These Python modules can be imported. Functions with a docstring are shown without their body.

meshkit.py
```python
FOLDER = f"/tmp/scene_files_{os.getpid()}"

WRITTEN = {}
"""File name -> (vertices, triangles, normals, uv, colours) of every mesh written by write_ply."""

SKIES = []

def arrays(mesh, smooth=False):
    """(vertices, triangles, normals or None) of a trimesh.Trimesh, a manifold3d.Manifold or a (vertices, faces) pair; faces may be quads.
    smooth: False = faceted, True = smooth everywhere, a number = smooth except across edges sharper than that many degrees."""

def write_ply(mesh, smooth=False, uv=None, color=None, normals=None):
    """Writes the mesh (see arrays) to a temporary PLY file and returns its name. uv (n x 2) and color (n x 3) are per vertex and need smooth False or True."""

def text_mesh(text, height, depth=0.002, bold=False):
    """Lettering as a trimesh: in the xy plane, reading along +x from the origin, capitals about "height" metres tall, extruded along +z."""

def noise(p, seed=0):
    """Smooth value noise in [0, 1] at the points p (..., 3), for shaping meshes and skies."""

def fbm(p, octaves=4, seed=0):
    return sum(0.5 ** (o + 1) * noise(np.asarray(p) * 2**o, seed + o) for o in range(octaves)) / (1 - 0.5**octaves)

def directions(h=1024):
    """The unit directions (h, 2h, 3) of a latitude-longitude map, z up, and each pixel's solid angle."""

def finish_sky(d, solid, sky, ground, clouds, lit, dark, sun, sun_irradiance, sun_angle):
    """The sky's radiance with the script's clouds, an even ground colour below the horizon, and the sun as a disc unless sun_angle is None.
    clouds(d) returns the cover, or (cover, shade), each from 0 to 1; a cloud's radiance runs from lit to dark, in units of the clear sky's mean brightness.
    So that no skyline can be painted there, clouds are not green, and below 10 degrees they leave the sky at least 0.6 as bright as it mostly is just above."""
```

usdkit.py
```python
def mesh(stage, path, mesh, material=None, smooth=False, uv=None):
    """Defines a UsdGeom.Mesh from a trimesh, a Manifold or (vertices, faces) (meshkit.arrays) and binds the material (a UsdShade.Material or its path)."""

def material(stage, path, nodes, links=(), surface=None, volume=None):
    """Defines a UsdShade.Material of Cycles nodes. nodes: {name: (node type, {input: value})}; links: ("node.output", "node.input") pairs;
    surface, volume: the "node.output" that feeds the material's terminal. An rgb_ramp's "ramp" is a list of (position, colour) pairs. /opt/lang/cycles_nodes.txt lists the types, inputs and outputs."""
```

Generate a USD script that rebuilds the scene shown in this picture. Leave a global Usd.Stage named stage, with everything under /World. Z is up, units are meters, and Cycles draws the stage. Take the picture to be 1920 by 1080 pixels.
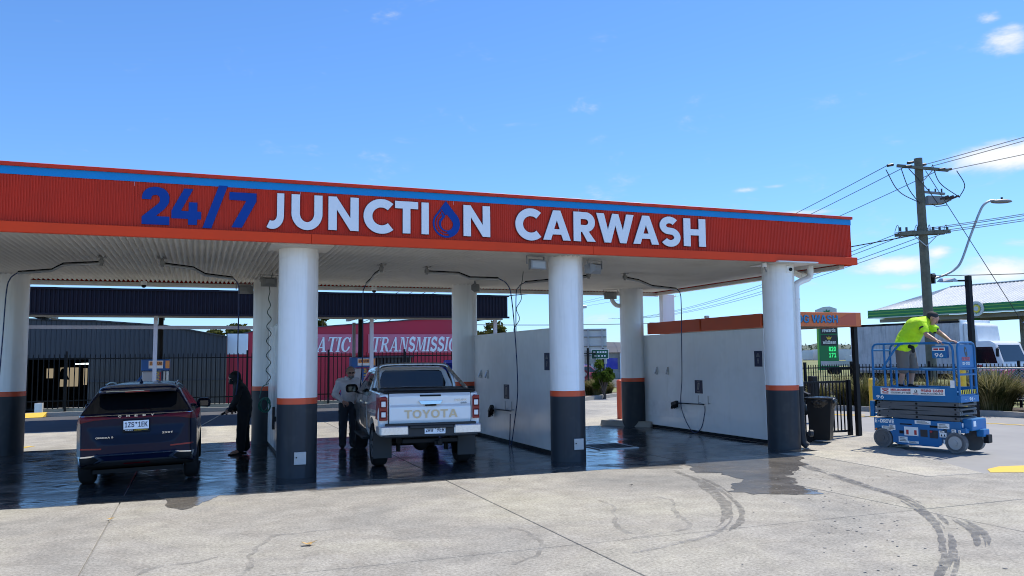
import glob, math, random
import shapely.ops
import numpy as np, trimesh, shapely
from shapely import affinity
from shapely.geometry import Polygon, LineString, Point, MultiPolygon
from shapely.ops import unary_union
from manifold3d import Manifold, Mesh as MMesh, CrossSection
import meshkit, usdkit
from pxr import Usd, UsdGeom, UsdLux, UsdShade, Gf, Sdf

stage = Usd.Stage.CreateInMemory()
UsdGeom.SetStageUpAxis(stage, UsdGeom.Tokens.z)
UsdGeom.SetStageMetersPerUnit(stage, 1.0)
UsdGeom.Xform.Define(stage, '/World')
stage.SetDefaultPrim(stage.GetPrimAtPath('/World'))
UsdGeom.Scope.Define(stage, '/World/Looks')
R = random.Random(7)
NR = np.random.default_rng(7)

# ------------------------------------------------------------------ camera
YAW, PITCH, ROLL = map(math.radians, (21.0423, 4.9541, -0.6459))
EYE = np.array([0, 0, 1.87])
_f = np.array([math.sin(YAW) * math.cos(PITCH), math.cos(YAW) * math.cos(PITCH), math.sin(PITCH)])
_r = np.array([math.cos(YAW), -math.sin(YAW), 0.0])
_u = np.cross(_r, _f)
_r, _u = _r * math.cos(ROLL) + _u * math.sin(ROLL), -_r * math.sin(ROLL) + _u * math.cos(ROLL)
cam = UsdGeom.Camera.Define(stage, '/World/camera')
cam.AddTransformOp().Set(Gf.Matrix4d(*_r, 0, *_u, 0, *(-_f), 0, *EYE, 1))
cam.CreateHorizontalApertureAttr(36.0)
cam.CreateVerticalApertureAttr(20.25)
cam.CreateFocalLengthAttr(36.0 * 1521.8 / 1920)
cam.CreateClippingRangeAttr(Gf.Vec2f(0.05, 20000))
cam.CreateExposureAttr(0.2)

# ------------------------------------------------------------------ sun and sky
SUN = np.array([0.488, 0.159, 1.0]); SUN /= np.linalg.norm(SUN)
SUN_EL, SUN_ROT = math.asin(SUN[2]), math.atan2(SUN[0], SUN[1])
SUN_INT, SKY_STR = 1.25, 0.1
sun = UsdLux.DistantLight.Define(stage, '/World/sun')
_z = SUN; _x = np.cross([0, 0, 1], _z); _x /= np.linalg.norm(_x); _y = np.cross(_z, _x)
sun.AddTransformOp().Set(Gf.Matrix4d(*_x, 0, *_y, 0, *_z, 0, 0, 0, 0, 1))
sun.CreateIntensityAttr(SUN_INT); sun.CreateAngleAttr(0.53); sun.CreateColorAttr(Gf.Vec3f(1.0, 0.945, 0.85))
sun.CreateNormalizeAttr(True)
dome = UsdLux.DomeLight.Define(stage, '/World/sky')
dome.CreateIntensityAttr(1.0)


def sky_material():
    """Clear physical sky with fair-weather cloud: (azimuth, elevation, half width, half height, cover), in degrees from +y towards +x."""
    clouds = [(52.8, 11.9, 4.6, 1.25, .95), (53.5, 18.5, 1.7, 1.4, .72), (52.7, 19.9, 1.0, .55, .5), (46.3, 5.6, 3.4, .9, .95), (46.8, 4.3, 2.4, .45, .75), (51.8, 4.9, 3.2, 1.3, .75),
              (48.9, 6.3, .95, .65, .66), (53.3, 6.6, 1.7, .5, .42), (41.0, 9.45, 2.6, .32, .72), (37.4, 11.2, 1.0, .25, .4), (39.3, 11.3, 1.0, .2, .34), (27.4, 2.6, 3.0, .7, .45), (31.8, 2.7, 2.6, .8, .5),
              (70, 14, 9, 3, .9), (95, 20, 12, 4, .9), (130, 12, 12, 3, .9), (175, 22, 14, 5, .9), (220, 14, 14, 4, .9), (265, 20, 12, 4, .9), (300, 12, 8, 2.5, .8)]
    n = {'sky': ('sky_texture', dict(sky_type='single_scattering', sun_disc=False, sun_elevation=SUN_EL, sun_rotation=SUN_ROT, altitude=50.0, air_density=1.0, aerosol_density=.15, ozone_density=2.5)),
         'tc': ('texture_coordinate', {}),
         'stretch': ('mapping', dict(mapping_type='point', scale=(1, 1, 2.4))),
         'n1': ('noise_texture', dict(scale=11.0, detail=9.0, roughness=.62, distortion=.4)),
         'n2': ('noise_texture', dict(scale=30.0, detail=6.0, roughness=.6)),
         'tint': ('mix_color', dict(blend_type='multiply', fac=1.0, use_clamp=False)), 'sx': ('separate_xyz', {}),
         'tr': ('rgb_ramp', dict(ramp=[(0, (.74, 1.08, 1.72)), (.05, (.78, 1.14, 1.68)), (.14, (.84, 1.21, 1.68)), (.3, (.84, 1.25, 1.72)), (.6, (.8, 1.22, 1.75)), (1, (.8, 1.2, 1.7))])),
         'cc': ('rgb_ramp', dict(ramp=[(0, (5.2, 5.9, 6.9)), (.35, (7.2, 7.6, 8.0)), (1, (9.4, 9.5, 9.6))])),
         'mix': ('mix_color', dict(blend_type='mix', use_clamp=False)),
         'bg': ('background_shader', dict(strength=SKY_STR))}
    L = [('tc.generated', 'sx.vector'), ('sx.z', 'tr.fac'), ('tr.color', 'tint.b'), ('tc.generated', 'stretch.vector'), ('stretch.vector', 'n1.vector'), ('stretch.vector', 'n2.vector')]
    prev = None
    for i, (az, el, a, b, cov) in enumerate(clouds):
        az, el = math.radians(az), math.radians(el)
        d = np.array([math.sin(az) * math.cos(el), math.cos(az) * math.cos(el), math.sin(el)])
        h = np.array([math.cos(az), -math.sin(az), 0]); v = np.cross(h, d)
        n[f'sub{i}'] = ('vector_math', dict(math_type='subtract', vector2=tuple(d)))
        n[f'dh{i}'] = ('vector_math', dict(math_type='dot_product', vector2=tuple(h / math.radians(a))))
        n[f'dv{i}'] = ('vector_math', dict(math_type='dot_product', vector2=tuple(v / math.radians(b))))
        n[f'df{i}'] = ('vector_math', dict(math_type='dot_product', vector2=tuple(d * 3)))
        n[f'cx{i}'] = ('combine_xyz', {})
        n[f'len{i}'] = ('vector_math', dict(math_type='length'))
        n[f'm{i}'] = ('map_range', dict(range_type='smoothstep', from_min=1.25, from_max=0.0, to_min=0.0, to_max=cov, clamp=True))
        L += [('tc.generated', f'sub{i}.vector1'), (f'sub{i}.vector', f'dh{i}.vector1'), (f'sub{i}.vector', f'dv{i}.vector1'), (f'sub{i}.vector', f'df{i}.vector1'),
              (f'dh{i}.value', f'cx{i}.x'), (f'dv{i}.value', f'cx{i}.y'), (f'df{i}.value', f'cx{i}.z'), (f'cx{i}.vector', f'len{i}.vector1'), (f'len{i}.value', f'm{i}.value')]
        if prev is None:
            prev = f'm{i}.result'
        else:
            n[f'mx{i}'] = ('math', dict(math_type='maximum'))
            L += [(prev, f'mx{i}.value1'), (f'm{i}.result', f'mx{i}.value2')]
            prev = f'mx{i}.value'
    n['nn'] = ('math', dict(math_type='multiply_add', value2=.3))
    n['add'] = ('math', dict(math_type='multiply_add', value2=.62))
    n['thr'] = ('map_range', dict(range_type='smoothstep', from_min=.74, from_max=1.2, to_min=0, to_max=.92, clamp=True))
    n['thr2'] = ('map_range', dict(range_type='linear', from_min=.75, from_max=1.25, to_min=0, to_max=1, clamp=True))
    L += [('n2.fac', 'nn.value1'), ('n1.fac', 'nn.value3'), (prev, 'add.value1'), ('nn.value', 'add.value3'),
          ('add.value', 'thr.value'), ('add.value', 'thr2.value'), ('thr2.result', 'cc.fac'), ('sky.color', 'tint.a'), ('tint.result', 'mix.a'), ('cc.color', 'mix.b'), ('thr.result', 'mix.fac'),
          ('mix.result', 'bg.color')]
    return usdkit.material(stage, '/World/Looks/sky', n, L, surface='bg.background')


UsdShade.MaterialBindingAPI.Apply(dome.GetPrim()).Bind(sky_material())

# ------------------------------------------------------------------ materials
MATS = {}


def mat(name, col, rough=.5, metal=0., var=.12, scale=2.5, bump=0., bscale=40., spec=.5, coat=0., dirt=0., dcol=None, dscale=1.2, rvar=.1, emit=None, ovar=0., streak=0.):
    """A painted, cast or rolled surface: tone drifts with a noise, dirt gathers in a second one, the gloss varies."""
    if name in MATS:
        return MATS[name]
    c = np.array(col, float)
    n = {'geo': ('geometry', {}), 'n1': ('noise_texture', dict(scale=scale, detail=6.0, roughness=.6)),
         'r1': ('rgb_ramp', dict(ramp=[(.25, tuple(c * (1 - var))), (.75, tuple(np.minimum(c * (1 + var), .95)))])),
         'rr': ('map_range', dict(from_min=.3, from_max=.7, to_min=max(rough - rvar, .02), to_max=min(rough + rvar, 1), clamp=True)),
         'p': ('principled_bsdf', dict(metallic=metal, specular_ior_level=spec, coat_weight=coat))}
    L = [('geo.position', 'n1.vector'), ('n1.fac', 'r1.fac'), ('n1.fac', 'rr.value'), ('rr.result', 'p.roughness')]
    out = 'r1.color'
    if dirt:
        dc = tuple(np.array(dcol if dcol is not None else c * .45 + np.array([.02, .017, .013])))
        n['n2'] = ('noise_texture', dict(scale=dscale, detail=8.0, roughness=.68, distortion=.3))
        n['r2'] = ('map_range', dict(from_min=.5, from_max=.72, to_min=0, to_max=dirt, clamp=True))
        n['mx'] = ('mix_color', dict(blend_type='mix', b=dc))
        L += [('geo.position', 'n2.vector'), ('n2.fac', 'r2.value'), ('r2.result', 'mx.fac'), (out, 'mx.a')]
        out = 'mx.result'
    if streak:
        n['sm'] = ('mapping', dict(mapping_type='point', scale=(1, 1, .07)))
        n['sn'] = ('noise_texture', dict(scale=9.0, detail=5.0, roughness=.65))
        n['sr'] = ('map_range', dict(from_min=.5, from_max=.75, to_min=1.0, to_max=1 - streak, clamp=True))
        n['sx'] = ('mix_color', dict(blend_type='multiply', fac=1.0))
        L += [('geo.position', 'sm.vector'), ('sm.vector', 'sn.vector'), ('sn.fac', 'sr.value'), (out, 'sx.a'), ('sr.result', 'sx.b')]
        out = 'sx.result'
    if ovar:
        n['oi'] = ('object_info', {})
        n['orr'] = ('map_range', dict(from_min=0, from_max=1, to_min=1 - ovar, to_max=1 + ovar * .6))
        n['ox'] = ('mix_color', dict(blend_type='multiply', fac=1.0, use_clamp=False))
        L += [('oi.random', 'orr.value'), (out, 'ox.a'), ('orr.result', 'ox.b')]
        out = 'ox.result'
    L.append((out, 'p.base_color'))
    if bump:
        n['n3'] = ('noise_texture', dict(scale=bscale, detail=4.0))
        n['b'] = ('bump', dict(strength=1.0, distance=bump))
        L += [('geo.position', 'n3.vector'), ('n3.fac', 'b.height'), ('b.normal', 'p.normal')]
    if emit:
        n['p'][1].update(emission_color=tuple(col), emission_strength=emit)
    MATS[name] = usdkit.material(stage, f'/World/Looks/{name}', n, L, surface='p.BSDF')
    return MATS[name]


def concrete(name, base, wet=0.0, warm=(1.0, .935, .80)):
    w = np.array(warm)
    n = {'geo': ('geometry', {}),
         'a': ('noise_texture', dict(scale=.33, detail=7.0, roughness=.62, distortion=.6)),
         'b': ('noise_texture', dict(scale=2.6, detail=7.0, roughness=.65)),
         'c': ('noise_texture', dict(scale=30.0, detail=6.0, roughness=.85)),
         'e': ('noise_texture', dict(scale=.62, detail=5.0, roughness=.55, distortion=1.0)),
         'ra': ('rgb_ramp', dict(ramp=[(.3, tuple(base * .74 * w * np.array([.96, .99, 1.04]))), (.5, tuple(base * w)), (.7, tuple(base * 1.2 * w * np.array([1.0, 1.0, .92])))])),
         'rb': ('map_range', dict(from_min=.3, from_max=.7, to_min=.8, to_max=1.14, clamp=True)),
         'rc': ('map_range', dict(from_min=.34, from_max=.66, to_min=.5, to_max=1.5, clamp=True)),
         'band': ('rgb_ramp', dict(ramp=[(0, (1, 1, 1)), (.484, (1, 1, 1)), (.497, (.88, .87, .86)), (.503, (.97, .96, .95)), (.58, (1, 1, 1)), (.69, (1, 1, 1)), (.7, (.92, .915, .91)), (.71, (1, 1, 1))])),
         'm1': ('mix_color', dict(blend_type='multiply', fac=1.0)), 'm2': ('mix_color', dict(blend_type='multiply', fac=1.0)), 'm3': ('mix_color', dict(blend_type='multiply', fac=1.0)),
         'bp': ('bump', dict(strength=1.0, distance=.0016)),
         'p': ('principled_bsdf', dict(roughness=.85, specular_ior_level=.35))}
    L = [('geo.position', 'a.vector'), ('geo.position', 'b.vector'), ('geo.position', 'c.vector'), ('geo.position', 'e.vector'), ('a.fac', 'ra.fac'), ('b.fac', 'rb.value'), ('c.fac', 'rc.value'), ('e.fac', 'band.fac'),
         ('ra.color', 'm1.a'), ('rb.result', 'm1.b'), ('m1.result', 'm2.a'), ('rc.result', 'm2.b'), ('m2.result', 'm3.a'), ('band.color', 'm3.b'), ('c.fac', 'bp.height')]
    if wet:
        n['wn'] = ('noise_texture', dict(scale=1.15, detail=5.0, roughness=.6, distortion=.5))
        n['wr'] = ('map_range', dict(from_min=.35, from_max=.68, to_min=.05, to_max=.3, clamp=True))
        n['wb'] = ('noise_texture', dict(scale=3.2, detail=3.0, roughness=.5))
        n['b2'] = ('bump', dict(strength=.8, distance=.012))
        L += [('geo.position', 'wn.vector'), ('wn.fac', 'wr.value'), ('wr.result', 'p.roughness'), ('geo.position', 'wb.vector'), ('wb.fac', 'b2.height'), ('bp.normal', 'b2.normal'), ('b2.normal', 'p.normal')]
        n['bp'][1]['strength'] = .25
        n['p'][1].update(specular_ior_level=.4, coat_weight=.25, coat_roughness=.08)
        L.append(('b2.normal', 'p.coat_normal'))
    else:
        L.append(('bp.normal', 'p.normal'))
    L.append(('m3.result', 'p.base_color'))
    return usdkit.material(stage, f'/World/Looks/{name}', n, L, surface='p.BSDF')


def mark_material(name, col, cover, scale, rough=.7, lo=.42, hi=.6):
    """A worn mark lying on the ground: a noise opens holes in it."""
    n = {'geo': ('geometry', {}), 'n': ('noise_texture', dict(scale=scale, detail=6.0, roughness=.7)),
         'm': ('map_range', dict(from_min=lo, from_max=hi, to_min=0, to_max=cover, clamp=True)),
         'p': ('principled_bsdf', dict(base_color=col, roughness=rough)), 't': ('transparent_bsdf', {}), 'x': ('mix_closure', {})}
    return usdkit.material(stage, f'/World/Looks/{name}', n, [('geo.position', 'n.vector'), ('n.fac', 'm.value'), ('m.result', 'x.fac'), ('t.BSDF', 'x.closure1'), ('p.BSDF', 'x.closure2')], surface='x.closure')


def leaf_material(name, a, b, scale=1.3):
    n = {'geo': ('geometry', {}), 'n': ('noise_texture', dict(scale=scale, detail=3.0)), 'w': ('math', dict(math_type='multiply_add', value2=.45)),
         'r': ('rgb_ramp', dict(ramp=[(.3, a), (.85, b)])), 'd': ('diffuse_bsdf', {}), 't': ('translucent_bsdf', {}), 'x': ('mix_closure', dict(fac=.3))}
    return usdkit.material(stage, f'/World/Looks/{name}', n, [('geo.position', 'n.vector'), ('geo.random_per_island', 'w.value1'), ('n.fac', 'w.value3'), ('w.value', 'r.fac'), ('r.color', 'd.color'), ('r.color', 't.color'),
                              ('d.BSDF', 'x.closure1'), ('t.BSDF', 'x.closure2')], surface='x.closure')


CONC = concrete('concrete_dry', .315)
CONC2 = concrete('concrete_pale', .37)
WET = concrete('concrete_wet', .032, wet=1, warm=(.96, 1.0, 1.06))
WETSUN = concrete('concrete_damp', .18, wet=1, warm=(1.0, .9, .76))
ASPH = mat('asphalt', (.075, .075, .08), .9, var=.3, scale=.7, bump=.003, bscale=150, dirt=.5, dcol=(.12, .118, .112))
ROAD = mat('road_grey', (.27, .265, .255), .9, var=.16, scale=.5, bump=.002, bscale=120, dirt=.4, dcol=(.2, .195, .19))
FIELD = mat('dry_field', (.17, .18, .06), .95, var=.35, scale=.05, dirt=.6, dcol=(.25, .21, .09), dscale=.02)
KERBM = mat('kerb_concrete', (.33, .315, .28), .9, var=.2, scale=3, bump=.003, dirt=.5)
RED = mat('fascia_red', (.58, .034, .013), .5, var=.07, scale=1.3, dirt=.16, dscale=.8, spec=.22, ovar=.1, streak=.14)
LIP = mat('lip_orange_red', (.72, .055, .013), .45, var=.06, scale=1.0, dirt=.2, spec=.15, ovar=.06)
STRIPE = mat('stripe_blue', (.002, .21, .52), .45, var=.06, dirt=.12, spec=.25)
LWHITE = mat('letter_white', (.70, .71, .73), .35, var=.02)
LBLUE = mat('letter_blue', (.004, .045, .25), .5, var=.08, spec=.15)
LEDGE = mat('letter_edge', (.09, .02, .03), .6)
SOFF = mat('soffit_white', (.62, .61, .58), .45, var=.06, scale=1.5, dirt=.38, dcol=(.38, .36, .32), dscale=1.0)
CWHITE = mat('column_white', (.80, .80, .80), .42, var=.03, scale=1.2, dirt=.2, dcol=(.55, .53, .48), dscale=1.4, bump=.002, bscale=12, streak=.12)
CDARK = mat('column_charcoal', (.022, .027, .034), .5, spec=.35, var=.12, scale=2, dirt=.5, dcol=(.05, .052, .055), dscale=3.5, streak=.3)
BAND = mat('band_orange', (.60, .075, .022), .4, var=.06, dirt=.15)
PANEL = mat('wall_panel', (.80, .81, .81), .22, var=.03, scale=.8, dirt=.3, dcol=(.57, .57, .54), dscale=1.6, rvar=.1, streak=.04, ovar=.03)
STEEL = mat('stainless', (.55, .55, .54), .32, 1.0, var=.1, scale=8)
GALV = mat('galvanised', (.42, .43, .44), .5, .8, var=.15, scale=5)
BLACK = mat('black_paint', (.006, .006, .007), .5, var=.2, spec=.22)
RUBBER = mat('rubber', (.008, .008, .009), .75, var=.3, scale=6, dirt=.3, dcol=(.02, .019, .018), spec=.25)
PLASTIC = mat('black_plastic', (.016, .017, .019), .55, var=.2)
GREYP = mat('grey_casting', (.2, .2, .2), .5, var=.15)
LENS = mat('lamp_lens', (.3, .3, .29), .2, var=.1)
NAVY = mat('navy_steel', (.010, .012, .021), .5, spec=.2, var=.12, scale=1, dirt=.2, dcol=(.03, .03, .045))
SHED = mat('shed_grey', (.043, .046, .055), .55, var=.12, scale=.6, dirt=.35, dcol=(.06, .06, .065), dscale=.7)
SHEDLOW = mat('shed_low_grey', (.075, .073, .074), .8, var=.12, scale=.8, dirt=.3)
REDW = mat('red_brick_paint', (.42, .022, .045), .75, var=.14, scale=.7, dirt=.3, dcol=(.30, .03, .05), dscale=1.4, bump=.004, bscale=30)
PINK = mat('sign_pink', (.52, .14, .20), .7, var=.16, scale=1.2)
WALLW = mat('white_board', (.72, .74, .76), .5, var=.05)
DARKIN = mat('dark_interior', (.008, .008, .009), .9)
WINLIT = mat('far_daylight', (.75, .62, .42), .8, emit=.35)
TUBE = mat('lit_tube', (.85, .95, .9), .5, emit=1.6)
YELLOW = mat('yellow_paint', (.68, .44, .03), .7, var=.15, scale=6, dirt=.35, dcol=(.4, .33, .2), dscale=6)
DOGO = mat('dogwash_orange', (.66, .14, .03), .45, var=.08, dirt=.15)
DOGT = mat('dogwash_text', (.03, .2, .42), .5)
BROWNO = mat('brown_orange', (.50, .085, .03), .5, var=.1, scale=2)
BOLL = mat('bollard_red', (.55, .09, .04), .45, var=.12, scale=3, dirt=.2)
WOODP = mat('pole_wood', (.12, .115, .085), .9, var=.35, scale=4, bump=.01, bscale=25, dirt=.5, dcol=(.07, .075, .05))
WIRE = mat('wire', (.02, .02, .022), .6)
PORC = mat('insulator', (.035, .03, .03), .3)
LIFTB = mat('lift_blue', (.003, .125, .32), .45, var=.12, scale=3, dirt=.22, dcol=(.05, .13, .28), dscale=4)
LIFTG = mat('lift_grey', (.085, .09, .097), .5, var=.12, scale=3, dirt=.4, dcol=(.13, .125, .115), dscale=5)
TYREG = mat('lift_tyre', (.13, .132, .135), .8, var=.15, scale=6)
DECAL = mat('decal_white', (.78, .78, .76), .4, var=.05)
DECALR = mat('decal_red', (.42, .03, .035), .4)
DECALK = mat('decal_black', (.02, .02, .025), .4)
HAZY = mat('hazard_yellow', (.72, .55, .02), .5, var=.1)
NAVYPAINT = mat('car_navy', (.002, .0045, .016), .18, metal=.0, var=.08, coat=.08, spec=.2, rvar=.04)
SILVER = mat('car_silver_white', (.70, .71, .71), .2, metal=.05, var=.03, coat=1.0, rvar=.04)
CARW = mat('truck_white', (.74, .75, .75), .3, var=.05, scale=1.2, coat=.5, dirt=.15)
CARRED = mat('car_red', (.28, .012, .03), .25, var=.05, coat=1.0)
CARBLUE = mat('car_blue', (.012, .03, .33), .25, var=.05, coat=1.0)
GLASS = mat('dark_glass', (.004, .005, .006), .05, var=.1, spec=.8, rvar=.02)
CHROME = mat('chrome', (.75, .76, .78), .12, 1.0, var=.03, rvar=.04)
TAILR = mat('tail_red', (.2, .003, .008), .15, var=.1, coat=.4)
TAILDK = mat('tail_dark_red', (.11, .003, .009), .2, var=.1, coat=.1, spec=.25)
TAILW = mat('tail_white', (.72, .7, .68), .15, var=.05, coat=.6)
PLATEM = mat('plate_white', (.75, .77, .8), .4, var=.03)
PLATEB = mat('plate_blue', (.006, .01, .04), .4)
GOLD = mat('letter_gold', (.66, .48, .28), .4, var=.06)
TARP = mat('curtain_grey', (.46, .455, .45), .6, var=.14, streak=.4, scale=1.1, dirt=.5, dcol=(.2, .2, .2), dscale=1.6)
BPG = mat('station_green', (.010, .16, .05), .4, var=.1, scale=.4)
BPL = mat('station_lime', (.16, .38, .06), .4, var=.1)
BPY = mat('station_yellow', (.75, .6, .05), .4)
ROOFW = mat('white_roof', (.52, .54, .54), .4, var=.05, scale=.5)
LED = mat('price_digits', (.05, .95, .25), .5, emit=.6)
SKIN = mat('skin', (.46, .26, .19), .5, var=.08, scale=12)
SKIN2 = mat('skin_tan', (.42, .225, .155), .5, var=.1, scale=12)
HAIRG = mat('hair_grey', (.2, .19, .18), .7, var=.3, scale=60)
SHIRT = mat('shirt_white', (.78, .77, .80), .8, var=.08, scale=6, bump=.012, bscale=14)
TROUS = mat('dark_trousers', (.02, .021, .027), .85, var=.2, bump=.01, bscale=14)
BLACKC = mat('black_cloth', (.007, .007, .008), .9, var=.25, bump=.01, bscale=14)
HIVIS = mat('hi_vis', (.52, .86, .01), .75, var=.07, scale=5, bump=.016, bscale=10)
HIBLK = mat('sleeve_black', (.015, .016, .02), .8)
SHORTS = mat('shorts_khaki', (.15, .13, .115), .85, var=.12, bump=.01, bscale=14)
BINM = mat('bin_black', (.006, .006, .0065), .5, var=.15, scale=4, dirt=.25, dcol=(.014, .014, .014), spec=.25)
BAGM = mat('bin_bag', (.008, .008, .009), .18, var=.2, bump=.02, bscale=18)
HOSEB = mat('hose_blue', (.008, .025, .09), .4, var=.1)
HOSEG = mat('hose_green', (.02, .14, .10), .4, var=.1)
BARK = mat('bark', (.09, .07, .055), .95, var=.3, scale=6, bump=.01)
LEAF = leaf_material('leaves_olive', (.035, .05, .014), (.16, .16, .05))
LEAFG = leaf_material('leaves_green', (.03, .065, .012), (.14, .21, .035))
STRAW = leaf_material('tussock_blades', (.05, .07, .018), (.28, .25, .11), 2.2)
STRAWP = leaf_material('pale_seed_heads', (.2, .18, .08), (.40, .36, .2), 2.2)
FARTREE = leaf_material('far_trees', (.05, .075, .05), (.10, .125, .075), .02)
FARROOF = mat('far_roofs', (.5, .5, .5), .7, var=.35, scale=.06)
GREENSIGN = mat('sign_green', (.01, .1, .055), .5)
MANTI = mat('sign_back', (.5, .52, .52), .55, .2, var=.06)
LEAFDRY = mat('dry_leaf', (.5, .32, .12), .8, var=.25, scale=20)

# ------------------------------------------------------------------ naming and building
COUNT = {}


def path_for(name, parent=None):
    base = str(parent.GetPath()) if parent else '/World'
    k = COUNT.get((base, name), 0)
    COUNT[(base, name)] = k + 1
    return f'{base}/{name}' + (f'_{k:03d}' if k else '')


def tag(p, label=None, cat=None, group=None, kind=None):
    for k, v in (('label', label), ('category', cat), ('group', group), ('kind', kind)):
        if v:
            p.SetCustomDataByKey(k, v)
    return p


def obj(name, mesh, m, parent=None, label=None, cat=None, group=None, kind=None, smooth=30):
    if isinstance(mesh, MB):
        mesh = mesh.mesh()
    return tag(usdkit.mesh(stage, path_for(name, parent), mesh, m, smooth).GetPrim(), label, cat, group, kind)


def thing(name, label, cat, loc=(0, 0, 0), rz=0, group=None, scale=None, tilt=0):
    x = UsdGeom.Xform.Define(stage, path_for(name))
    x.AddTranslateOp().Set(Gf.Vec3d(*map(float, loc)))
    if rz:
        x.AddRotateZOp().Set(math.degrees(rz))
    if tilt:
        x.AddRotateYOp().Set(tilt)
    if scale:
        x.AddScaleOp().Set(Gf.Vec3f(*scale))
    return tag(x.GetPrim(), label, cat, group)


def copy(src, loc, rz=0, label=None, group=None, scale=None):
    was = src.GetCustomData()
    name = src.GetName()
    while name[-4:-3] == '_' and name[-3:].isdigit():
        name = name[:-4]
    p = thing(name, label or was['label'], was['category'], loc, rz, group or was.get('group'), scale)
    p.GetReferences().AddInternalReference(src.GetPath())
    p.SetInstanceable(True)
    return p


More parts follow.
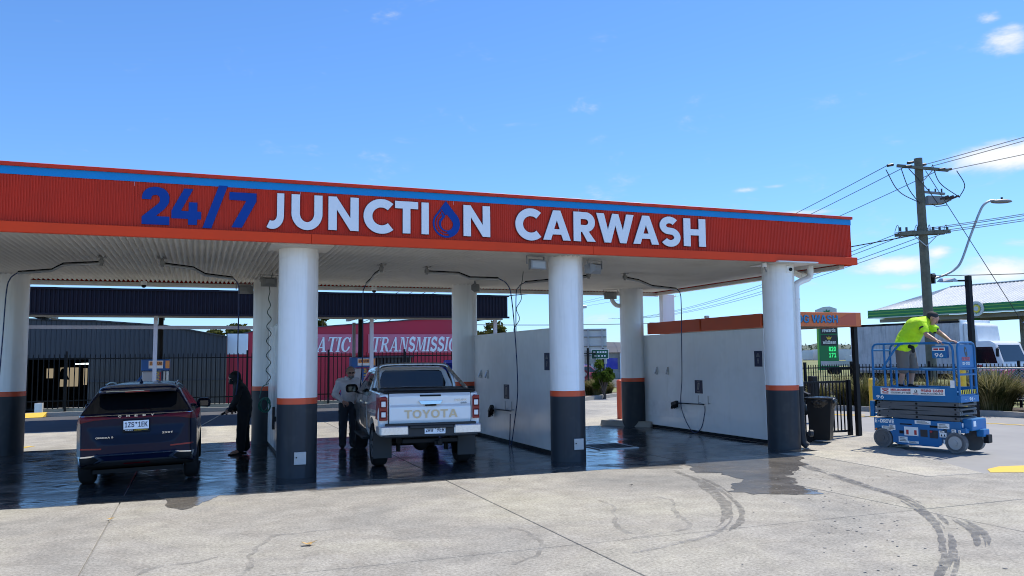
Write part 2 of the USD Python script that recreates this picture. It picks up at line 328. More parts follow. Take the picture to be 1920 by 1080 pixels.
# ------------------------------------------------------------------ shapes
class MB:
    def __init__(s):
        s.v, s.f, s.n = [], [], 0

    def add(s, v, f=None):
        if f is None:
            if hasattr(v, 'to_mesh'):
                q = v.to_mesh(); v, f = q.vert_properties[:, :3], q.tri_verts
            else:
                v, f = v.vertices, v.faces
        v, f = np.asarray(v, float), np.asarray(f, int)
        if f.shape[1] == 4:
            f = np.vstack([f[:, [0, 1, 2]], f[:, [0, 2, 3]]])
        s.v.append(v); s.f.append(f + s.n); s.n += len(v)
        return s

    def box(s, c, d, rz=0, ch=0.0):
        if ch:
            return s.add(rot(chbox(d, ch), rz, c))
        return s.add(rot(trimesh.creation.box(d), rz, c))

    def span(s, a, b, ch=0.0):
        a, b = np.minimum(a, b), np.maximum(a, b)
        return s.box((a + b) / 2, b - a, 0, ch)

    def bar(s, p, q, w, h=None, up=(0, 0, 1)):
        """A rectangular bar from p to q, w across and h along 'up'."""
        p, q = np.array(p, float), np.array(q, float); d = q - p; L = np.linalg.norm(d); d /= L
        a = np.cross(d, up)
        if np.linalg.norm(a) < 1e-6:
            a = np.cross(d, (0, 1, 0))
        a /= np.linalg.norm(a); b = np.cross(a, d)
        m = trimesh.creation.box((w, L, h or w))
        s.add(m.vertices @ np.array([a, d, b]) + (p + q) / 2, m.faces)
        return s

    def cyl(s, p, q, r, n=16, r2=None):
        p, q = np.array(p, float), np.array(q, float); d = q - p; L = np.linalg.norm(d); d /= L
        a = np.cross(d, (0, 0, 1) if abs(d[2]) < .9 else (1, 0, 0)); a /= np.linalg.norm(a); b = np.cross(d, a)
        t = np.arange(n) * 2 * np.pi / n
        ring = np.cos(t)[:, None] * a + np.sin(t)[:, None] * b
        r2 = r if r2 is None else r2
        v = np.vstack([p + ring * r, q + ring * r2, p, q])
        i = np.arange(n); j = (i + 1) % n
        f = np.vstack([np.stack([i, j, n + j], 1), np.stack([i, n + j, n + i], 1), np.stack([j, i, np.full(n, 2 * n)], 1), np.stack([n + i, n + j, np.full(n, 2 * n + 1)], 1)])
        return s.add(v, f)

    def tube(s, pts, r, n=8):
        pts = np.array(pts, float)
        t = np.gradient(pts, axis=0); t /= np.linalg.norm(t, axis=1, keepdims=True) + 1e-12
        a = np.cross(t[0], (0, 0, 1) if abs(t[0][2]) < .9 else (1, 0, 0)); rings = []
        for k in range(len(pts)):
            a = a - t[k] * (a @ t[k]); a /= np.linalg.norm(a) + 1e-12
            b = np.cross(t[k], a); ang = np.arange(n) * 2 * np.pi / n
            rr = r[k] if np.ndim(r) else r
            rings.append(pts[k] + rr * (np.cos(ang)[:, None] * a + np.sin(ang)[:, None] * b))
        v = np.vstack(rings + [pts[:1], pts[-1:]]); m = len(pts); f = []
        for k in range(m - 1):
            for i in range(n):
                j = (i + 1) % n
                f += [(k * n + i, k * n + j, k * n + n + j), (k * n + i, k * n + n + j, k * n + n + i)]
        for i in range(n):
            j = (i + 1) % n
            f += [(j, i, m * n), ((m - 1) * n + i, (m - 1) * n + j, m * n + 1)]
        return s.add(v, np.array(f))

    def poly(s, pg, depth, o, r, u):
        """A shapely shape (or list of points) drawn in the frame o, r, u and extruded along r x u."""
        pg = pg if hasattr(pg, 'geom_type') else Polygon(pg)
        for g in getattr(pg, 'geoms', [pg]):
            if g.area > 1e-9:
                s.add(place(trimesh.creation.extrude_polygon(g, depth, engine='earcut'), o, r, u))
        return s

    def mesh(s):
        return trimesh.Trimesh(np.vstack(s.v), np.vstack(s.f), process=False)


def rot(m, rz, c):
    v = np.array(m.vertices)
    if rz:
        k, q = math.cos(rz), math.sin(rz)
        v = v @ np.array([[k, q, 0], [-q, k, 0], [0, 0, 1]])
    return trimesh.Trimesh(v + np.asarray(c, float), m.faces, process=False)


def chbox(d, c):
    """A box whose edges are chamfered."""
    d = np.array(d, float) / 2; pts = []
    for sx in (-1, 1):
        for sy in (-1, 1):
            for sz in (-1, 1):
                s = np.array([sx, sy, sz])
                for k in range(3):
                    e = d - c; e[k] = d[k]; pts.append(s * e)
    q = Manifold.hull_points(np.array(pts, np.float32)).to_mesh()
    return trimesh.Trimesh(q.vert_properties[:, :3], q.tri_verts, process=False)


def place(m, o, r, u):
    r, u = np.array(r, float), np.array(u, float)
    return trimesh.Trimesh(np.asarray(o, float) + np.array(m.vertices) @ np.array([r, u, np.cross(r, u)]), m.faces, process=False)


FONT = glob.glob('/opt/blender-*/*/datafiles/fonts/Inter.woff2')[0]
TXT = {}


def letters(text, weight=b'ExtraBold'):
    """The outline of a line of lettering, capitals 1 unit tall, starting at the origin."""
    if (text, weight) not in TXT:
        from PIL import Image, ImageDraw, ImageFont
        f = ImageFont.truetype(FONT, 128)
        try:
            f.set_variation_by_name(weight)
        except Exception:
            pass
        x0, y0, x1, y1 = f.getbbox(text, anchor='ls')
        im = Image.new('L', (x1 - x0 + 8, y1 - y0 + 8))
        ImageDraw.Draw(im).text((4 - x0, 4 - y0), text, 255, f, anchor='ls')
        on = np.pad(np.asarray(im) > 127, ((0, 0), (1, 1))).astype(np.int8)
        rows, st = np.nonzero(np.diff(on, axis=1) == 1); en = np.nonzero(np.diff(on, axis=1) == -1)[1]
        g = shapely.union_all(shapely.box(st, -rows - 1, en, -rows)).buffer(.6).buffer(-.6).simplify(.75)
        k = 1 / 93.0
        TXT[(text, weight)] = affinity.affine_transform(g, [k, 0, 0, k, -4 * k, (4 - y0) * k])
    return TXT[(text, weight)]


def fit(g, x0, x1, z0, z1):
    a, b, c, d = g.bounds
    return affinity.translate(affinity.scale(affinity.translate(g, -a, -b), (x1 - x0) / (c - a), (z1 - z0) / (d - b), origin=(0, 0)), x0, z0)


def sphere_pts(c, r, n=1):
    m = trimesh.creation.icosphere(n)
    return np.array(m.vertices) * r + np.asarray(c, float)


def bone(p, r, q, s, n=1):
    return Manifold.hull_points(np.vstack([sphere_pts(p, r, n), sphere_pts(q, s, n)]).astype(np.float32))


def organic(parts, length=.02, it=10):
    m = parts[0]
    for x in parts[1:]:
        m = m + x
    q = m.refine_to_length(length).to_mesh()
    t = trimesh.Trimesh(q.vert_properties[:, :3], q.tri_verts, process=True)
    trimesh.smoothing.filter_taubin(t, .5, .53, it)
    return t


def ribbed(x0, x1, z0, z1, pitch, depth, shape='square'):
    """A ribbed sheet in the xz plane, ribs upright, standing proud towards -y."""
    n = int(round((x1 - x0) / pitch)); xs, ys = [], []
    for k in range(n):
        a = x0 + (x1 - x0) * k / n; w = (x1 - x0) / n
        if shape == 'square':
            xs += [a, a + w * .42, a + w * .55, a + w * .87]; ys += [0, 0, -depth, -depth]
        elif shape == 'rib':
            xs += [a, a + w * .72, a + w * .8, a + w * .92]; ys += [0, 0, -depth, -depth]
        else:
            for t in np.arange(6) / 6:
                xs.append(a + w * t); ys.append(depth / 2 * (math.cos(2 * np.pi * t) - 1))
    xs.append(x1); ys.append(0)
    xs, ys = np.array(xs), np.array(ys); m = len(xs)
    z1 = z1(xs) if callable(z1) else np.full(m, z1)
    v = np.vstack([np.stack([xs, ys, np.full(m, z0)], 1), np.stack([xs, ys, z1], 1)])
    i = np.arange(m - 1)
    return v, np.stack([i, i + 1, m + i + 1, m + i], 1)


def bez(*p, n=14):
    """Catmull-Rom through the points."""
    p = np.array(p, float); q = np.vstack([2 * p[0] - p[1], p, 2 * p[-1] - p[-2]]); out = []
    for k in range(1, len(q) - 2):
        for t in np.arange(n) / n:
            a, b, c, d = q[k - 1:k + 3]
            out.append(.5 * (2 * b + (c - a) * t + (2 * a - 5 * b + 4 * c - d) * t * t + (-a + 3 * b - 3 * c + d) * t ** 3))
    out.append(p[-1])
    return np.array(out)


def sheet(pts, z):
    return trimesh.creation.extrude_polygon(Polygon(pts), .003, engine='earcut').apply_translation((0, 0, z))

# ================================================================== GROUND
def flat(name, pts, z, m, parent=None, **k):
    return obj(name, sheet(pts, z), m, parent, smooth=False, **k)


def xf(name, label=None, cat=None, kind=None):
    return tag(UsdGeom.Xform.Define(stage, path_for(name)).GetPrim(), label, cat, None, kind)


obj('ground', trimesh.creation.box((5000, 5000, .2)).apply_translation((0, 0, -.3)), FIELD, kind='structure', smooth=False)
ROADDIR = np.array([.25, -.968]); ROADDIR /= np.linalg.norm(ROADDIR); ROADN = np.array([ROADDIR[1], -ROADDIR[0]])  # ROADN points back to the site


def along(c, s, t):
    return tuple(np.array(c) + ROADDIR * s + ROADN * t)


RC = (36.0, 32.5)
flat('road', [along(RC, -160, 7), along(RC, 160, 7), along(RC, 160, -9), along(RC, -160, -9)], -.06, ASPH, kind='structure')
flat('road_edge_line', [along(RC, -80, 5.9), along(RC, 60, 5.9), along(RC, 60, 5.78), along(RC, -80, 5.78)], -.055, DECAL, kind='structure')
flat('verge', [along(RC, -60, 13), along(RC, 60, 13), along(RC, 60, 7), along(RC, -60, 7)], -.09, FIELD, kind='structure')
flat('yard', [(-40, -20), (34, -20), (26, 8), (22.3, 17.4), (19.6, 23.4), (21.5, 38.5), (16, 33), (11, 33), (-40, 33)], -.024, ROAD, kind='structure')
flat('vacuum_bay_floor', [(-40, 25.7), (10.6, 25.7), (10.6, 33), (-40, 33)], -.018, ASPH, kind='structure')

forecourt = xf('forecourt', kind='structure')


def slab(x0, x1, y0, y1, m, top=0.0):
    g = .007
    b = chbox((x1 - x0 - 2 * g, y1 - y0 - 2 * g, .12), .006)
    obj('slab', b.apply_translation(((x0 + x1) / 2, (y0 + y1) / 2, top - .06)), m, forecourt, smooth=False)


XJ = [-14.6, -10.08, -5.52, -.96, 3.6, 8.1]
for i in range(5):
    slab(XJ[i], XJ[i + 1], -12, -2.5, CONC)
    slab(XJ[i], XJ[i + 1], -2.5, 7.56, CONC)
    slab(XJ[i], XJ[i + 1], 7.56, 12.88, CONC)
    slab(XJ[i], XJ[i + 1], 20.25, 25.65, CONC2)
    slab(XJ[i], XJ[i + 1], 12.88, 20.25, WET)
slab(8.1, 12.7, -2.5, 7.56, CONC)
slab(8.1, 12.7, -12, -2.5, CONC)
slab(12.7, 17.5, -12, 7.56, CONC)
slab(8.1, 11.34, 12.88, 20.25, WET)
slab(8.1, 17.2, 20.25, 31.8, CONC2)
slab(11.36, 15.2, 12.88, 20.25, CONC2)
for pts in ([(8.107, 7.567), (12.693, 7.567), (12.693, 9.0), (11.45, 9.38), (10.4, 9.5), (10.75, 12.87), (8.107, 12.87)],):
    b = trimesh.creation.extrude_polygon(Polygon(pts), .12, engine='earcut').apply_translation((0, 0, -.12))
    obj('slab', b, CONC, forecourt, smooth=False)
b = trimesh.creation.extrude_polygon(Polygon([(10.42, 9.51), (11.46, 9.39), (12.15, 10.9), (13.25, 12.87), (10.77, 12.87)]), .12, engine='earcut').apply_translation((0, 0, -.118))
obj('slab', b, CONC2, forecourt, smooth=False)

# water lying on the slabs, a painted shade strip, tyre marks, drips
PUD = [(8.3, 12.83), (7.62, 11.75), (7.5, 11.3), (7.85, 11.2), (7.75, 10.5), (7.52, 10.2), (7.1, 9.85), (6.85, 9.5), (7.0, 9.2), (7.3, 9.22), (7.5, 9.0), (7.9, 8.9), (8.02, 9.15), (8.12, 9.7), (8.45, 10.0), (8.5, 10.5), (8.9, 10.75), (9.75, 11.35), (9.95, 11.8), (10.32, 12.2), (10.35, 12.83)]


def ragged(pts, amp, seed):
    """The outline of spilt water: a polygon whose edge wanders."""
    p = Polygon(pts).buffer(.12).buffer(-.12).segmentize(.05); c = np.array(p.exterior.coords)[:-1]
    q = np.stack([c[:, 0] * 3.1, c[:, 1] * 3.1, np.zeros(len(c))], 1)
    c = c + amp * (np.stack([meshkit.fbm(q, 4, seed), meshkit.fbm(q + 31, 4, seed + 5)], 1) - .5) * 2
    return Polygon(c).buffer(0)


def lay(name, shape, z, m, **k):
    mb = MB()
    for g in getattr(shape, 'geoms', [shape]):
        if g.geom_type == 'Polygon' and g.area > 1e-4:
            mb.add(trimesh.creation.extrude_polygon(g, .002, engine='earcut').apply_translation((0, 0, z)))
    return obj(name, mb, m, smooth=False, **k)


lay('damp_strip', ragged([(-14.5, 12.875), (10.3, 12.875), (10.3, 12.3), (7.5, 12.26), (4, 12.3), (1, 12.24), (-2, 12.3), (-6, 12.25), (-14.5, 12.3)], .1, 21), .0015, concrete('concrete_soaked', .085, wet=1, warm=(1.0, .96, .9)), kind='structure')  # damp band darkened further, painting in the canopy shade up to its shadow edge
lay('puddle', ragged(PUD, .16, 3), .003, WETSUN, kind='structure')
lay('puddle', ragged([(-.55, 12.86), (.6, 12.87), (.1, 11.9), (-.15, 11.35), (-.4, 11.6), (-.35, 12.2)], .12, 9), .003, WETSUN, kind='structure')
DRY = mark_material('damp_edge', (.2, .18, .15), .55, 2.2, .6, .38, .62)
lay('damp_patch', ragged([(.8, 12.87), (6.1, 12.87), (5.3, 12.45), (3.4, 12.25), (1.6, 12.1)], .16, 14), .003, DRY, kind='structure')
lay('damp_patch', ragged([(6.3, 12.87), (8.4, 12.86), (7.6, 11.9), (6.9, 12.1)], .16, 15), .0035, DRY, kind='structure')
TM = mark_material('tyre_rubber', (.14, .13, .112), .36, 9, .8, .34, .66)
TM2 = mark_material('tyre_damp', (.125, .125, .127), .46, 8, .8, .34, .64)


def marks(paths, w, m, seed, n=46):
    """A skid: many short smeared streaks strewn along the path."""
    rng = np.random.default_rng(seed)
    for q, p in enumerate(paths):
        ln = LineString(bez(*[(a, b, 0) for a, b in p])[:, :2]); L = ln.length; g = []
        for k in range(int(n * L / 5)):
            c = rng.uniform(0, L); h = rng.uniform(.2, .9); off = float(np.clip(rng.normal(0, .3), -.55, .55)) * w
            seg = shapely.ops.substring(ln, max(0, c - h), min(L, c + h))
            if seg.length < .15:
                continue
            o_ = seg.parallel_offset(abs(off) + .001, 'left' if off > 0 else 'right')
            if o_.is_empty or o_.geom_type != 'LineString':
                continue
            xy = np.array(o_.segmentize(.08).coords); t = np.linspace(0, 1, len(xy)); hw = rng.uniform(.008, .05) * w / .24 * np.sin(np.pi * np.clip(t, .02, .98)) ** .6 * rng.uniform(.7, 1.2, len(xy))
            tn = np.gradient(xy, axis=0); tn /= np.linalg.norm(tn, axis=1, keepdims=True) + 1e-9; nn_ = np.stack([-tn[:, 1], tn[:, 0]], 1)
            g.append(Polygon(np.vstack([xy + nn_ * hw[:, None], (xy - nn_ * hw[:, None])[::-1]])).buffer(0))
        lay('tyre_mark', unary_union(g), .006 + .001 * q, m, kind='structure')


marks([[(7.3, 11.7), (7.2, 11.26), (7.03, 10.42), (6.59, 9.34), (6.15, 8.48), (5.72, 7.9), (5.3, 7.5)]], .24, TM, 40, 36)
marks([[(5.5, 7.7), (5.0, 7.35), (4.5, 7.2), (3.9, 7.05)]], .1, mark_material('tyre_faint', (.2, .19, .18), .35, 12, .8, .4, .7), 50, 30)
marks([[(9.6, 11.3), (9.44, 10.87), (8.98, 9.5), (8.64, 8.39), (8.1, 7.41), (7.32, 6.47), (6.57, 5.79), (5.9, 5.27), (5.2, 4.8)], [(8.0, 6.95), (7.72, 6.5), (7.45, 6.2), (7.1, 5.9)]], .17, TM2, 60, 34)
TIDE = mark_material('tide_line', (.22, .205, .175), .26, 4, .8, .38, .68)
for q, p in enumerate([[(1.5, 9.3), (.98, 9.24), (.74, 9.29), (.59, 8.7), (.44, 8.08), (.33, 7.69), (.15, 7.2)], [(.2, 8.5), (-.03, 8.37), (-.26, 8.34), (-.45, 8.14), (-.62, 7.9)], [(4.97, 9.73), (4.81, 9.1), (4.41, 8.22), (4.3, 7.73)], [(5.8, 9.7), (5.77, 9.36), (5.47, 8.79), (5.31, 8.39), (5.16, 7.88), (4.62, 7.67), (4.26, 7.61)], [(3.27, 8.58), (3.33, 7.96), (3.02, 7.35), (2.68, 7.06)]]):
    ln = LineString(bez(*[(a, b, 0) for a, b in p])[:, :2])
    lay('tide_line', ragged(list(ln.buffer(.03, cap_style=2).exterior.coords)[:-1], .1, 70 + q), .003, TIDE, kind='structure')
drops = []
for k in range(150):
    t = R.random()
    a = np.array([9.2, 11.0]) * (1 - t) + np.array([5.4, 4.9]) * t + NR.normal(0, [.55, .42])
    if 8.0 < a[0] and a[1] < 5 or a[1] > 11.6:
        continue
    s = R.uniform(.004, .013)
    drops.append(affinity.rotate(affinity.scale(Point(*a).buffer(s, 3), R.uniform(.8, 2.2), 1), R.uniform(0, 180)))
lay('water_drops', unary_union(drops), .004, mat('drop_wet', (.2, .19, .175), .6), kind='stuff', label='scattered dark water drops along the tyre tracks on the concrete', cat='drops')
for k, (x, y, s) in enumerate([(1.07, 8.62, .085), (-.95, 10.95, .05), (5.9, 10.6, .03), (4.5, 11.9, .025)]):
    q = MB(); a = NR.uniform(0, 6)
    pts = [(math.cos(a + t) * s * (1 if i % 2 else .55), math.sin(a + t) * s * .6 * (1 if i % 2 else .6)) for i, t in enumerate(np.arange(10) * .628)]
    m = trimesh.creation.extrude_polygon(Polygon(pts).buffer(0), .003, engine='earcut'); v = np.array(m.vertices)
    v[:, 2] += .5 * np.abs(v[:, 0]) * .8 + .012
    q.add(v + [x, y, 0], m.faces)
    obj('fallen_leaf', q, LEAFDRY if k < 2 else BLACK, label=['largest curled tan leaf lying on the foreground concrete', 'small brown leaf on the concrete near the shadow edge at left', 'small dark scrap lying on the sunlit concrete in front of the ute', 'tiny dark scrap at the shadow edge in front of the ute'][k], cat='leaf', smooth=False)

# painted markings and kerbs
flat('painted_marking', [(11.75, 9.5), (12.03, 9.78), (12.48, 9.93), (13.4, 9.75), (13.4, 9.0), (12.35, 9.24)], -.0185, YELLOW, kind='structure')
flat('painted_marking', [along((20.0, 15.9), -6, 0), along((20.0, 15.9), 12, 0), along((20.0, 15.9), 12, .12), along((20.0, 15.9), -6, .12)], -.016, YELLOW, kind='structure')
flat('painted_marking', [(17.6, 22.4), (17.72, 22.5), (19.5, 20.0), (19.38, 19.9)], -.0185, YELLOW, kind='structure')
flat('painted_marking', [(-3.95, 20.6), (-3.8, 20.6), (-3.45, 21.35), (-3.6, 21.35)], .004, YELLOW, kind='structure')


def kerb(pts, w=.16, h=.14, name='kerb'):
    ln = LineString(pts)
    g = ln.buffer(w / 2, cap_style=2, join_style=1)
    return obj(name, trimesh.creation.extrude_polygon(g, h + .1, engine='earcut').apply_translation((0, 0, -.1)), KERBM, kind='structure', smooth=False)


kerb([(22.6, 12.5), (22.45, 16.0), (22.3, 18.05), (21.02, 21.14), (19.84, 22.84), (19.5, 23.8), (20.2, 24.6)], .2)
kerb([(15.6, 32.2), (16.0, 32.6), (17.9, 34.2), (21.3, 37.3)], .2)
kerb([(-30, 33.1), (14.2, 33.1), (15.6, 32.2)], .2)
SOIL = mat('bed_soil', (.12, .09, .06), .95, var=.3, scale=5, bump=.02, bscale=9)
flat('garden_bed', [(22.2, 12.5), (22.3, 18.1), (21.1, 21.2), (19.8, 23.2), (20.3, 24.5), (23.3, 24.6), (27.5, 16), (27, 12.5)], .03, SOIL, kind='structure')
flat('garden_bed', [(16.0, 32.7), (18, 34.4), (21.3, 37.4), (19.5, 39.5), (14.4, 34.5), (14.4, 33.4)], .03, SOIL, kind='structure')

# ================================================================== CAR WASH CANOPY
canopy = thing('carwash_canopy', 'long flat orange red canopy with 24/7 JUNCTION CARWASH lettering on round white columns', 'canopy')
X0, X1, YF, YB, ZB, ZT = -8.6, 12.62, 13.10, 20.75, 3.72, 4.73
XS = [X0, -6.2, -3.35, -.95, 1.45, 4.0, 6.35, 8.9, 11.1, X1]
for a, b in zip(XS, XS[1:]):
    v, f = ribbed(a, b - .002, 3.87, 4.60, .036, .009)
    obj('fascia_panel', (v + [0, YF + .012, 0], f), RED, canopy, smooth=False)
v, f = ribbed(YF, YB, 3.87, 4.60, .036, .009)
obj('fascia_panel', (np.stack([X1 - .012 - v[:, 1], v[:, 0], v[:, 2]], 1), f), RED, canopy, smooth=False, label='right end of the ribbed fascia')
obj('fascia_stripe', MB().span((X0, YF - .004, 4.555), (X1 + .004, YF + .03, 4.672)).span((X1 - .03, YF + .03, 4.555), (X1 + .004, YB, 4.672)), STRIPE, canopy, smooth=False)
obj('fascia_cap', MB().span((X0, YF - .035, 4.672), (X1 + .035, YF + .06, ZT), .006).span((X1 - .06, YF + .06, 4.672), (X1 + .035, YB + .035, ZT), .006), RED, canopy, smooth=False)
xb = [X0, -3.1, 1.62, 6.6, X1 + .075]
for a, b in zip(xb, xb[1:]):
    obj('fascia_lip', MB().span((a, YF - .075, ZB), (b - .004, YF + .02, 3.872), .005), LIP, canopy, smooth=False)
obj('fascia_lip', MB().span((X1 - .02, YF + .022, ZB), (X1 + .075, YB + .02, 3.872), .005), LIP, canopy, smooth=False)
obj('rear_fascia', MB().span((X0, YB - .02, 3.64), (X1 - .03, YB + .02, 4.70)), RED, canopy, smooth=False)
obj('rear_beam', MB().span((X0, YB - .16, 3.635), (X1 - .2, YB - .024, 3.728), .006), SOFF, canopy, smooth=False)
obj('side_beam', MB().span((X1 - .16, YF + .2, 3.655), (X1 - .026, YB - .03, 3.735), .006), SOFF, canopy, smooth=False)
# corrugated soffit: waves run front to back
n = int((X1 - X0 - .3) / .095); xs, zs = [], []
for k in range(n * 8 + 1):
    xs.append(X0 + k * .095 / 8); zs.append(3.762 + .028 * math.cos(2 * math.pi * k / 8))
xs, zs = np.array(xs), np.array(zs); m = len(xs); i = np.arange(m - 1)
obj('soffit', (np.vstack([np.stack([xs, np.full(m, YF + .03), zs - .012], 1), np.stack([xs, np.full(m, YB - .17), zs], 1)]), np.stack([i, m + i, m + i + 1, i + 1], 1)), SOFF, canopy, smooth=50)
obj('roof', MB().span((X0, YF + .07, 4.45), (X1 - .07, YB - .03, 4.5)), GALV, canopy, smooth=False)


def column(x, y, plate=False, dark=1.17):
    r = .32
    c = obj('column', MB().cyl((x, y, dark + .1), (x, y, 3.56), r, 56), CWHITE, canopy, smooth=40)
    obj('collar', MB().cyl((x, y, 3.5605), (x, y, 3.77), r + .004, 56), CWHITE, c, smooth=40)
    obj('orange_band', MB().cyl((x, y, dark), (x, y, dark + .1), r + .004, 56), BAND, c, smooth=40)
    obj('dark_base', MB().cyl((x, y, -.02), (x, y, dark), r + .002, 56), CDARK, c, smooth=40)
    if plate:
        mb = MB().box((x + plate, y - r - .0, .315), (.19, .03, .2), 0, .004)
        p = obj('access_plate', mb, GALV, c, smooth=False)
        q = obj('plate_lock', MB().cyl((x + plate - .06, y - r - .022, .33), (x + plate - .06, y - r - .01, .33), .012, 10), BLACK, c)
    return c


column(1.515, 13.84, .02); column(6.36, 13.74, .06); column(11.1, 13.58)
column(-3.3, 13.9)
column(1.46, 19.66, dark=1.2); column(6.28, 19.72, dark=1.2); column(11.13, 19.75, dark=1.2); column(-3.72, 19.74, dark=1.2)
for x, y in ((1.5, 13.5), (11.1, 13.25)):
    obj('soffit_patch', MB().span((x - .48, y - .3, 3.71), (x + .5, y + .6, 3.735)), SOFF, canopy, smooth=False)
dp = bez((11.87, 13.5, 3.73), (11.87, 13.5, 3.56), (11.80, 13.49, 3.46), (11.62, 13.47, 3.40), (11.48, 13.46, 3.33), (11.44, 13.45, 3.2), (11.44, 13.45, 2.9), n=8)
obj('downpipe', MB().tube(np.vstack([dp, [(11.44, 13.45, 1.24)]]), .065, 14).cyl((11.44, 13.45, 3.0), (11.44, 13.45, 3.03), .074, 14), CWHITE, canopy, smooth=40)
obj('downpipe', MB().cyl((11.44, 13.45, .12), (11.44, 13.45, 1.14), .067, 14).cyl((11.44, 13.45, 1.14), (11.44, 13.45, 1.24), .0665, 14).tube(bez((11.44, 13.45, .3), (11.45, 13.43, .12), (11.5, 13.36, .04), n=5), .072, 12).cyl((11.5, 13.3, .3), (11.56, 13.28, .3), .07, 12), CDARK, canopy, label='dark lower downpipe with its outlet', smooth=40)
obj('rear_pipe', MB().tube(bez((10.6, 19.9, 3.62), (10.62, 19.88, 3.42), (10.72, 19.85, 3.3), (10.85, 19.8, 3.28), n=6), .06, 12), CWHITE, canopy, smooth=40)

# sign letters, each a part
ZL0, ZL1 = 3.95, 4.49


def stroke(pts, w):
    return LineString(pts).buffer(w / 2, cap_style=2, join_style=2, mitre_limit=4)


def arc(cx, cy, rx, ry, a0, a1, n=40):
    t = np.radians(np.linspace(a0, a1, n))
    return np.stack([cx + rx * np.cos(t), cy + ry * np.sin(t)], 1)


W_ = .255


def glyph(ch):
    s = W_
    if ch == 'J':
        return unary_union([stroke([(.55, 1), (.55, .3)], s), stroke(np.vstack([[(.55, .32)], arc(.25, .3, .30, .32, 0, -118)]), s)]).buffer(.01).buffer(-.01)
    if ch == 'U':
        return stroke(np.vstack([[(0.13, 1)], arc(.48, .40, .35, .41, 180, 360), [(.83, 1)]]), s)
    if ch == 'N':
        return unary_union([shapely.box(0, 0, s, 1), shapely.box(.67, 0, .67 + s, 1), Polygon([(0, 1), (s * .95, 1), (.67 + s, 0), (.67, 0)])])
    if ch == 'C':
        return stroke(arc(.5, .5, .4, .4, 48, 312, 60), s)
    if ch == 'T':
        return unary_union([shapely.box(0, 1 - s * .88, .78, 1), shapely.box(.39 - s / 2, 0, .39 + s / 2, 1)])
    if ch == 'I':
        return shapely.box(0, 0, s, 1)
    if ch == 'A':
        return unary_union([Polygon([(0, 0), (.36, 1), (.62, 1), (.98, 0), (.71, 0), (.49, .68), (.27, 0)]), Polygon([(.2, .19), (.26, .37), (.72, .37), (.78, .19)])])
    if ch == 'R':
        return unary_union([shapely.box(0, 0, s, 1), stroke(np.vstack([[(0, .88)], arc(.42, .66, .22, .22, 90, -90), [(0, .44)]]), s * .93), Polygon([(.2, .5), (.44, .46), (.78, 0), (.48, 0)])])
    if ch == 'W':
        return unary_union([Polygon([(0, 1), (.26, 1), (.49, 0), (.27, 0)]), Polygon([(.27, 0), (.49, 0), (.76, 1), (.55, 1)]), Polygon([(.55, 1), (.76, 1), (1.03, 0), (.81, 0)]), Polygon([(.81, 0), (1.03, 0), (1.3, 1), (1.04, 1)])])
    if ch == 'S':
        return stroke(np.vstack([arc(.37, .71, .25, .20, 35, 250, 30), arc(.40, .29, .26, .22, 75, -150, 30)]), s * .93)
    if ch == 'H':
        return unary_union([shapely.box(0, 0, s, 1), shapely.box(.57, 0, .57 + s, 1), shapely.box(s, .4, .57, .62)])
    if ch == '/':
        return Polygon([(0, 0), (.26, 0), (.72, 1), (.46, 1)])
    return letters(ch, b'Black')


SP = [('2', -.85, -.465, 3.92, 4.49), ('4', -.44, -.02, 3.94, 4.49), ('/', .0, .355, 3.90, 4.57), ('7', .38, .78, 3.93, 4.48),
      ('J', .935, 1.195, 3.93, 4.5), ('U', 1.31, 1.79, 3.935, 4.5), ('N', 1.885, 2.37, 3.955, 4.5), ('C', 2.45, 2.94, 3.93, 4.505), ('T', 2.97, 3.36, 3.955, 4.49), ('I', 3.42, 3.545, 3.955, 4.49), ('N', 4.155, 4.635, 3.955, 4.49),
      ('C', 5.105, 5.59, 3.93, 4.50), ('A', 5.63, 6.165, 3.955, 4.49), ('R', 6.225, 6.665, 3.955, 4.49), ('W', 6.685, 7.455, 3.955, 4.49), ('A', 7.44, 7.985, 3.955, 4.49), ('S', 8.01, 8.455, 3.93, 4.50), ('H', 8.53, 9.02, 3.955, 4.49)]
for ch, a, b, z0, z1 in SP:
    g = fit(glyph(ch), a, b, z0, z1)
    blue = ch in '24/7'
    if blue:
        obj('letter', MB().poly(g, .006, (0, YF - .003, 0), (1, 0, 0), (0, 0, 1)), LBLUE, canopy, smooth=False)
    else:
        l = obj('letter', MB().poly(g, .012, (0, YF - .025, 0), (1, 0, 0), (0, 0, 1)), LWHITE, canopy, smooth=False)
        obj('letter_return', MB().poly(g.buffer(.007, join_style=2), .024, (0, YF - .0008, 0), (1, 0, 0), (0, 0, 1)), LEDGE, l, smooth=False)  # letter sides widened and coloured dark to paint a shadow outline
# water drop logo in place of the O
dc, dr = (3.86, 4.155), .24
outer = unary_union([Point(*dc).buffer(dr, 48), Polygon([(3.85, 4.545), (dc[0] + dr * .86, dc[1] + dr * .5), (dc[0] - dr * .86, dc[1] + dr * .5)])])
inner = affinity.translate(affinity.scale(outer, .44, .44, origin=dc), .01, -.01)
drop = outer.difference(inner)
band = Polygon([(3.55, 3.98), (3.80, 4.34), (3.95, 4.2), (3.8, 3.95)]).buffer(.0)
rings = unary_union([affinity.scale(outer, k, k, origin=dc).exterior.buffer(.011) for k in (.6, .76, .9)]).intersection(Polygon([(3.55, 4.40), (3.79, 4.40), (3.86, 4.1), (3.8, 3.93), (3.55, 3.95)]))
drop = drop.difference(rings)
gaps = unary_union([affinity.scale(outer, k, k, origin=dc).exterior.buffer(.016) for k in (.62, .8)]).intersection(Polygon([(3.5, 4.33), (3.77, 4.37), (3.80, 4.1), (3.93, 3.93), (3.5, 3.9)]))
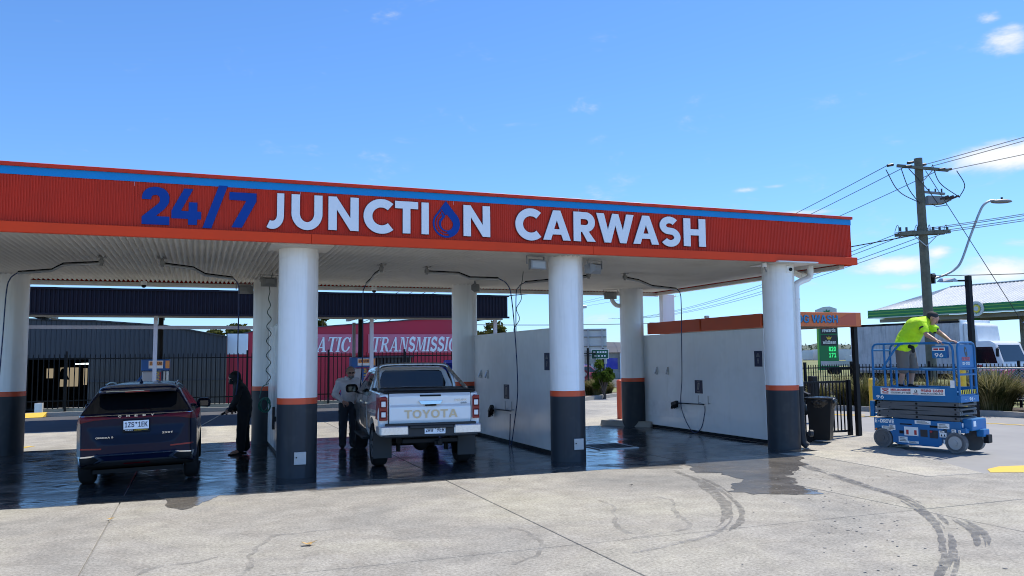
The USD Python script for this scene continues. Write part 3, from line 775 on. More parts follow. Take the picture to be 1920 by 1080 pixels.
drop = outer.difference(inner).difference(gaps).difference(LineString([(3.76, 4.40), (3.86, 4.26)]).buffer(.008))
obj('drop_logo', MB().poly(drop, .006, (0, YF - .003, 0), (1, 0, 0), (0, 0, 1)), LBLUE, canopy, smooth=False)

# ------------------------------------------------------------------ bay walls
HOOK = MB().box((0, 0, 0), (.03, .03, .2), 0, .003).bar((.0, 0, .09), (-.07, -.02, -.08), .02, .035)


def sign_plate(parent, x, y, z, w, h, kind):
    p = obj('sign_plate', MB().span((x - .008, y - w / 2, z - h / 2), (x, y + w / 2, z + h / 2)), PLATEB, parent, smooth=False)
    g = MB(); o = (x - .009, y, z); r, u = (0, -1, 0), (0, 0, 1)
    if kind == 'token':
        g.poly(unary_union([Point(0, -.02).buffer(.03), shapely.box(-.015, -.1, .015, -.03)]).difference(Point(0, -.015).buffer(.014)), .002, o, r, u)
        for k in range(3):
            g.poly(shapely.box(-.06 + .015 * k, .05 + .025 * k, .06 - .015 * k, .065 + .025 * k), .002, o, r, u)
    else:
        g.poly(Polygon([(-.03, .1), (.05, .1), (.01, -.07), (-.06, -.07)]).difference(Polygon([(-.0, .07), (.02, .07), (-.01, -.04), (-.03, -.04)])), .002, o, r, u)
        g.poly(shapely.box(-.06, -.13, .05, -.115), .002, o, r, u).poly(shapely.box(-.06, .125, .06, .135), .002, o, r, u)
    obj('sign_symbol', g, GREYP, p, smooth=False)


def bay_wall(x, y0, y1, h, label, plates=True, t=.1):
    w = thing('partition_wall', label, 'wall', (0, 0, 0))
    n = max(1, round((y1 - y0) / 1.2))
    for k in range(n):
        a, b = y0 + (y1 - y0) * k / n, y0 + (y1 - y0) * (k + 1) / n
        obj('panel', MB().span((x, a + .0012, .07), (x + t, b - .0012, h), .002), PANEL, w, smooth=False)
    obj('base_channel', MB().span((x + .01, y0, -.01), (x + t - .01, y1, .07)), BLACK, w, smooth=False)
    obj('cap_channel', MB().span((x - .006, y0, h), (x + t + .006, y1, h + .025), .003), PANEL, w, smooth=False)
    if plates:
        for yy in (y0 + (4.4 if x > 8 else 4.2), y0 + (3.85 if x > 8 else 3.72)):
            q = HOOK.mesh(); q.apply_translation((x - .02, yy, 1.5))
            obj('mat_clip', q, STEEL, w, smooth=False)
        sign_plate(w, x, y0 + 2.5, 1.13, .32, .32, 'tool')
        sign_plate(w, x, y0 + .2, 1.8, .26, .34, 'token')
        for dy in (2.05, 2.45):
            obj('brush_hook', MB().bar((x, y0 + dy, .75), (x - .06, y0 + dy, .75), .015).bar((x - .055, y0 + dy, .73), (x - .055, y0 + dy, .93), .015), GALV, w, smooth=False)
    return w


wr = bay_wall(11.36, 14.44, 19.66, 2.43, 'white panel wash bay wall at the right, beside the orange dog wash boxes')
wm = bay_wall(6.43, 14.62, 19.4, 2.43, 'white panel wash bay wall to the right of the white ute')
wl = bay_wall(1.47, 14.25, 19.3, 2.6, 'white panel wash bay wall almost edge on behind the left column', False)
obj('wash_stain', MB().span((11.357, 17.6, .32), (11.3585, 19.4, .72)), mat('foam_mark', (.78, .79, .8), .3, dirt=.2), wr, smooth=False)


# ------------------------------------------------------------------ wash booms, hoses, brushes
def boom(p, label, parts_z=None):
    """p: pivot, then the elbows of the arm and its tip."""
    b = thing('wash_boom', label, 'boom')
    p = np.array(p, float)
    obj('pivot_bracket', MB().cyl(p[0] + [0, 0, .14], p[0] + [0, 0, -.04], .028, 12).box(p[0] + [0, 0, .115], (.16, .12, .02), 0, .004).box(p[0] + [0, 0, .03], (.08, .08, .07), 0, .006), GREYP, b)
    pts = []
    for a, c in zip(p, p[1:]):
        pts += [a + (c - a) * t for t in np.linspace(0, 1, 4)[:-1]]
    pts.append(p[-1])
    obj('arm', MB().tube(pts, .019, 8), GALV, b)
    obj('arm_hose', MB().tube(np.array(pts) + [0, 0, .035], .013, 8), RUBBER, b)
    return b


def hose(pts, label, m=HOSEB, r=.011, cat='hose', n=14, name='hose'):
    return obj(name, MB().tube(bez(*pts, n=n), r, 7), m, label=label, cat=cat)


boom([(-1.65, 15.88, 3.62), (-2.25, 15.95, 3.58), (-2.45, 16.05, 3.48), (-3.0, 16.3, 3.45)], 'grey swing boom at the far left with its arm towards the left column')
boom([(-.66, 15.8, 3.62), (-.14, 15.98, 3.58), (.07, 16.15, 3.48), (.57, 16.4, 3.45)], 'grey swing boom over the navy car reaching towards the person in black')
boom([(3.3, 15.71, 3.62), (3.27, 16.2, 3.58), (3.25, 16.5, 3.5), (3.25, 17.0, 3.46)], 'short looking swing boom pointing away above the white ute')
boom([(4.26, 15.87, 3.62), (4.86, 15.62, 3.58), (5.05, 15.48, 3.48), (5.57, 15.22, 3.45)], 'swing boom over the ute with its arm towards the middle column')
boom([(7.87, 15.81, 3.62), (7.45, 16.4, 3.6), (6.91, 17.11, 3.58)], 'swing boom partly hidden behind the middle front column')
boom([(8.83, 15.93, 3.62), (9.25, 16.05, 3.58), (9.75, 16.3, 3.48), (10.52, 16.5, 3.45)], 'swing boom above the empty right bay')
hose([(-3.0, 16.3, 3.47), (-3.12, 16.32, 3.35), (-3.17, 16.33, 3.1), (-3.2, 16.33, 2.2), (-3.24, 16.3, 1.2), (-3.3, 16.2, .6), (-3.4, 16.1, .3)], 'blue black wash hose hanging in front of the left rear column')
hose([(.57, 16.4, 3.47), (.66, 16.43, 3.36), (.69, 16.5, 3.1), (.70, 16.9, 2.1), (.72, 17.1, 1.5), (.66, 17.35, 1.05), (.52, 17.3, .92)], 'wash hose hanging to the hands of the person in black')
hose([(3.25, 17.0, 3.48), (3.22, 17.08, 3.38), (3.2, 17.1, 3.2), (3.2, 17.1, 2.0), (3.16, 17.2, 1.2), (3.1, 17.25, .6)], 'wash hose hanging between the red building sign and the ute')
hose([(5.57, 15.22, 3.47), (5.72, 15.16, 3.36), (5.80, 15.12, 3.1), (5.95, 15.3, 2.2), (6.1, 15.6, 1.2), (6.25, 16.2, .5), (6.3, 16.5, .06), (6.33, 16.7, .03), (6.36, 16.75, .3), (6.36, 16.72, .66)], 'wash hose hanging along the wall beside the ute down to the brush')
hose([(6.91, 17.11, 3.6), (6.79, 17.2, 3.5), (6.73, 17.25, 3.2), (6.73, 17.25, 1.4), (6.75, 17.2, .5)], 'thin hose hanging behind the wall to the right of the ute')
hose([(10.52, 16.5, 3.47), (10.65, 16.55, 3.38), (10.71, 16.6, 3.1), (10.85, 16.85, 2.2), (11.05, 17.2, 1.3), (11.27, 17.62, .72), (11.29, 17.5, .35), (11.29, 17.15, .03), (11.29, 16.8, .14), (11.29, 16.63, .5), (11.29, 16.61, .68)], 'wash hose looping down the right bay wall to its brush')


def brush(x, y, z, label, tilt):
    b = thing('foam_brush', label, 'brush')
    obj('handle', MB().cyl((x, y - 1.18, z + .02), (x, y, z), .014, 8), PLASTIC, b)
    hd = chbox((.09, .24, .09), .015); hv = np.array(hd.vertices)
    k, s = math.cos(tilt), math.sin(tilt); hv = np.stack([hv[:, 0], hv[:, 1] * k - hv[:, 2] * s, hv[:, 1] * s + hv[:, 2] * k], 1)
    obj('brush_head', MB().add(hv + [x - .01, y + .1, z - .01], hd.faces), PLASTIC, b, smooth=False)
    q = MB()
    for a in np.linspace(-.1, .1, 9):
        for c in (-.03, 0, .03):
            p0 = np.array([x - .01 + c, y + .1 + a * k, z - .04 + a * s]); q.bar(p0, p0 + [R.uniform(-.02, .02), -s * .09 * -1 * .3, -.09], .018)
    obj('bristles', q, BLACK, b, smooth=False)


brush(11.29, 17.82, .70, 'black foam brush hung on the right bay wall', -.25)
brush(6.36, 17.86, .71, 'black foam brush hung on the wall beside the ute', -.7)

# coiled air hoses
t = np.linspace(0, 1, 220)
cp = np.stack([1.36 + .045 * np.sin(t * 42) * np.clip(t * 3, 0, 1), 17.9 + .05 * np.cos(t * 42), 3.45 - t * 2.05], 1)
obj('coiled_hose', MB().tube(np.vstack([[(1.42, 17.9, 3.75)], cp]), .009, 6), mat('cable_dark_green', (.012, .05, .045), .45), label='dark green wavy air line hanging beside the left front column', cat='hose')
a = np.linspace(0, 6 * 2 * np.pi, 150)
cp = np.stack([1.30 + .1 * np.cos(a) + .03 * np.sin(a * .37), 18.0 + .03 * np.sin(a * .21), .95 + .14 * np.sin(a) + .02 * np.cos(a * .6)], 1)
obj('hose_bundle', MB().tube(cp, .009, 6).tube(bez((1.37, 17.9, 1.4), (1.25, 18.0, 1.32), (1.2, 18.0, 1.1), n=8), .009, 6), HOSEG, label='bundle of green hose hung beside the left bay wall', cat='hose')
obj('lance_holder', MB().box((1.42, 17.2, .72), (.05, .07, .45), 0, .008).box((1.45, 17.2, .7), (.08, .05, .1), 0, .008), PLASTIC, label='black lance holder on the left bay wall', cat='holder', smooth=False)
obj('coiled_hose', MB().tube(np.stack([6.5 + .05 * np.sin(t * 18) * np.clip(t * 2 - .2, 0, 1), 16.2 + .5 * t, 3.75 - t * 1.3], 1), .008, 6), mat('cable_dark_green', (0, 0, 0)), label='wavy air line hanging above the wall beside the ute', cat='hose')


# ------------------------------------------------------------------ lights and cameras under the canopy
def floodlight(loc, rz, label, up=.15):
    f = thing('floodlight', label, 'floodlight', loc, rz)
    b = Manifold.hull_points(np.array([(sx * w, y, z) for (y, w, z0, z1) in ((-.1, .17, -.09, .07), (.02, .14, -.1, .1), (.09, .08, -.04, .06)) for sx in (-1, 1) for z in (z0, z1)], np.float32))
    obj('housing', MB().add(b), GREYP, f, smooth=20)
    obj('lens', MB().box((0, -.103, -.01), (.29, .008, .12), 0, .003), LENS, f, smooth=False)
    obj('bracket', MB().bar((-.19, 0, 0), (-.19, 0, up), .012, .03).bar((.19, 0, 0), (.19, 0, up), .012, .03).bar((-.196, 0, up), (.196, 0, up), .03, .012), GREYP, f, smooth=False)
    return f


floodlight((5.62, 13.42, 3.55), .25, 'grey floodlight tilted, left of the middle front column')
floodlight((6.85, 13.5, 3.52), math.pi + .35, 'grey floodlight seen from behind, right of the middle front column')
floodlight((10.25, 19.3, 3.52), math.pi * .85, 'floodlight beside the right rear column')
floodlight((6.1, 18.3, 3.55), 1.2, 'floodlight on the middle rear column')
floodlight((.93, 19.4, 3.5), math.pi * .9, 'floodlight above the person in black')
floodlight((1.36, 17.95, 3.55), math.pi, 'wide floodlight beside the left front column')


def dome_camera(loc, label):
    c = thing('security_camera', label, 'camera', loc)
    obj('mount', MB().cyl((0, 0, 0), (0, 0, .09), .065, 18), CWHITE, c)
    s = trimesh.creation.icosphere(2, .052); s.vertices[:, 2] -= .01
    obj('dome', MB().add(s), BLACK, c, smooth=True)


dome_camera((-1.2, 19.9, 3.6), 'small dome camera under the rear canopy edge above the navy car')
dome_camera((4.04, 20.1, 3.6), 'small dome camera under the rear canopy edge above the ute')
c = thing('security_camera', 'white camera with a black eye on top of the right front column', 'camera', (11.1, 13.26, 3.6))
obj('mount', MB().box((0, 0, .01), (.11, .06, .15), 0, .015), CWHITE, c, smooth=False)
obj('lens', MB().cyl((.03, -.055, 0), (.03, -.02, 0), .035, 16), BLACK, c)
c = thing('security_camera', 'small white camera under the soffit left of the right front column', 'camera', (10.55, 13.3, 3.64))
obj('mount', MB().cyl((0, 0, 0), (0, 0, .08), .05, 14), CWHITE, c)
obj('arm', MB().bar((0, 0, 0), (.05, .0, -.1), .02), GREYP, c, smooth=False)
c = thing('security_camera', 'white bracket and camera under the right canopy corner', 'camera', (12.25, 14.3, 3.58))
obj('housing', MB().bar((-.15, 0, .1), (.12, 0, 0), .1, .09), CWHITE, c, smooth=False)
obj('hood', MB().bar((.05, 0, .05), (.18, 0, .0), .12, .11), CWHITE, c, smooth=False)

# drain, wheel stop, bollards
d = thing('drain_grate', 'dark steel drain grate in the wet floor of the right bay', 'grate', (8.05, 15.4, .006))
obj('frame', MB().span((-.45, -.5, -.004), (.45, -.46, .012)).span((-.45, .46, -.004), (.45, .5, .012)).span((-.45, -.46, -.004), (-.41, .46, .012)).span((.41, -.46, -.004), (.45, .46, .012)), GALV, d, smooth=False)
for k in range(14):
    obj('bar', MB().span((-.41, -.45 + k * .066, -.003), (.41, -.42 + k * .066, .008)), BLACK, d, smooth=False)
w = Polygon([(-.14, 0), (.14, 0), (.07, .14), (-.07, .14)])
obj('wheel_stop', MB().poly(w, 1.5, (10.5, 20.4, 0), (.82, .57, 0), (0, 0, 1)), KERBM, label='concrete wheel stop beyond the right bay behind the rear column', cat='wheel stop', smooth=False)
obj('bollard', MB().cyl((12.0, 22.15, -.05), (12.0, 22.15, 1.15), .085, 20).cyl((12.0, 22.15, 1.15), (12.0, 22.15, 1.19), .085, 20, .05), BOLL, label='orange red steel bollard beyond the right bay', cat='bollard')
obj('bollard', MB().cyl((19.35, 19.55, -.05), (19.35, 19.55, 1.1), .08, 20).cyl((19.35, 19.55, 1.1), (19.35, 19.55, 1.13), .08, 20, .05), YELLOW, label='yellow bollard just left of the scissor lift', cat='bollard')
obj('bollard', MB().cyl((20.4, 17.2, -.05), (20.4, 17.2, 1.45), .09, 20).cyl((20.4, 17.2, 1.45), (20.4, 17.2, 1.48), .09, 20, .06), YELLOW, label='yellow bollard seen through the lift rails', cat='bollard')

# ================================================================== BEHIND: VACUUM CANOPY, FENCE, SHEDS
vc = thing('vacuum_canopy', 'dark navy ribbed canopy over the vacuum bays behind the car wash', 'canopy')
v, f = ribbed(-4.78, 9.84, 3.30, 3.98, .115, .03)
obj('fascia_panel', (v + [0, 26.1, 0], f), NAVY, vc, smooth=False)
v, f = ribbed(26.1, 31.5, 3.30, 3.98, .115, .03)
for xx in (-4.80, 9.86):
    obj('fascia_panel', (np.stack([np.full(len(v), xx) + v[:, 1] * (-1 if xx > 0 else 1), v[:, 0], v[:, 2]], 1), f), NAVY, vc, smooth=False)
obj('fascia_cap', MB().span((-4.85, 26.02, 3.98), (9.91, 26.14, 4.03)), NAVY, vc, smooth=False)
obj('fascia_trim', MB().span((-4.85, 26.03, 3.24), (9.91, 26.13, 3.30)), NAVY, vc, smooth=False)
obj('roof_sheet', MB().span((-4.75, 26.14, 3.62), (9.8, 31.6, 3.66)), GALV, vc, smooth=False)
PG = mat('post_grey', (.30, .30, .31), .5, var=.1, dirt=.25)
PWH = mat('post_pale', (.46, .48, .52), .45, var=.06)
for x, y, mm in ((-1.24, 26.45, PWH), (5.24, 26.45, PWH), (9.55, 26.5, PWH), (-4.72, 26.3, PG), (-1.3, 31.2, PG), (5.5, 31.2, PG), (9.8, 31.3, PG)):
    obj('post', MB().span((x - .055, y - .055, -.02), (x + .055, y + .055, 3.3)), mm, vc, smooth=False)
for x, y in ((-1.2, 28.9), (5.33, 28.9)):
    obj('vacuum_riser', MB().cyl((x, y, 1.9), (x, y, 3.62), .085, 14), BLACK, vc)
for z, x0, x1 in ((2.86, -4.7, 1.65), (3.2, -4.7, 9.8)):
    obj('beam', MB().span((x0, 26.4, z), (x1, 26.5, z + .1)), PG, vc, smooth=False)
obj('beam_drop', MB().span((1.58, 26.4, 2.96), (1.66, 26.5, 3.2)), PG, vc, smooth=False)
for x in (-4.6, -1.24, 5.3, 9.6):
    obj('rafter', MB().span((x - .06, 26.5, 3.36), (x + .06, 31.5, 3.56)), PG, vc, smooth=False)

VB, VO = mat('vacuum_blue', (.012, .09, .28), .4, var=.1), mat('vacuum_orange', (.75, .3, .08), .5)
VG = mat('vacuum_grey', (.42, .40, .39), .45, var=.1)


def vacuum(loc, rz, label):
    q = thing('vacuum_machine', label, 'vacuum', loc, rz)
    obj('plinth', MB().box((0, 0, .08), (1.0, .6, .2), 0, .02), KERBM, q, smooth=False)
    c = obj('cabinet', MB().box((-.22, 0, .88), (.34, .4, 1.42), 0, .03), VG, q, smooth=False)
    obj('door', MB().box((-.22, -.205, .95), (.26, .02, .5), 0, .006), STEEL, c, smooth=False)
    obj('centre_panel', MB().box((.06, 0, .88), (.2, .36, 1.4), 0, .01), VB, q, smooth=False)
    g = letters('VACUUM', b'Bold')
    obj('lettering', MB().poly(fit(g, 0, .62, 0, .1), .004, (.12, -.183, .95), (0, 0, 1), (-1, 0, 0)), YELLOW, q, smooth=False)
    obj('red_strip', MB().span((.125, -.19, .2), (.165, -.178, 1.56)), DECALR, q, smooth=False)
    for x in (.24, .34):
        obj('canister', MB().cyl((x, 0, .2), (x, 0, 1.58), .05, 14), STEEL, q)
    h = obj('head_box', MB().box((0, 0, 1.79), (.84, .46, .36), 0, .02), VB, q, smooth=False)
    obj('head_sign', MB().span((-.2, -.236, 1.68), (.22, -.231, 1.92)), DECAL, h, smooth=False)
    obj('head_sign_band', MB().span((-.18, -.239, 1.77), (.2, -.2362, 1.90)), VO, h, smooth=False)
    obj('head_sign_text', MB().poly(fit(letters('VACUUM', b'Bold'), -.16, .18, 1.79, 1.88), .002, (0, -.2392, 0), (1, 0, 0), (0, 0, 1)), PLATEB, h, smooth=False)
    obj('side_sign', MB().span((.29, -.236, 1.68), (.41, -.231, 1.92)), VO, h, smooth=False)
    obj('suction_hose', MB().tube(bez((-.38, -.1, 1.45), (-.55, -.15, 1.2), (-.75, -.18, .7), (-.5, -.2, .3), (-.42, -.22, .9), n=10), .035, 8), VB, q)
    return q


vacuum((-1.3, 28.5, 0), 0, 'blue topped vacuum machine behind the navy car')
vacuum((5.32, 28.5, 0), 0, 'blue topped vacuum machine behind the man in the white shirt')


def palisade(name, p, q, label, pitch=.12, h=1.75, z0=.12, rails=(.25, 1.5), posts=2.4, top=True, cat='fence', group=None, w=.028, ph=None):
    """A fence of upright bars from p to q: rails, posts and every bar a part."""
    fn = thing(name, label, cat, (*p, 0), math.atan2(q[1] - p[1], q[0] - p[0]), group)
    L = math.dist(p, q)
    for r in rails:
        obj('rail', MB().span((0, -.02, r), (L, .02, r + .045)), BLACK, fn, smooth=False)
    n = max(1, round(L / posts))
    for k in range(n + 1):
        o = obj('post', MB().span((L * k / n - .04, -.045, -.05), (L * k / n + .04, .045, (ph or h + .1))), BLACK, fn, smooth=False)
    n = int(L / pitch)
    for k in range(n):
        x = (k + .5) * L / n
        obj('picket', MB().span((x - w / 2, -.034, z0), (x + w / 2, -.021, h - .05)).add(np.array([[x - w / 2, -.034, h - .05], [x + w / 2, -.034, h - .05], [x + w / 2, -.021, h - .05], [x - w / 2, -.021, h - .05], [x, -.027, h]]), np.array([[0, 1, 4], [1, 2, 4], [2, 3, 4], [3, 0, 4]])) if top
            else MB().span((x - w / 2, -.012, z0), (x + w / 2, .012, h)), BLACK, fn, smooth=False)
    return fn


palisade('palisade_fence', (-8.2, 35.9), (11.95, 35.9), 'long black palisade fence in front of the grey shed and red building', .178, 2.24, .12, (.4, 2.02), 3.36, w=.034, ph=2.34)
obj('retaining_wall', MB().span((-5.6, 36.0, -.1), (12.5, 36.22, .14)), KERBM, label='low concrete plinth wall under the palisade fence', cat='wall', smooth=False)
obj('gate_stub', MB().span((-5.85, 35.75, -.1), (-5.6, 36.05, .36)), CWHITE, label='short white post at the end of the low plinth wall', cat='post', smooth=False)
# large grey shed with a rolled-up door
sh = thing('grey_shed', 'big dark grey corrugated shed with an open doorway behind the black fence', 'shed')


def shedtop(x):
    return np.interp(x, [-14, -7.5, -4.2, -1.44, 1.15], [3.4, 3.74, 3.66, 3.47, 2.98])


v, f = ribbed(-14, 1.14, 2.1, shedtop, .19, .03, 'rib')
obj('wall_cladding', (v + [0, 39.0, 0], f), SHED, sh, smooth=False)
for a, b in ((-14, -6.75), (-4.42, 1.14)):
    v, f = ribbed(a, b, -.1, 2.1, .19, .03, 'rib')
    obj('lower_cladding', (v + [0, 39.0, 0], f), SHEDLOW if a > -10 else SHED, sh, smooth=False)
obj('flashing', MB().span((-4.42, 38.955, 1.05), (1.14, 38.97, 1.12)), SHED, sh, smooth=False)
obj('roof', MB().poly([(-14, 3.4), (-7.5, 3.74), (-4.2, 3.66), (-1.44, 3.47), (1.16, 2.98), (1.16, 3.02), (-1.44, 3.52), (-4.2, 3.71), (-7.5, 3.79), (-14, 3.45)], -14.0, (0, 38.9, 0), (1, 0, 0), (0, 0, 1)), SHED, sh, smooth=False)
obj('interior', MB().span((-8, 46, -.1), (-2, 46.1, 2.9)).span((-8, 39.2, 2.6), (-2, 46, 2.7)).span((-8.1, 39.2, -.1), (-8, 46, 2.7)).span((-2, 39.2, -.1), (-1.9, 46, 2.7)).span((-8, 39.2, -.1), (-2, 46, -.02)), DARKIN, sh, smooth=False)
for a, b, z0, z1 in ((-7.05, -6.72, 1.15, 1.62), (-6.45, -5.65, .72, 1.66), (-5.42, -5.25, .78, 1.62)):
    obj('rear_window', MB().span((a, 45.95, z0), (b, 45.98, z1)), WINLIT, sh, smooth=False)
obj('strip_lamp', MB().span((-5.2, 41.0, 1.80), (-4.42, 41.1, 1.88)), TUBE, sh, smooth=False)
obj('hanging_coat', MB().add(Manifold.hull_points(np.array([(-6.5 + a, 45.6 + b, c) for a, b, c in ((.15, 0, 1.62), (.25, .1, 1.64), (.05, 0, 1.1), (.5, .1, 1.05), (.3, 0, 1.5), (.0, .1, 1.2))], np.float32))), BLACKC, label='dark coat hanging against the lit window inside the shed', cat='coat')
no = thing('notice_sign', 'dark blue notice with round prohibition symbols on the fence at far left', 'sign', (-6.5, 35.8, 0))
obj('board', MB().span((-.28, -.03, 1.45), (.24, -.01, 2.1)), PLATEB, no, smooth=False)
for k in (-.12, .08):
    obj('symbol', MB().poly(Point(k, 1.68).buffer(.07).difference(Point(k, 1.68).buffer(.05)), .004, (0, -.034, 0), (1, 0, 0), (0, 0, 1)), DECALR, no, smooth=False)
for z in (1.98, 1.90, 1.83):
    obj('text_line', MB().span((-.2, -.033, z), (.16, -.0302, z + .035)), LENS, no, smooth=False)
obj('loading_ramp', MB().add(Manifold.hull_points(np.array([(-7.2, 32.3, 0), (-5.0, 33.05, 0), (-5.0, 33.05, .16), (-7.2, 32.3, .10), (-5.1, 32.75, .0), (-7.1, 31.95, 0)], np.float32))), YELLOW, label='yellow painted ramp edge on the kerb at far left', cat='ramp', smooth=False)

# red painted workshop with its sign
rb = thing('red_workshop', 'long crimson painted workshop with white AUTOMATIC TRANSMISSIONS sign behind the fence', 'building')
top = [(1.16, 2.95), (2.45, 3.28), (5.35, 3.46), (10.05, 3.83), (12.2, 3.9), (13.2, 3.8)]
obj('wall', MB().poly([(1.16, -.1), (7.9, -.1), (7.9, 2.04), (9.85, 2.04), (9.85, -.1), (13.2, -.1)] + top[::-1], -.25, (0, 39.5, 0), (1, 0, 0), (0, 0, 1)), REDW, rb, smooth=False)
obj('side_wall', MB().span((12.95, 39.76, -.1), (13.2, 52, 3.8)), REDW, rb, smooth=False)
obj('parapet_cap', MB().poly([(a, b + .002) for a, b in top] + [(a, b + .05) for a, b in top[::-1]], -.32, (0, 39.46, 0), (1, 0, 0), (0, 0, 1)), SHED, rb, smooth=False)
for z in np.arange(.25, 2.2, .2):
    obj('brick_course', MB().span((1.17, 39.494, z), (7.88, 39.4995, z + .17)).span((9.87, 39.494, z), (13.19, 39.4995, z + .17)), REDW, rb, smooth=False)
obj('doorway', MB().span((7.9, 40.2, -.1), (9.85, 40.25, 2.04)), DARKIN, rb, smooth=False)
for k in range(11):
    obj('door_slat', MB().span((7.95 + k * .175, 39.62, .0), (8.06 + k * .175, 39.66, 2.0)), SHED, rb, smooth=False)
obj('door_head', MB().span((7.85, 39.4, 1.98), (9.9, 39.49, 2.08)), SHED, rb, smooth=False)
obj('white_board', MB().span((1.18, 39.44, 2.2), (2.08, 39.49, 3.14)), WALLW, rb, smooth=False)
obj('sign_board', MB().span((2.6, 39.45, 2.20), (7.4, 39.49, 3.12)), PINK, rb, smooth=False)
obj('sign_board', MB().span((7.65, 39.45, 2.20), (13.0, 39.49, 3.12)), PINK, rb, smooth=False)


def slab_serif(ch):
    """A sloping slab-serif capital, 1 tall."""
    t, h, sf = .2, .075, .08

    def stem(x, w=t):
        return [shapely.box(x, 0, x + w, 1), shapely.box(x - sf, 0, x + w + sf, h), shapely.box(x - sf, 1 - h, x + w + sf, 1)]
    if ch == 'I':
        p, w = stem(.08), .36
    elif ch == 'T':
        p, w = stem(.3) + [shapely.box(.0, 1 - h, .8, 1), shapely.box(0, .72, .06, 1), shapely.box(.74, .72, .8, 1)], .8
    elif ch == 'A':
        p, w = [Polygon([(.06, 0), (.4, 1), (.48, 1), (.17, 0)]), Polygon([(.36, 1), (.52, 1), (.84, 0), (.6, 0)]), shapely.box(.22, .26, .68, .34), shapely.box(-.02, 0, .27, h), shapely.box(.5, 0, .94, h)], .92
    elif ch == 'U':
        p, w = [shapely.box(.08, .3, .28, 1), shapely.box(0, 1 - h, .38, 1), shapely.box(.64, .3, .72, 1), shapely.box(.55, 1 - h, .82, 1), LineString(arc(.41, .33, .26, .26, 180, 360)).buffer(.075)], .82
    elif ch == 'M':
        p, w = [shapely.box(.1, 0, .17, 1), shapely.box(0, 0, .28, h), shapely.box(0, 1 - h, .28, 1), Polygon([(.1, 1), (.34, 1), (.6, .1), (.5, .05)]), Polygon([(.5, .05), (.58, .05), (.86, 1), (.78, 1)]), *stem(.8)], 1.08
    elif ch == 'N':
        p, w = [shapely.box(.1, 0, .17, 1), shapely.box(0, 0, .28, h), shapely.box(0, 1 - h, .28, 1), Polygon([(.1, 1), (.34, 1), (.78, 0), (.66, 0)]), shapely.box(.7, 0, .78, 1), shapely.box(.6, 1 - h, .88, 1)], .88
    elif ch == 'C':
        p, w = [Point(.45, .5).buffer(1).intersection(affinity.scale(Point(.45, .5).buffer(.5, 24), .88, 1)).difference(affinity.scale(Point(.47, .5).buffer(.42, 24), .55, 1)).difference(shapely.box(.6, .36, 1, .66)), shapely.box(.72, .66, .8, .98)], .86
    elif ch == 'O':
        p, w = [affinity.scale(Point(.45, .5).buffer(.5, 24), .88, 1).difference(affinity.scale(Point(.45, .5).buffer(.42, 24), .55, 1))], .9
    elif ch == 'R':
        p, w = stem(.08) + [LineString(np.vstack([[(.2, .95)], arc(.42, .73, .22, .22, 90, -90), [(.2, .5)]])).buffer(.055), shapely.box(.56, .6, .72, .86), Polygon([(.36, .48), (.56, .48), (.82, .1), (.92, .0), (.7, 0), (.6, .06)])], .9
    else:
        p, w = [LineString(np.vstack([arc(.34, .73, .22, .21, 25, 250, 20), arc(.38, .27, .24, .21, 80, -155, 20)])).buffer(.095), shapely.box(.55, .7, .63, .98), shapely.box(.06, .02, .14, .3)], .72
    g = unary_union(p)
    return affinity.skew(g, xs=14, origin=(0, 0)), w


def line(words, x0, x1, z0, z1, y):
    gs, x = [], 0
    for ch in words:
        g, w = slab_serif(ch); gs.append(affinity.translate(g, x, 0)); x += w + .06
    for g in gs:
        k = (x1 - x0) / x
        g = affinity.affine_transform(g, [k, 0, 0, z1 - z0, x0, z0])
        obj('sign_letter', MB().poly(g, .012, (0, y, 0), (1, 0, 0), (0, 0, 1)), WALLW, rb, smooth=False)


line('AUTOMATIC', 2.75, 6.75, 2.27, 2.98, 39.438)
line('TRANSMISSIONS', 7.8, 12.95, 2.27, 2.98, 39.438)


# ------------------------------------------------------------------ trees and tussocks
def leaves(pts, size, rng, flatness=.3):
    """Many leaf-sized faces, one at each point."""
    n = len(pts); a = rng.normal(size=(n, 3)); a[:, 2] *= flatness + .4; a /= np.linalg.norm(a, axis=1, keepdims=True)
    b = np.cross(a, rng.normal(size=(n, 3))); b /= np.linalg.norm(b, axis=1, keepdims=True)
    s = size * rng.uniform(.6, 1.4, (n, 1))
    v = np.stack([pts - a * s, pts + b * s * .45, pts + a * s, pts - b * s * .45], 1).reshape(-1, 3)
    k = np.arange(n)[:, None] * 4
    return v, np.vstack([k + [0, 1, 2], k + [0, 2, 3]])


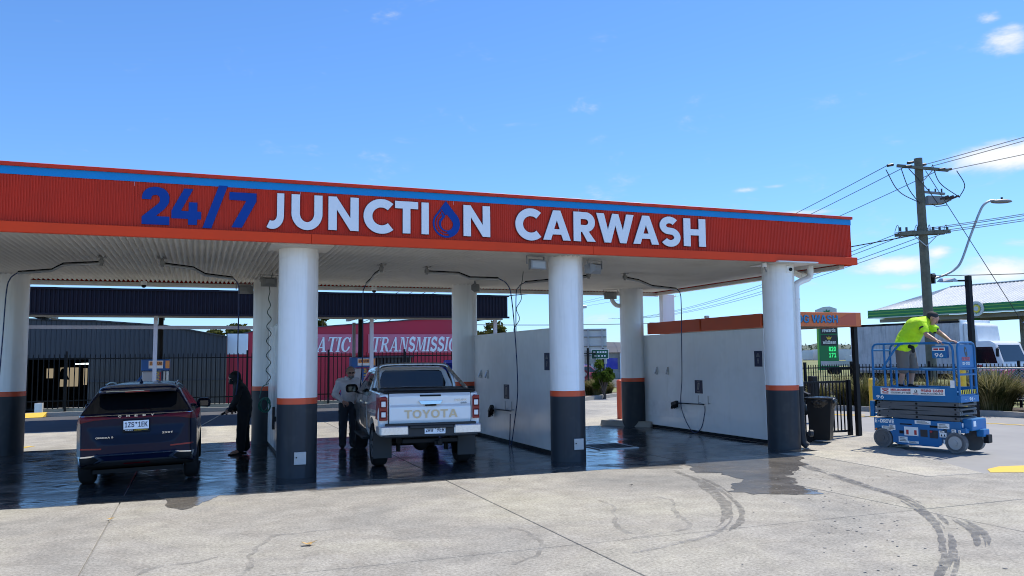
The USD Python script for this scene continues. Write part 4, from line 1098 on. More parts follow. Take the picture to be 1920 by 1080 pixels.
def tree(loc, h, rad, label, leafm, n=5000, size=.16, seed=1, trunk=.3, name='tree', squash=.75, cat='tree'):
    rng = np.random.default_rng(seed); t = thing(name, label, cat, loc)
    mb = MB(); base = h * trunk
    mb.tube(bez((0, 0, -.1), (.03 * h, .01 * h, base * .5), (0, 0, base), (.02 * h, 0, h * .75), n=4), np.linspace(.045, .015, 13) * h, 8)
    cl = []
    for k in range(13):
        a = k * 2.4 + rng.uniform(-.4, .4); r = rad * rng.uniform(.25, .72); z = base + (h - base) * rng.uniform(.15, .92)
        p = np.array([math.cos(a) * r, math.sin(a) * r, z]); cl.append((p, rad * rng.uniform(.28, .5)))
        mb.tube([(0, 0, base * .8), p * [.5, .5, 0] + [0, 0, (base + z) / 2.1], p], np.array([.02, .012, .004]) * h, 5)
    obj('trunk', mb, BARK, t)
    pts = []
    for p, r in cl:
        m = n // len(cl); d = rng.normal(size=(m, 3)); d /= np.linalg.norm(d, axis=1, keepdims=True)
        pts.append(p + d * r * rng.uniform(.55, 1.08, (m, 1)) * [1, 1, squash])
    pts = np.vstack(pts); keep = meshkit.noise(pts / rad * 3.2, seed) > .3
    obj('crown', leaves(pts[keep], size, rng), leafm, t, smooth=False)
    return t


tree((1.6, 50.0, 0), 4.25, 1.5, 'round grey green tree showing over the grey shed roof', LEAF, 6000, .14, 3)
tree((17.6, 50.0, 0), 4.3, 1.5, 'grey green tree top showing to the right of the vacuum canopy', LEAF, 6000, .14, 5)
tree((7.3, 56.0, 0), 5.1, 1.1, 'tree top just showing over the red workshop wall', LEAF, 3000, .14, 8)
tree((17.3, 33.4, 0), 1.85, .55, 'leafy green shrub in the bed beyond the right bay', LEAFG, 2600, .075, 11, .15, 'shrub', .9, 'shrub')
tree((96, 90, 0), 5.5, 2.0, 'green tree beside the green price sign', LEAFG, 3000, .3, 12)


def tussock_mesh(seed, n=260, h=.95, spread=.62):
    rng = np.random.default_rng(seed); V, F = [], []
    for k in range(n):
        a, lean, L = rng.uniform(0, 2 * math.pi), rng.uniform(.12, 1.0) ** .8, h * rng.uniform(.55, 1.1)
        d = np.array([math.cos(a), math.sin(a), 0]); s = np.array([-d[1], d[0], 0]) * rng.uniform(.006, .012)
        p0 = d * rng.uniform(0, .14); t = np.linspace(0, 1, 5)[:, None]
        c = p0 + d * (t ** 1.7) * lean * spread * L * 1.25 + np.array([0, 0, 1.0]) * L * (t - .45 * lean * t ** 2.4)
        w = np.array([1, 1.1, .9, .6, .1])[:, None] * s
        v = np.stack([c - w, c + w], 1).reshape(-1, 3); i = np.arange(4)[:, None] * 2
        F.append(np.vstack([i + [0, 1, 3], i + [0, 3, 2]]) + 10 * k); V.append(v)
    return np.vstack(V), np.vstack(F)


TUS = []


def tussock(loc, s, label, group, kind=0):
    if len(TUS) < 4:
        t = thing('tussock', label, 'grass tussock', loc, R.uniform(0, 6), group, (s, s, s))
        obj('blades', tussock_mesh(20 + len(TUS), 300), STRAW, t, smooth=False)
        obj('seed_heads', tussock_mesh(40 + len(TUS), 60, 1.12, .8), STRAWP, t, smooth=False)
        TUS.append(t)
        return
    copy(TUS[R.randrange(4)], loc, R.uniform(0, 6), label, group, (s, s, s))


for k in range(40):   # bed right of the lift
    t = R.random(); a, b = np.array([22.75, 13.2]), np.array([22.65, 18.8])
    p = a + (b - a) * t + np.array([R.uniform(.0, 2.6), R.uniform(-.2, .2)])
    tussock((*p, .03), R.uniform(1.15, 1.6), 'bushy dry green tussock grass in the kerbed bed right of the scissor lift', 'tussocks right of the lift')
for k in range(26):   # bed behind the lift and gate
    t = R.random(); a, b = np.array([20.3, 23.4]), np.array([22.6, 18.8])
    p = a + (b - a) * t + np.array([R.uniform(.1, 2.0), R.uniform(.1, .8)])
    tussock((*p, .03), R.uniform(.95, 1.45), 'straw coloured tussock grass in the bed seen through the gate and lift rails', 'tussocks behind the gate and lift')
for k in range(16):   # bed beyond the right bay
    t = R.random(); a, b = np.array([15.4, 33.3]), np.array([20.4, 37.6])
    p = a + (b - a) * t + np.array([R.uniform(-.6, .5), R.uniform(.0, .9)])
    tussock((*p, .03), R.uniform(.7, 1.05), 'tussock grass in the bed beyond the orange red bollard', 'tussocks beyond the right bay')

# ================================================================== VEHICLES
def ext(poly, axis, a, b):
    """A polygon extruded along an axis from a to b: 'x' takes (y, z), 'y' takes (x, z), 'z' takes (x, y)."""
    p = np.array(poly, float)
    if Polygon(p).exterior.is_ccw is False:
        p = p[::-1]
    m = CrossSection([p.tolist()]).extrude(b - a)
    M = {'x': [[0, 0, 1, a], [1, 0, 0, 0], [0, 1, 0, 0]], 'z': [[1, 0, 0, 0], [0, 1, 0, 0], [0, 0, 1, a]], 'y': [[1, 0, 0, 0], [0, 0, -1, b], [0, 1, 0, 0]]}[axis]
    return m.transform(np.array(M, float))


def both(half):
    return [(x, z) for x, z in half] + [(-x, z) for x, z in half[::-1]]


def soft(m, length=.05, it=8):
    q = m.refine_to_length(length).to_mesh()
    t = trimesh.Trimesh(q.vert_properties[:, :3], q.tri_verts, process=True)
    trimesh.smoothing.filter_taubin(t, .5, .52, it)
    return t


def to_man(t):
    return Manifold(MMesh(np.asarray(t.vertices, np.float32), np.asarray(t.faces, np.uint32)))


def swell(t, d):
    return to_man(trimesh.Trimesh(t.vertices + t.vertex_normals * d, t.faces, process=False))


def wheel(parent, x, y, r, w, side, rim=STEEL, spokes=6, rimr=.66):
    """A tyre with a dished spoked rim; the wheel's face is towards side (-1 left, +1 right)."""
    g = parent
    prof = [(rimr * r, -w / 2 + .01), (r * .9, -w / 2), (r * .975, -w * .4), (r, -w * .28), (r, w * .28), (r * .975, w * .4), (r * .9, w / 2), (rimr * r, w / 2 - .01)]
    t = np.linspace(0, 2 * np.pi, 41); V = []
    for rr, xx in prof:
        V.append(np.stack([np.full(41, xx), rr * np.cos(t), rr * np.sin(t)], 1))
    V = np.array(V); k, m = V.shape[:2]; i, j = np.meshgrid(np.arange(k), np.arange(m - 1), indexing='ij'); i2 = (i + 1) % k
    f = np.stack([i * m + j, i2 * m + j, i2 * m + j + 1, i * m + j + 1], -1).reshape(-1, 4)
    c = np.array([x, y, r])
    o = obj('wheel', MB().add(V.reshape(-1, 3) + c, f), RUBBER, g, smooth=40)
    h = MB().cyl(c + [side * w * .1, 0, 0], c + [side * w * .2, 0, 0], rimr * r * .95, 28).cyl(c + [side * w * .2, 0, 0], c + [side * w * .42, 0, 0], rimr * r * .22, 14)
    for s in range(spokes):
        a = 2 * np.pi * s / spokes
        d = np.array([0, math.cos(a), math.sin(a)])
        h.bar(c + [side * w * .3, 0, 0] + d * .1 * r, c + [side * w * .38, 0, 0] + d * rimr * r * .97, .05, .03, up=(1, 0, 0))
    for rr in (rimr * .99,):
        a = np.linspace(0, 2 * np.pi, 30); h.tube(np.stack([np.full(30, x + side * w * .42), y + rr * r * np.cos(a), r + rr * r * np.sin(a)], 1), .012, 6)
    obj('rim', h, rim, o, smooth=30)
    return o


def plate(parent, x, y, z, text, sub=None, w=.372, h=.134):
    p = obj('number_plate', MB().box((x, y, z), (w, .008, h), 0, .003), PLATEM, parent, smooth=False)
    a, b = text.split()
    mb = MB(); o, r, u = (x, y - .0055, z), (1, 0, 0), (0, 0, 1)
    mb.poly(fit(letters(a, b'SemiBold'), -.165, -.03, -.035, .045), .002, o, r, u).poly(fit(letters(b, b'SemiBold'), .03, .165, -.035, .045), .002, o, r, u).poly([(-.018, .04), (.018, .04), (0, .008)], .002, o, r, u)
    obj('plate_characters', mb, PLATEB, p, smooth=False)
    if sub:
        obj('plate_frame', MB().box((x, y + .003, z - .018), (w + .022, .01, h + .06), 0, .003), BLACK, p, smooth=False)
        for t, m, a0, a1 in ((sub[0], DECAL, -.16, -.045), (sub[1], YELLOW, -.03, .165)):
            obj('dealer_text', MB().poly(fit(letters(t, b'Bold'), a0, a1, -.089, -.073), .002, (x, y - .0025, z), r, u), m, p, smooth=False)
    return p


# ------------------------------------------------------------------ navy SUV, seen from behind (origin: rear bumper, on the ground; y forward)
def make_suv():
    v = thing('parked_suv', 'wet dark navy SUV seen from behind in the left wash bay', 'car', (-.85, 13.62, .012), math.radians(-.9), None, (.95, 1.0, .965), -1.3)
    side = [(.16, .34), (.05, .40), (.0, .52), (-.01, .66), (.02, .80), (.04, .95), (.03, 1.08), (.10, 1.15), (.47, 1.46), (.38, 1.53), (.62, 1.575), (1.2, 1.60), (1.9, 1.595), (2.35, 1.53), (3.15, 1.08), (4.1, .94), (4.35, .74), (4.4, .5), (4.3, .3), (3.9, .22), (.7, .22)]
    rear = both([(.80, .22), (.885, .42), (.912, .72), (.90, .95), (.84, 1.10), (.70, 1.33), (.62, 1.47), (.52, 1.555), (.3, 1.592), (0, 1.60)][:-1])
    plan = [(-.80, -.02), (.80, -.02)] ; plan = [(.0, -.02), (.55, -.005), (.80, .06), (.89, .3), (.915, .8), (.915, 3.5), (.86, 4.0), (.6, 4.35), (0, 4.42)]
    plan = plan + [(-a, b) for a, b in plan[::-1][1:-1]]
    m = ext(side, 'x', -1, 1) ^ ext(rear, 'y', -.5, 5) ^ ext(plan, 'z', 0, 2)
    t = soft(m, .045, 9)
    body = to_man(t)
    for y in (.83, 3.45):
        for s in (-1, 1):
            body = body - Manifold.cylinder(.34, .40, .40, 32).rotate([0, 90, 0]).translate([s * .78 - .17 + s * .05, y, .345])
    groove = ext([(-.69, .50), (.69, .50), (.72, .62), (.715, .98), (.0, .985), (-.715, .98), (-.72, .62)], 'y', -.2, .012) - ext([(-.683, .506), (.683, .506), (.713, .62), (.708, .99), (-.708, .99), (-.713, .62)], 'y', -.3, .2)
    obj('body', MB().add(body), NAVYPAINT, v, smooth=28)
    s4, s6, s10 = swell(t, .004), swell(t, .007), swell(t, .012)
    obj('rear_window', MB().add(s4 ^ ext([(-.78, 1.15), (.78, 1.15), (.74, 1.22), (.575, 1.45), (-.575, 1.45), (-.74, 1.22)], 'y', -.3, .6)), GLASS, v, smooth=30)
    for s in (-1, 1):
        w = ext([(.62, 1.13), (3.0, 1.10), (2.45, 1.46), (1.9, 1.53), (1.0, 1.52)], 'x', .4, 1.2) if s > 0 else ext([(.62, 1.13), (3.0, 1.10), (2.45, 1.46), (1.9, 1.53), (1.0, 1.52)], 'x', -1.2, -.4)
        w = s4 ^ w
        obj('side_window', MB().add(w ^ ext([(-2, -1), (2, -1), (2, 1.77), (-2, 1.77)], 'z', 0, 3)), GLASS, v, smooth=30)
        obj('side_window', MB().add(w ^ ext([(-2, 1.83), (2, 1.83), (2, 5), (-2, 5)], 'z', 0, 3)), GLASS, v, smooth=30)
        lamp = s6 ^ ext([(s * .40, 1.06), (s * .62, 1.05), (s * .95, .985), (s * .95, 1.12), (s * .6, 1.12), (s * .40, 1.095)], 'y', -.3, .38)
        obj('tail_lamp', MB().add(lamp), TAILDK, v, smooth=30)
        obj('reflector', MB().add(s6 ^ ext([(s * .5, .60), (s * .84, .607), (s * .84, .632), (s * .5, .62)], 'y', -.3, .4)), TAILR, v, smooth=30)
        e = obj('exhaust_trim', MB().add((s10 ^ ext([(s * .47, .43), (s * .62, .365), (s * .83, .375), (s * .86, .50), (s * .58, .515)], 'y', -.3, .3))), CHROME, v, smooth=30)
        obj('exhaust_recess', MB().add(swell(t, .015) ^ ext([(s * .54, .44), (s * .63, .385), (s * .80, .392), (s * .825, .48), (s * .6, .492)], 'y', -.3, .3)), BLACK, e, smooth=30)
        mm = thing_mirror(v, s * .99, 2.62, 1.12, s, NAVYPAINT)
        obj('door_handle', MB().add(s10 ^ ext([(1.35, .93), (1.57, .945), (1.57, .97), (1.35, .955)], 'x', .5 if s > 0 else -1.2, 1.2 if s > 0 else -.5)), NAVYPAINT, v, smooth=30)
    obj('lamp_bar', MB().add(s6 ^ ext([(-.40, 1.062), (.40, 1.062), (.40, 1.09), (-.40, 1.09)], 'y', -.3, .3)), TAILDK, v, smooth=30)
    obj('lamp_bar_trim', MB().add(swell(t, .009) ^ ext([(-.84, 1.112), (.84, 1.112), (.84, 1.122), (-.84, 1.122)], 'y', -.3, .2)), CHROME, v, smooth=30)
    obj('chrome_strip', MB().add(swell(t, .013) ^ ext([(-.62, .502), (.62, .502), (.62, .518), (-.62, .518)], 'y', -.3, .3)), CHROME, v, smooth=30)
    obj('lower_bumper', MB().add(s6 ^ ext([(-.9, .2), (.9, .2), (.9, .30), (.55, .42), (-.55, .42), (-.9, .30)], 'y', -.3, .5)), PLASTIC, v, smooth=30)
    obj('fog_lamp', MB().add(swell(t, .012) ^ ext([(-.2, .345), (.2, .345), (.18, .37), (-.18, .37)], 'y', -.3, .4)), TAILDK, v, smooth=30)
    sp = obj('spoiler', MB().add(Manifold.hull_points(np.array([(sx * a, y, z) for a, y, z in ((.60, .62, 1.525), (.60, .62, 1.49), (.57, .24, 1.465), (.57, .24, 1.445), (.48, .19, 1.482), (.48, .19, 1.455), (.5, .7, 1.575)) for sx in (-1, 1)], np.float32))), NAVYPAINT, v, smooth=25)
    obj('brake_light', MB().box((0, .188, 1.466), (.36, .012, .014)), TAILR, sp, smooth=False)
    obj('spoiler_edge', MB().span((-.46, .183, 1.477), (.1, .188, 1.483)), CHROME, sp, smooth=False)
    obj('roof_fin', MB().add(Manifold.hull_points(np.array([(0, .95, 1.67), (-.03, .9, 1.585), (.03, .9, 1.585), (0, 1.15, 1.585), (.0, .93, 1.66)], np.float32))), NAVYPAINT, v, smooth=False)
    for s in (-1, 1):
        obj('roof_rail', MB().tube(bez((s * .54, .85, 1.56), (s * .55, 1.0, 1.575), (s * .55, 1.5, 1.59), (s * .53, 2.2, 1.565), n=6), .013, 8), NAVYPAINT, v)
    x = -.26
    for ch in 'CHERY':
        obj('badge_letter', MB().poly(fit(letters(ch, b'Bold'), x, x + .045, 1.085, 1.115), .006, (0, -.006, 0), (1, 0, 0), (0, 0, 1)), CHROME, v, smooth=False); x += .118
    obj('model_badge', MB().poly(fit(letters('OMODA 5', b'Bold'), -.58, -.33, .77, .795), .01, (0, -.004, 0), (1, 0, 0), (0, 0, 1)), CHROME, v, smooth=False)
    obj('model_badge', MB().poly(fit(letters('290T', b'Bold'), .38, .54, .80, .828), .01, (0, -.002, 0), (1, 0, 0), (0, 0, 1)), CHROME, v, smooth=False)
    plate(v, 0, -.008, .958, '1ZS 1EK', ('CHERY', 'DANDENONG'))
    for y in (.83, 3.45):
        for s in (-1, 1):
            wheel(v, s * .79, y, .345, .23, s, GREYP, 5)
    obj('underbody', MB().span((-.66, .3, .20), (.66, 4.0, .26)).cyl((-.7, .83, .33), (.7, .83, .33), .05, 10), BLACK, v, smooth=False)
    return v


def thing_mirror(v, x, y, z, s, m):
    a = obj('wing_mirror', MB().add(Manifold.hull_points(np.vstack([sphere_pts((x - s * .09, y, z), .06), sphere_pts((x + s * .05, y + .03, z + .03), .065), sphere_pts((x + s * .06, y + .03, z - .03), .05), sphere_pts((x - s * .08, y + .02, z + .05), .05)]).astype(np.float32))).bar((x - s * .08, y, z - .05), (x - s * .2, y + .02, z - .1), .04), m, v, smooth=40)
    obj('mirror_glass', MB().box((x - s * .01, y - .058, z), (.15, .006, .1), 0, .002), GLASS, a, smooth=False)
    return a


make_suv()


# ------------------------------------------------------------------ white dual cab ute
def make_ute():
    v = thing('parked_ute', 'silver white dual cab ute with TOYOTA tailgate in the middle wash bay', 'ute', (3.70, 13.5, 0), math.radians(-4.3), None, (.96, .96, .985))
    # tub
    tub = ext([(.17, .74), (.13, .80), (.12, 1.30), (.2, 1.33), (1.9, 1.33), (1.9, .55), (.5, .55)], 'x', -1, 1) ^ ext(both([(.80, .5), (.905, .62), (.925, .95), (.905, 1.18), (.875, 1.33)]), 'y', -.5, 3)
    tt = soft(tub, .05, 5); tb = to_man(tt)
    for s in (-1, 1):
        tb = tb - Manifold.cylinder(.42, .47, .47, 36).rotate([0, 90, 0]).translate([s * .85 - .21, 1.06, .40])
    tb = tb - ext([(-.72, .9), (.72, .9), (.72, 2), (-.72, 2)], 'y', .22, 1.85)
    obj('tub', MB().add(tb), SILVER, v, smooth=28)
    tg = soft(ext([(.10, .80), (.075, .86), (.075, 1.08), (.095, 1.12), (.085, 1.26), (.11, 1.315), (.2, 1.315), (.2, .80)], 'x', -.735, .735), .045, 2)
    tgo = obj('tailgate', MB().add(tg.vertices, tg.faces), SILVER, v, smooth=28)
    obj('tailgate_gap', MB().span((-.748, .118, .80), (-.737, .16, 1.32)).span((.737, .118, .80), (.748, .16, 1.32)), BLACK, v, smooth=False)
    x = -.47
    for ch, wd in zip('TOYOTA', (.135, .155, .145, .155, .135, .16)):
        obj('tailgate_letter', MB().poly(fit(letters(ch, b'Bold'), x, x + wd, .89, 1.03), .008, (0, .074, 0), (1, 0, 0), (0, 0, 1)), GOLD, tgo, smooth=False); x += wd + .015
    h = obj('handle', MB().add(Manifold.hull_points(np.array([(sx * a, y, z) for a, y, z in ((.22, .07, 1.185), (.22, .09, 1.185), (.17, .055, 1.125), (.17, .09, 1.12), (.21, .06, 1.18)) for sx in (-1, 1)], np.float32))), CHROME, tgo, smooth=False)
    obj('handle_recess', MB().span((-.10, .05, 1.095), (.10, .08, 1.12)), BLACK, h, smooth=False)
    obj('brake_light', MB().box((0, .085, 1.272), (.38, .02, .03), 0, .006), BLACK, tgo, smooth=False)
    obj('model_badge', MB().poly(fit(letters('HILUX', b'Bold'), .44, .66, 1.175, 1.205), .006, (0, .081, 0), (1, 0, 0), (0, 0, 1)), CHROME, tgo, smooth=False)
    obj('model_badge', MB().poly(fit(letters('SR5', b'Bold'), .55, .66, 1.125, 1.148), .006, (0, .081, 0), (1, 0, 0), (0, 0, 1)), GREYP, tgo, smooth=False)
    obj('tonneau_cover', MB().box((0, .98, 1.345), (1.66, 1.72, .05), 0, .012).box((0, .16, 1.335), (1.5, .12, .04), 0, .01), BLACK, v, smooth=False)
    for s in (-1, 1):
        l = obj('tail_lamp', MB().add(Manifold.hull_points(np.array([(s * a, y, z) for a, y, z in ((.765, .075, .87), (.765, .08, 1.24), (.80, .10, 1.275), (.93, .30, 1.25), (.945, .34, .88), (.90, .10, .86), (.90, .10, 1.26), (.78, .08, .86))], np.float32))), TAILR, v, smooth=20)
        for z0, z1 in ((1.09, 1.19), (.915, 1.01)):
            obj('lamp_insert', MB().box((s * .835, .078, (z0 + z1) / 2), (.085, .02, z1 - z0), 0, .01), TAILW, l, smooth=False)
            obj('lamp_surround', MB().box((s * .835, .084, (z0 + z1) / 2), (.115, .02, z1 - z0 + .03), 0, .01), TAILDK, l, smooth=False)
        be = chbox((.50, .09, .165), .022); q = MB().add(be.vertices + [s * .655, .0, .69], be.faces)
        q.add(Manifold.hull_points(np.array([(s * a_, y, z) for a_, y, z in ((.86, -.02, .63), (.86, -.02, .76), (.95, .22, .765), (.95, .22, .65), (.80, .2, .63), (.80, .2, .76), (.92, .04, .64), (.92, .04, .765))], np.float32)))
        obj('bumper_end', q, mat('bumper_chrome', (.72, .73, .75), .24, .9, var=.04), v, smooth=22)
        obj('mud_flap', MB().box((s * .78, .62, .40), (.34, .015, .46), 0, .004), PLASTIC, v, smooth=False)
        wheel(v, s * .79, 1.06, .39, .265, s, GREYP, 6, .62)
        wheel(v, s * .79, 4.15, .39, .265, s, GREYP, 6, .62)
        f = ext([(.60, .42), (1.06, .88), (1.52, .42), (1.56, .42), (1.30, .86), (1.06, .95), (.82, .86), (.56, .42)], 'x', s * .93 - .05, s * .93 + .02)
    obj('bumper', MB().box((0, .06, .665), (1.70, .16, .19), 0, .02).box((0, -.01, .745), (.78, .1, .05), 0, .01).box((0, .02, .79), (1.62, .1, .04), 0, .008), PLASTIC, v, smooth=False)
    plate(v, .06, -.028, .69, '2AW 9ER')
    obj('tow_hitch', MB().box((.14, .02, .47), (.09, .2, .08), 0, .008).box((.08, -.02, .46), (.06, .01, .06)).box((0, .12, .5), (1.0, .08, .08), 0, .01).cyl((.14, -.06, .47), (.14, -.06, .54), .025, 12), BLACK, v, smooth=False)
    obj('axle', MB().cyl((-.72, 1.06, .39), (.72, 1.06, .39), .055, 12).add(trimesh.creation.icosphere(2, .16).apply_translation((0, 1.06, .39))).bar((-.5, .5, .5), (-.5, 4.6, .5), .1, .14).bar((.5, .5, .5), (.5, 4.6, .5), .1, .14).cyl((-.45, .9, .25), (-.45, .9, .55), .04, 8).cyl((.45, .9, .25), (.45, .9, .55), .04, 8).span((-.4, 1.3, .4), (.4, 2.3, .58)), BLACK, v)
    # cab and front
    cab = ext([(1.92, .50), (1.92, 1.32), (2.02, 1.70), (2.2, 1.76), (3.1, 1.775), (3.45, 1.72), (4.05, 1.22), (5.1, 1.12), (5.3, .9), (5.3, .5), (4.6, .42), (1.95, .42)], 'x', -1, 1) ^ ext(both([(.84, .4), (.915, .6), (.925, .95), (.89, 1.2), (.70, 1.68), (.60, 1.76)]), 'y', 1, 6) ^ ext([(.93, 1.8), (.93, 4.6), (.8, 5.15), (.4, 5.35), (-.4, 5.35), (-.8, 5.15), (-.93, 4.6), (-.93, 1.8)], 'z', 0, 2)
    ct = soft(cab, .05, 7); cb = to_man(ct)
    for s in (-1, 1):
        cb = cb - Manifold.cylinder(.42, .47, .47, 36).rotate([0, 90, 0]).translate([s * .85 - .21, 4.15, .40])
        sx = (.5, 1.2) if s > 0 else (-1.2, -.5)
        for y in (1.99, 2.92):
            cb = cb - (swell(ct, .001) - swell(ct, -.02)) ^ ext([(y, .55), (y + .012, .55), (y + .012, 1.3), (y, 1.3)], 'x', *sx) if False else cb
    obj('cab', MB().add(cb), SILVER, v, smooth=28)
    c4 = swell(ct, .004)
    obj('rear_window', MB().add(c4 ^ ext([(-.66, 1.37), (.66, 1.37), (.675, 1.44), (.60, 1.655), (.54, 1.69), (-.54, 1.69), (-.60, 1.655), (-.675, 1.44)], 'y', 1, 2.5)), GLASS, v, smooth=30)
    for s in (-1, 1):
        sx = (.4, 1.2) if s > 0 else (-1.2, -.4)
        w = c4 ^ ext([(2.1, 1.27), (3.72, 1.25), (3.4, 1.6), (3.1, 1.69), (2.28, 1.68)], 'x', *sx)
        obj('side_window', MB().add(w ^ ext([(-2, 0), (2, 0), (2, 2.86), (-2, 2.86)], 'z', 0, 3)), GLASS, v, smooth=30)
        obj('side_window', MB().add(w ^ ext([(-2, 2.93), (2, 2.93), (2, 6), (-2, 6)], 'z', 0, 3)), GLASS, v, smooth=30)
        for y in (1.97, 2.88, 3.86):
            obj('door_gap', MB().add(swell(ct, .0025) ^ ext([(y, .58), (y + .014, .58), (y + .014, 1.25), (y, 1.25)], 'x', *sx)), BLACK, v, smooth=False)
        for y in (2.12, 3.02):
            obj('door_handle', MB().add(swell(ct, .022) ^ ext([(y, 1.06), (y + .2, 1.065), (y + .2, 1.095), (y, 1.09)], 'x', *sx)), CHROME, v, smooth=30)
        thing_mirror(v, s * 1.06, 3.55, 1.30, s, BLACK)
        obj('side_step', MB().box((s * .88, 2.9, .40), (.2, 1.7, .05), 0, .015), PLASTIC, v, smooth=False)
    # sports bar: a hoop behind the cab with legs running back along the tub
    bar = MB(); 
    hoop = bez((-.80, 1.72, 1.34), (-.775, 1.75, 1.5), (-.70, 1.82, 1.72), (-.60, 1.84, 1.785), (-.3, 1.85, 1.80), (.3, 1.85, 1.80), (.60, 1.84, 1.785), (.70, 1.82, 1.72), (.775, 1.75, 1.5), (.80, 1.72, 1.34), n=6)
    bar.tube(hoop, .036, 12)
    for s in (-1, 1):
        bar.tube(bez((s * .70, 1.80, 1.72), (s * .75, 1.5, 1.60), (s * .82, .8, 1.37), n=6), .034, 12)
    obj('sports_bar', bar, STEEL, v, smooth=40)
    obj('roof_antenna', MB().add(Manifold.hull_points(np.array([(0, 2.35, 1.84), (-.035, 2.3, 1.765), (.035, 2.3, 1.765), (0, 2.55, 1.77)], np.float32))), SILVER, v, smooth=False)
    return v


make_ute()


def simple_car(name, label, cat, loc, rz, paint, L=4.2, W=1.76, H=1.48, group=None, boot=False):
    v = thing(name, label, cat, loc, rz, group)
    k = L / 4.2; q = H / 1.48
    m = ext([(0, .35 * q), (-.0, .85 * q), (.1, .98 * q), (.55 * k, 1.4 * q), (.9 * k, H), (1.8 * k, H), (2.3 * k, 1.42 * q), (3.05 * k, .98 * q), (4.0 * k, .82 * q), (4.2 * k, .6 * q), (4.15 * k, .25), (.2, .25)], 'x', -1.2, 1.2) ^ ext(both([(W * .46, .22), (W * .5, .5), (W * .49, .9 * q), (W * .37, 1.4 * q), (W * .3, H)]), 'y', -1, 6)
    t = soft(m, .09, 6); b = to_man(t)
    for y in (.8 * k, 3.4 * k):
        for s in (-1, 1):
            b = b - Manifold.cylinder(.4, .37, .37, 24).rotate([0, 90, 0]).translate([s * W * .45 - .2, y, .32])
    obj('body', MB().add(b), paint, v, smooth=28)
    g = swell(t, .006)
    for s in (-1, 1):
        obj('side_window', MB().add(g ^ ext([(.55 * k, 1.0 * q), (2.9 * k, .99 * q), (2.25 * k, 1.36 * q), (1.0 * k, 1.41 * q)], 'x', *((.2, 1.2) if s > 0 else (-1.2, -.2)))), GLASS, v, smooth=30)
        obj('headlight', MB().add(g ^ ext([(s * W * .26, .66 * q), (s * W * .5, .7 * q), (s * W * .5, .82 * q), (s * W * .3, .78 * q)], 'y', 3.7 * k, 6)), TAILW, v, smooth=30)
        obj('tail_lamp', MB().add(g ^ ext([(s * W * .3, .78 * q), (s * W * .5, .78 * q), (s * W * .5, .95 * q), (s * W * .34, .95 * q)], 'y', -1, .4)), TAILR, v, smooth=30)
    obj('windscreen', MB().add(g ^ ext([(-W * .40, 1.0 * q), (W * .40, 1.0 * q), (W * .31, 1.38 * q), (-W * .31, 1.38 * q)], 'y', 2.2 * k, 6)), GLASS, v, smooth=30)
    if not boot:
        obj('rear_window', MB().add(g ^ ext([(-W * .40, 1.02 * q), (W * .40, 1.02 * q), (W * .31, 1.36 * q), (-W * .31, 1.36 * q)], 'y', -1, 1)), GLASS, v, smooth=30)
    for y in (.8 * k, 3.4 * k):
        for s in (-1, 1):
            wheel(v, s * W * .44, y, .32, .2, s, STEEL, 5)
    return v


bc = simple_car('blue_hatchback', 'bright blue hatchback with its tailgate raised, half hidden behind the ute', 'car', (8.3, 26.3, 0), .05, CARBLUE, boot=True)
obj('raised_tailgate', MB().add(Manifold.hull_points(np.array([(sx * a, y, z) for a, y, z in ((.6, .75, 1.46), (.72, -.15, 1.80), (.70, -.35, 1.74), (.60, .72, 1.40), (.70, -.2, 1.84)) for sx in (-1, 1)], np.float32))), CARBLUE, bc, smooth=25)
obj('boot_opening', MB().add(Manifold.hull_points(np.array([(sx * a, y, z) for a, y, z in ((.72, .02, .75), (.70, .03, 1.0), (.56, .5, 1.40), (.7, .4, .75)) for sx in (-1, 1)], np.float32)).translate([0, -.06, .0])), DARKIN, bc, smooth=False)
simple_car('red_car', 'red car passing behind the fence beyond the right bay', 'car', (22.6, 45.6, -.05), math.atan2(-ROADDIR[0], ROADDIR[1]) + math.pi, CARRED)
simple_car('red_car', 'dark red car behind the fence at the right edge under the truck', 'car', (30.0, 24.4, -.05), math.radians(-100), CARRED, L=4.4, H=1.3)
simple_car('grey_car', 'pale blue grey car behind the truck cab at the right edge', 'car', (43.2, 31.3, -.05), math.radians(-150), mat('car_pale_blue', (.35, .42, .5), .25, coat=1.0))


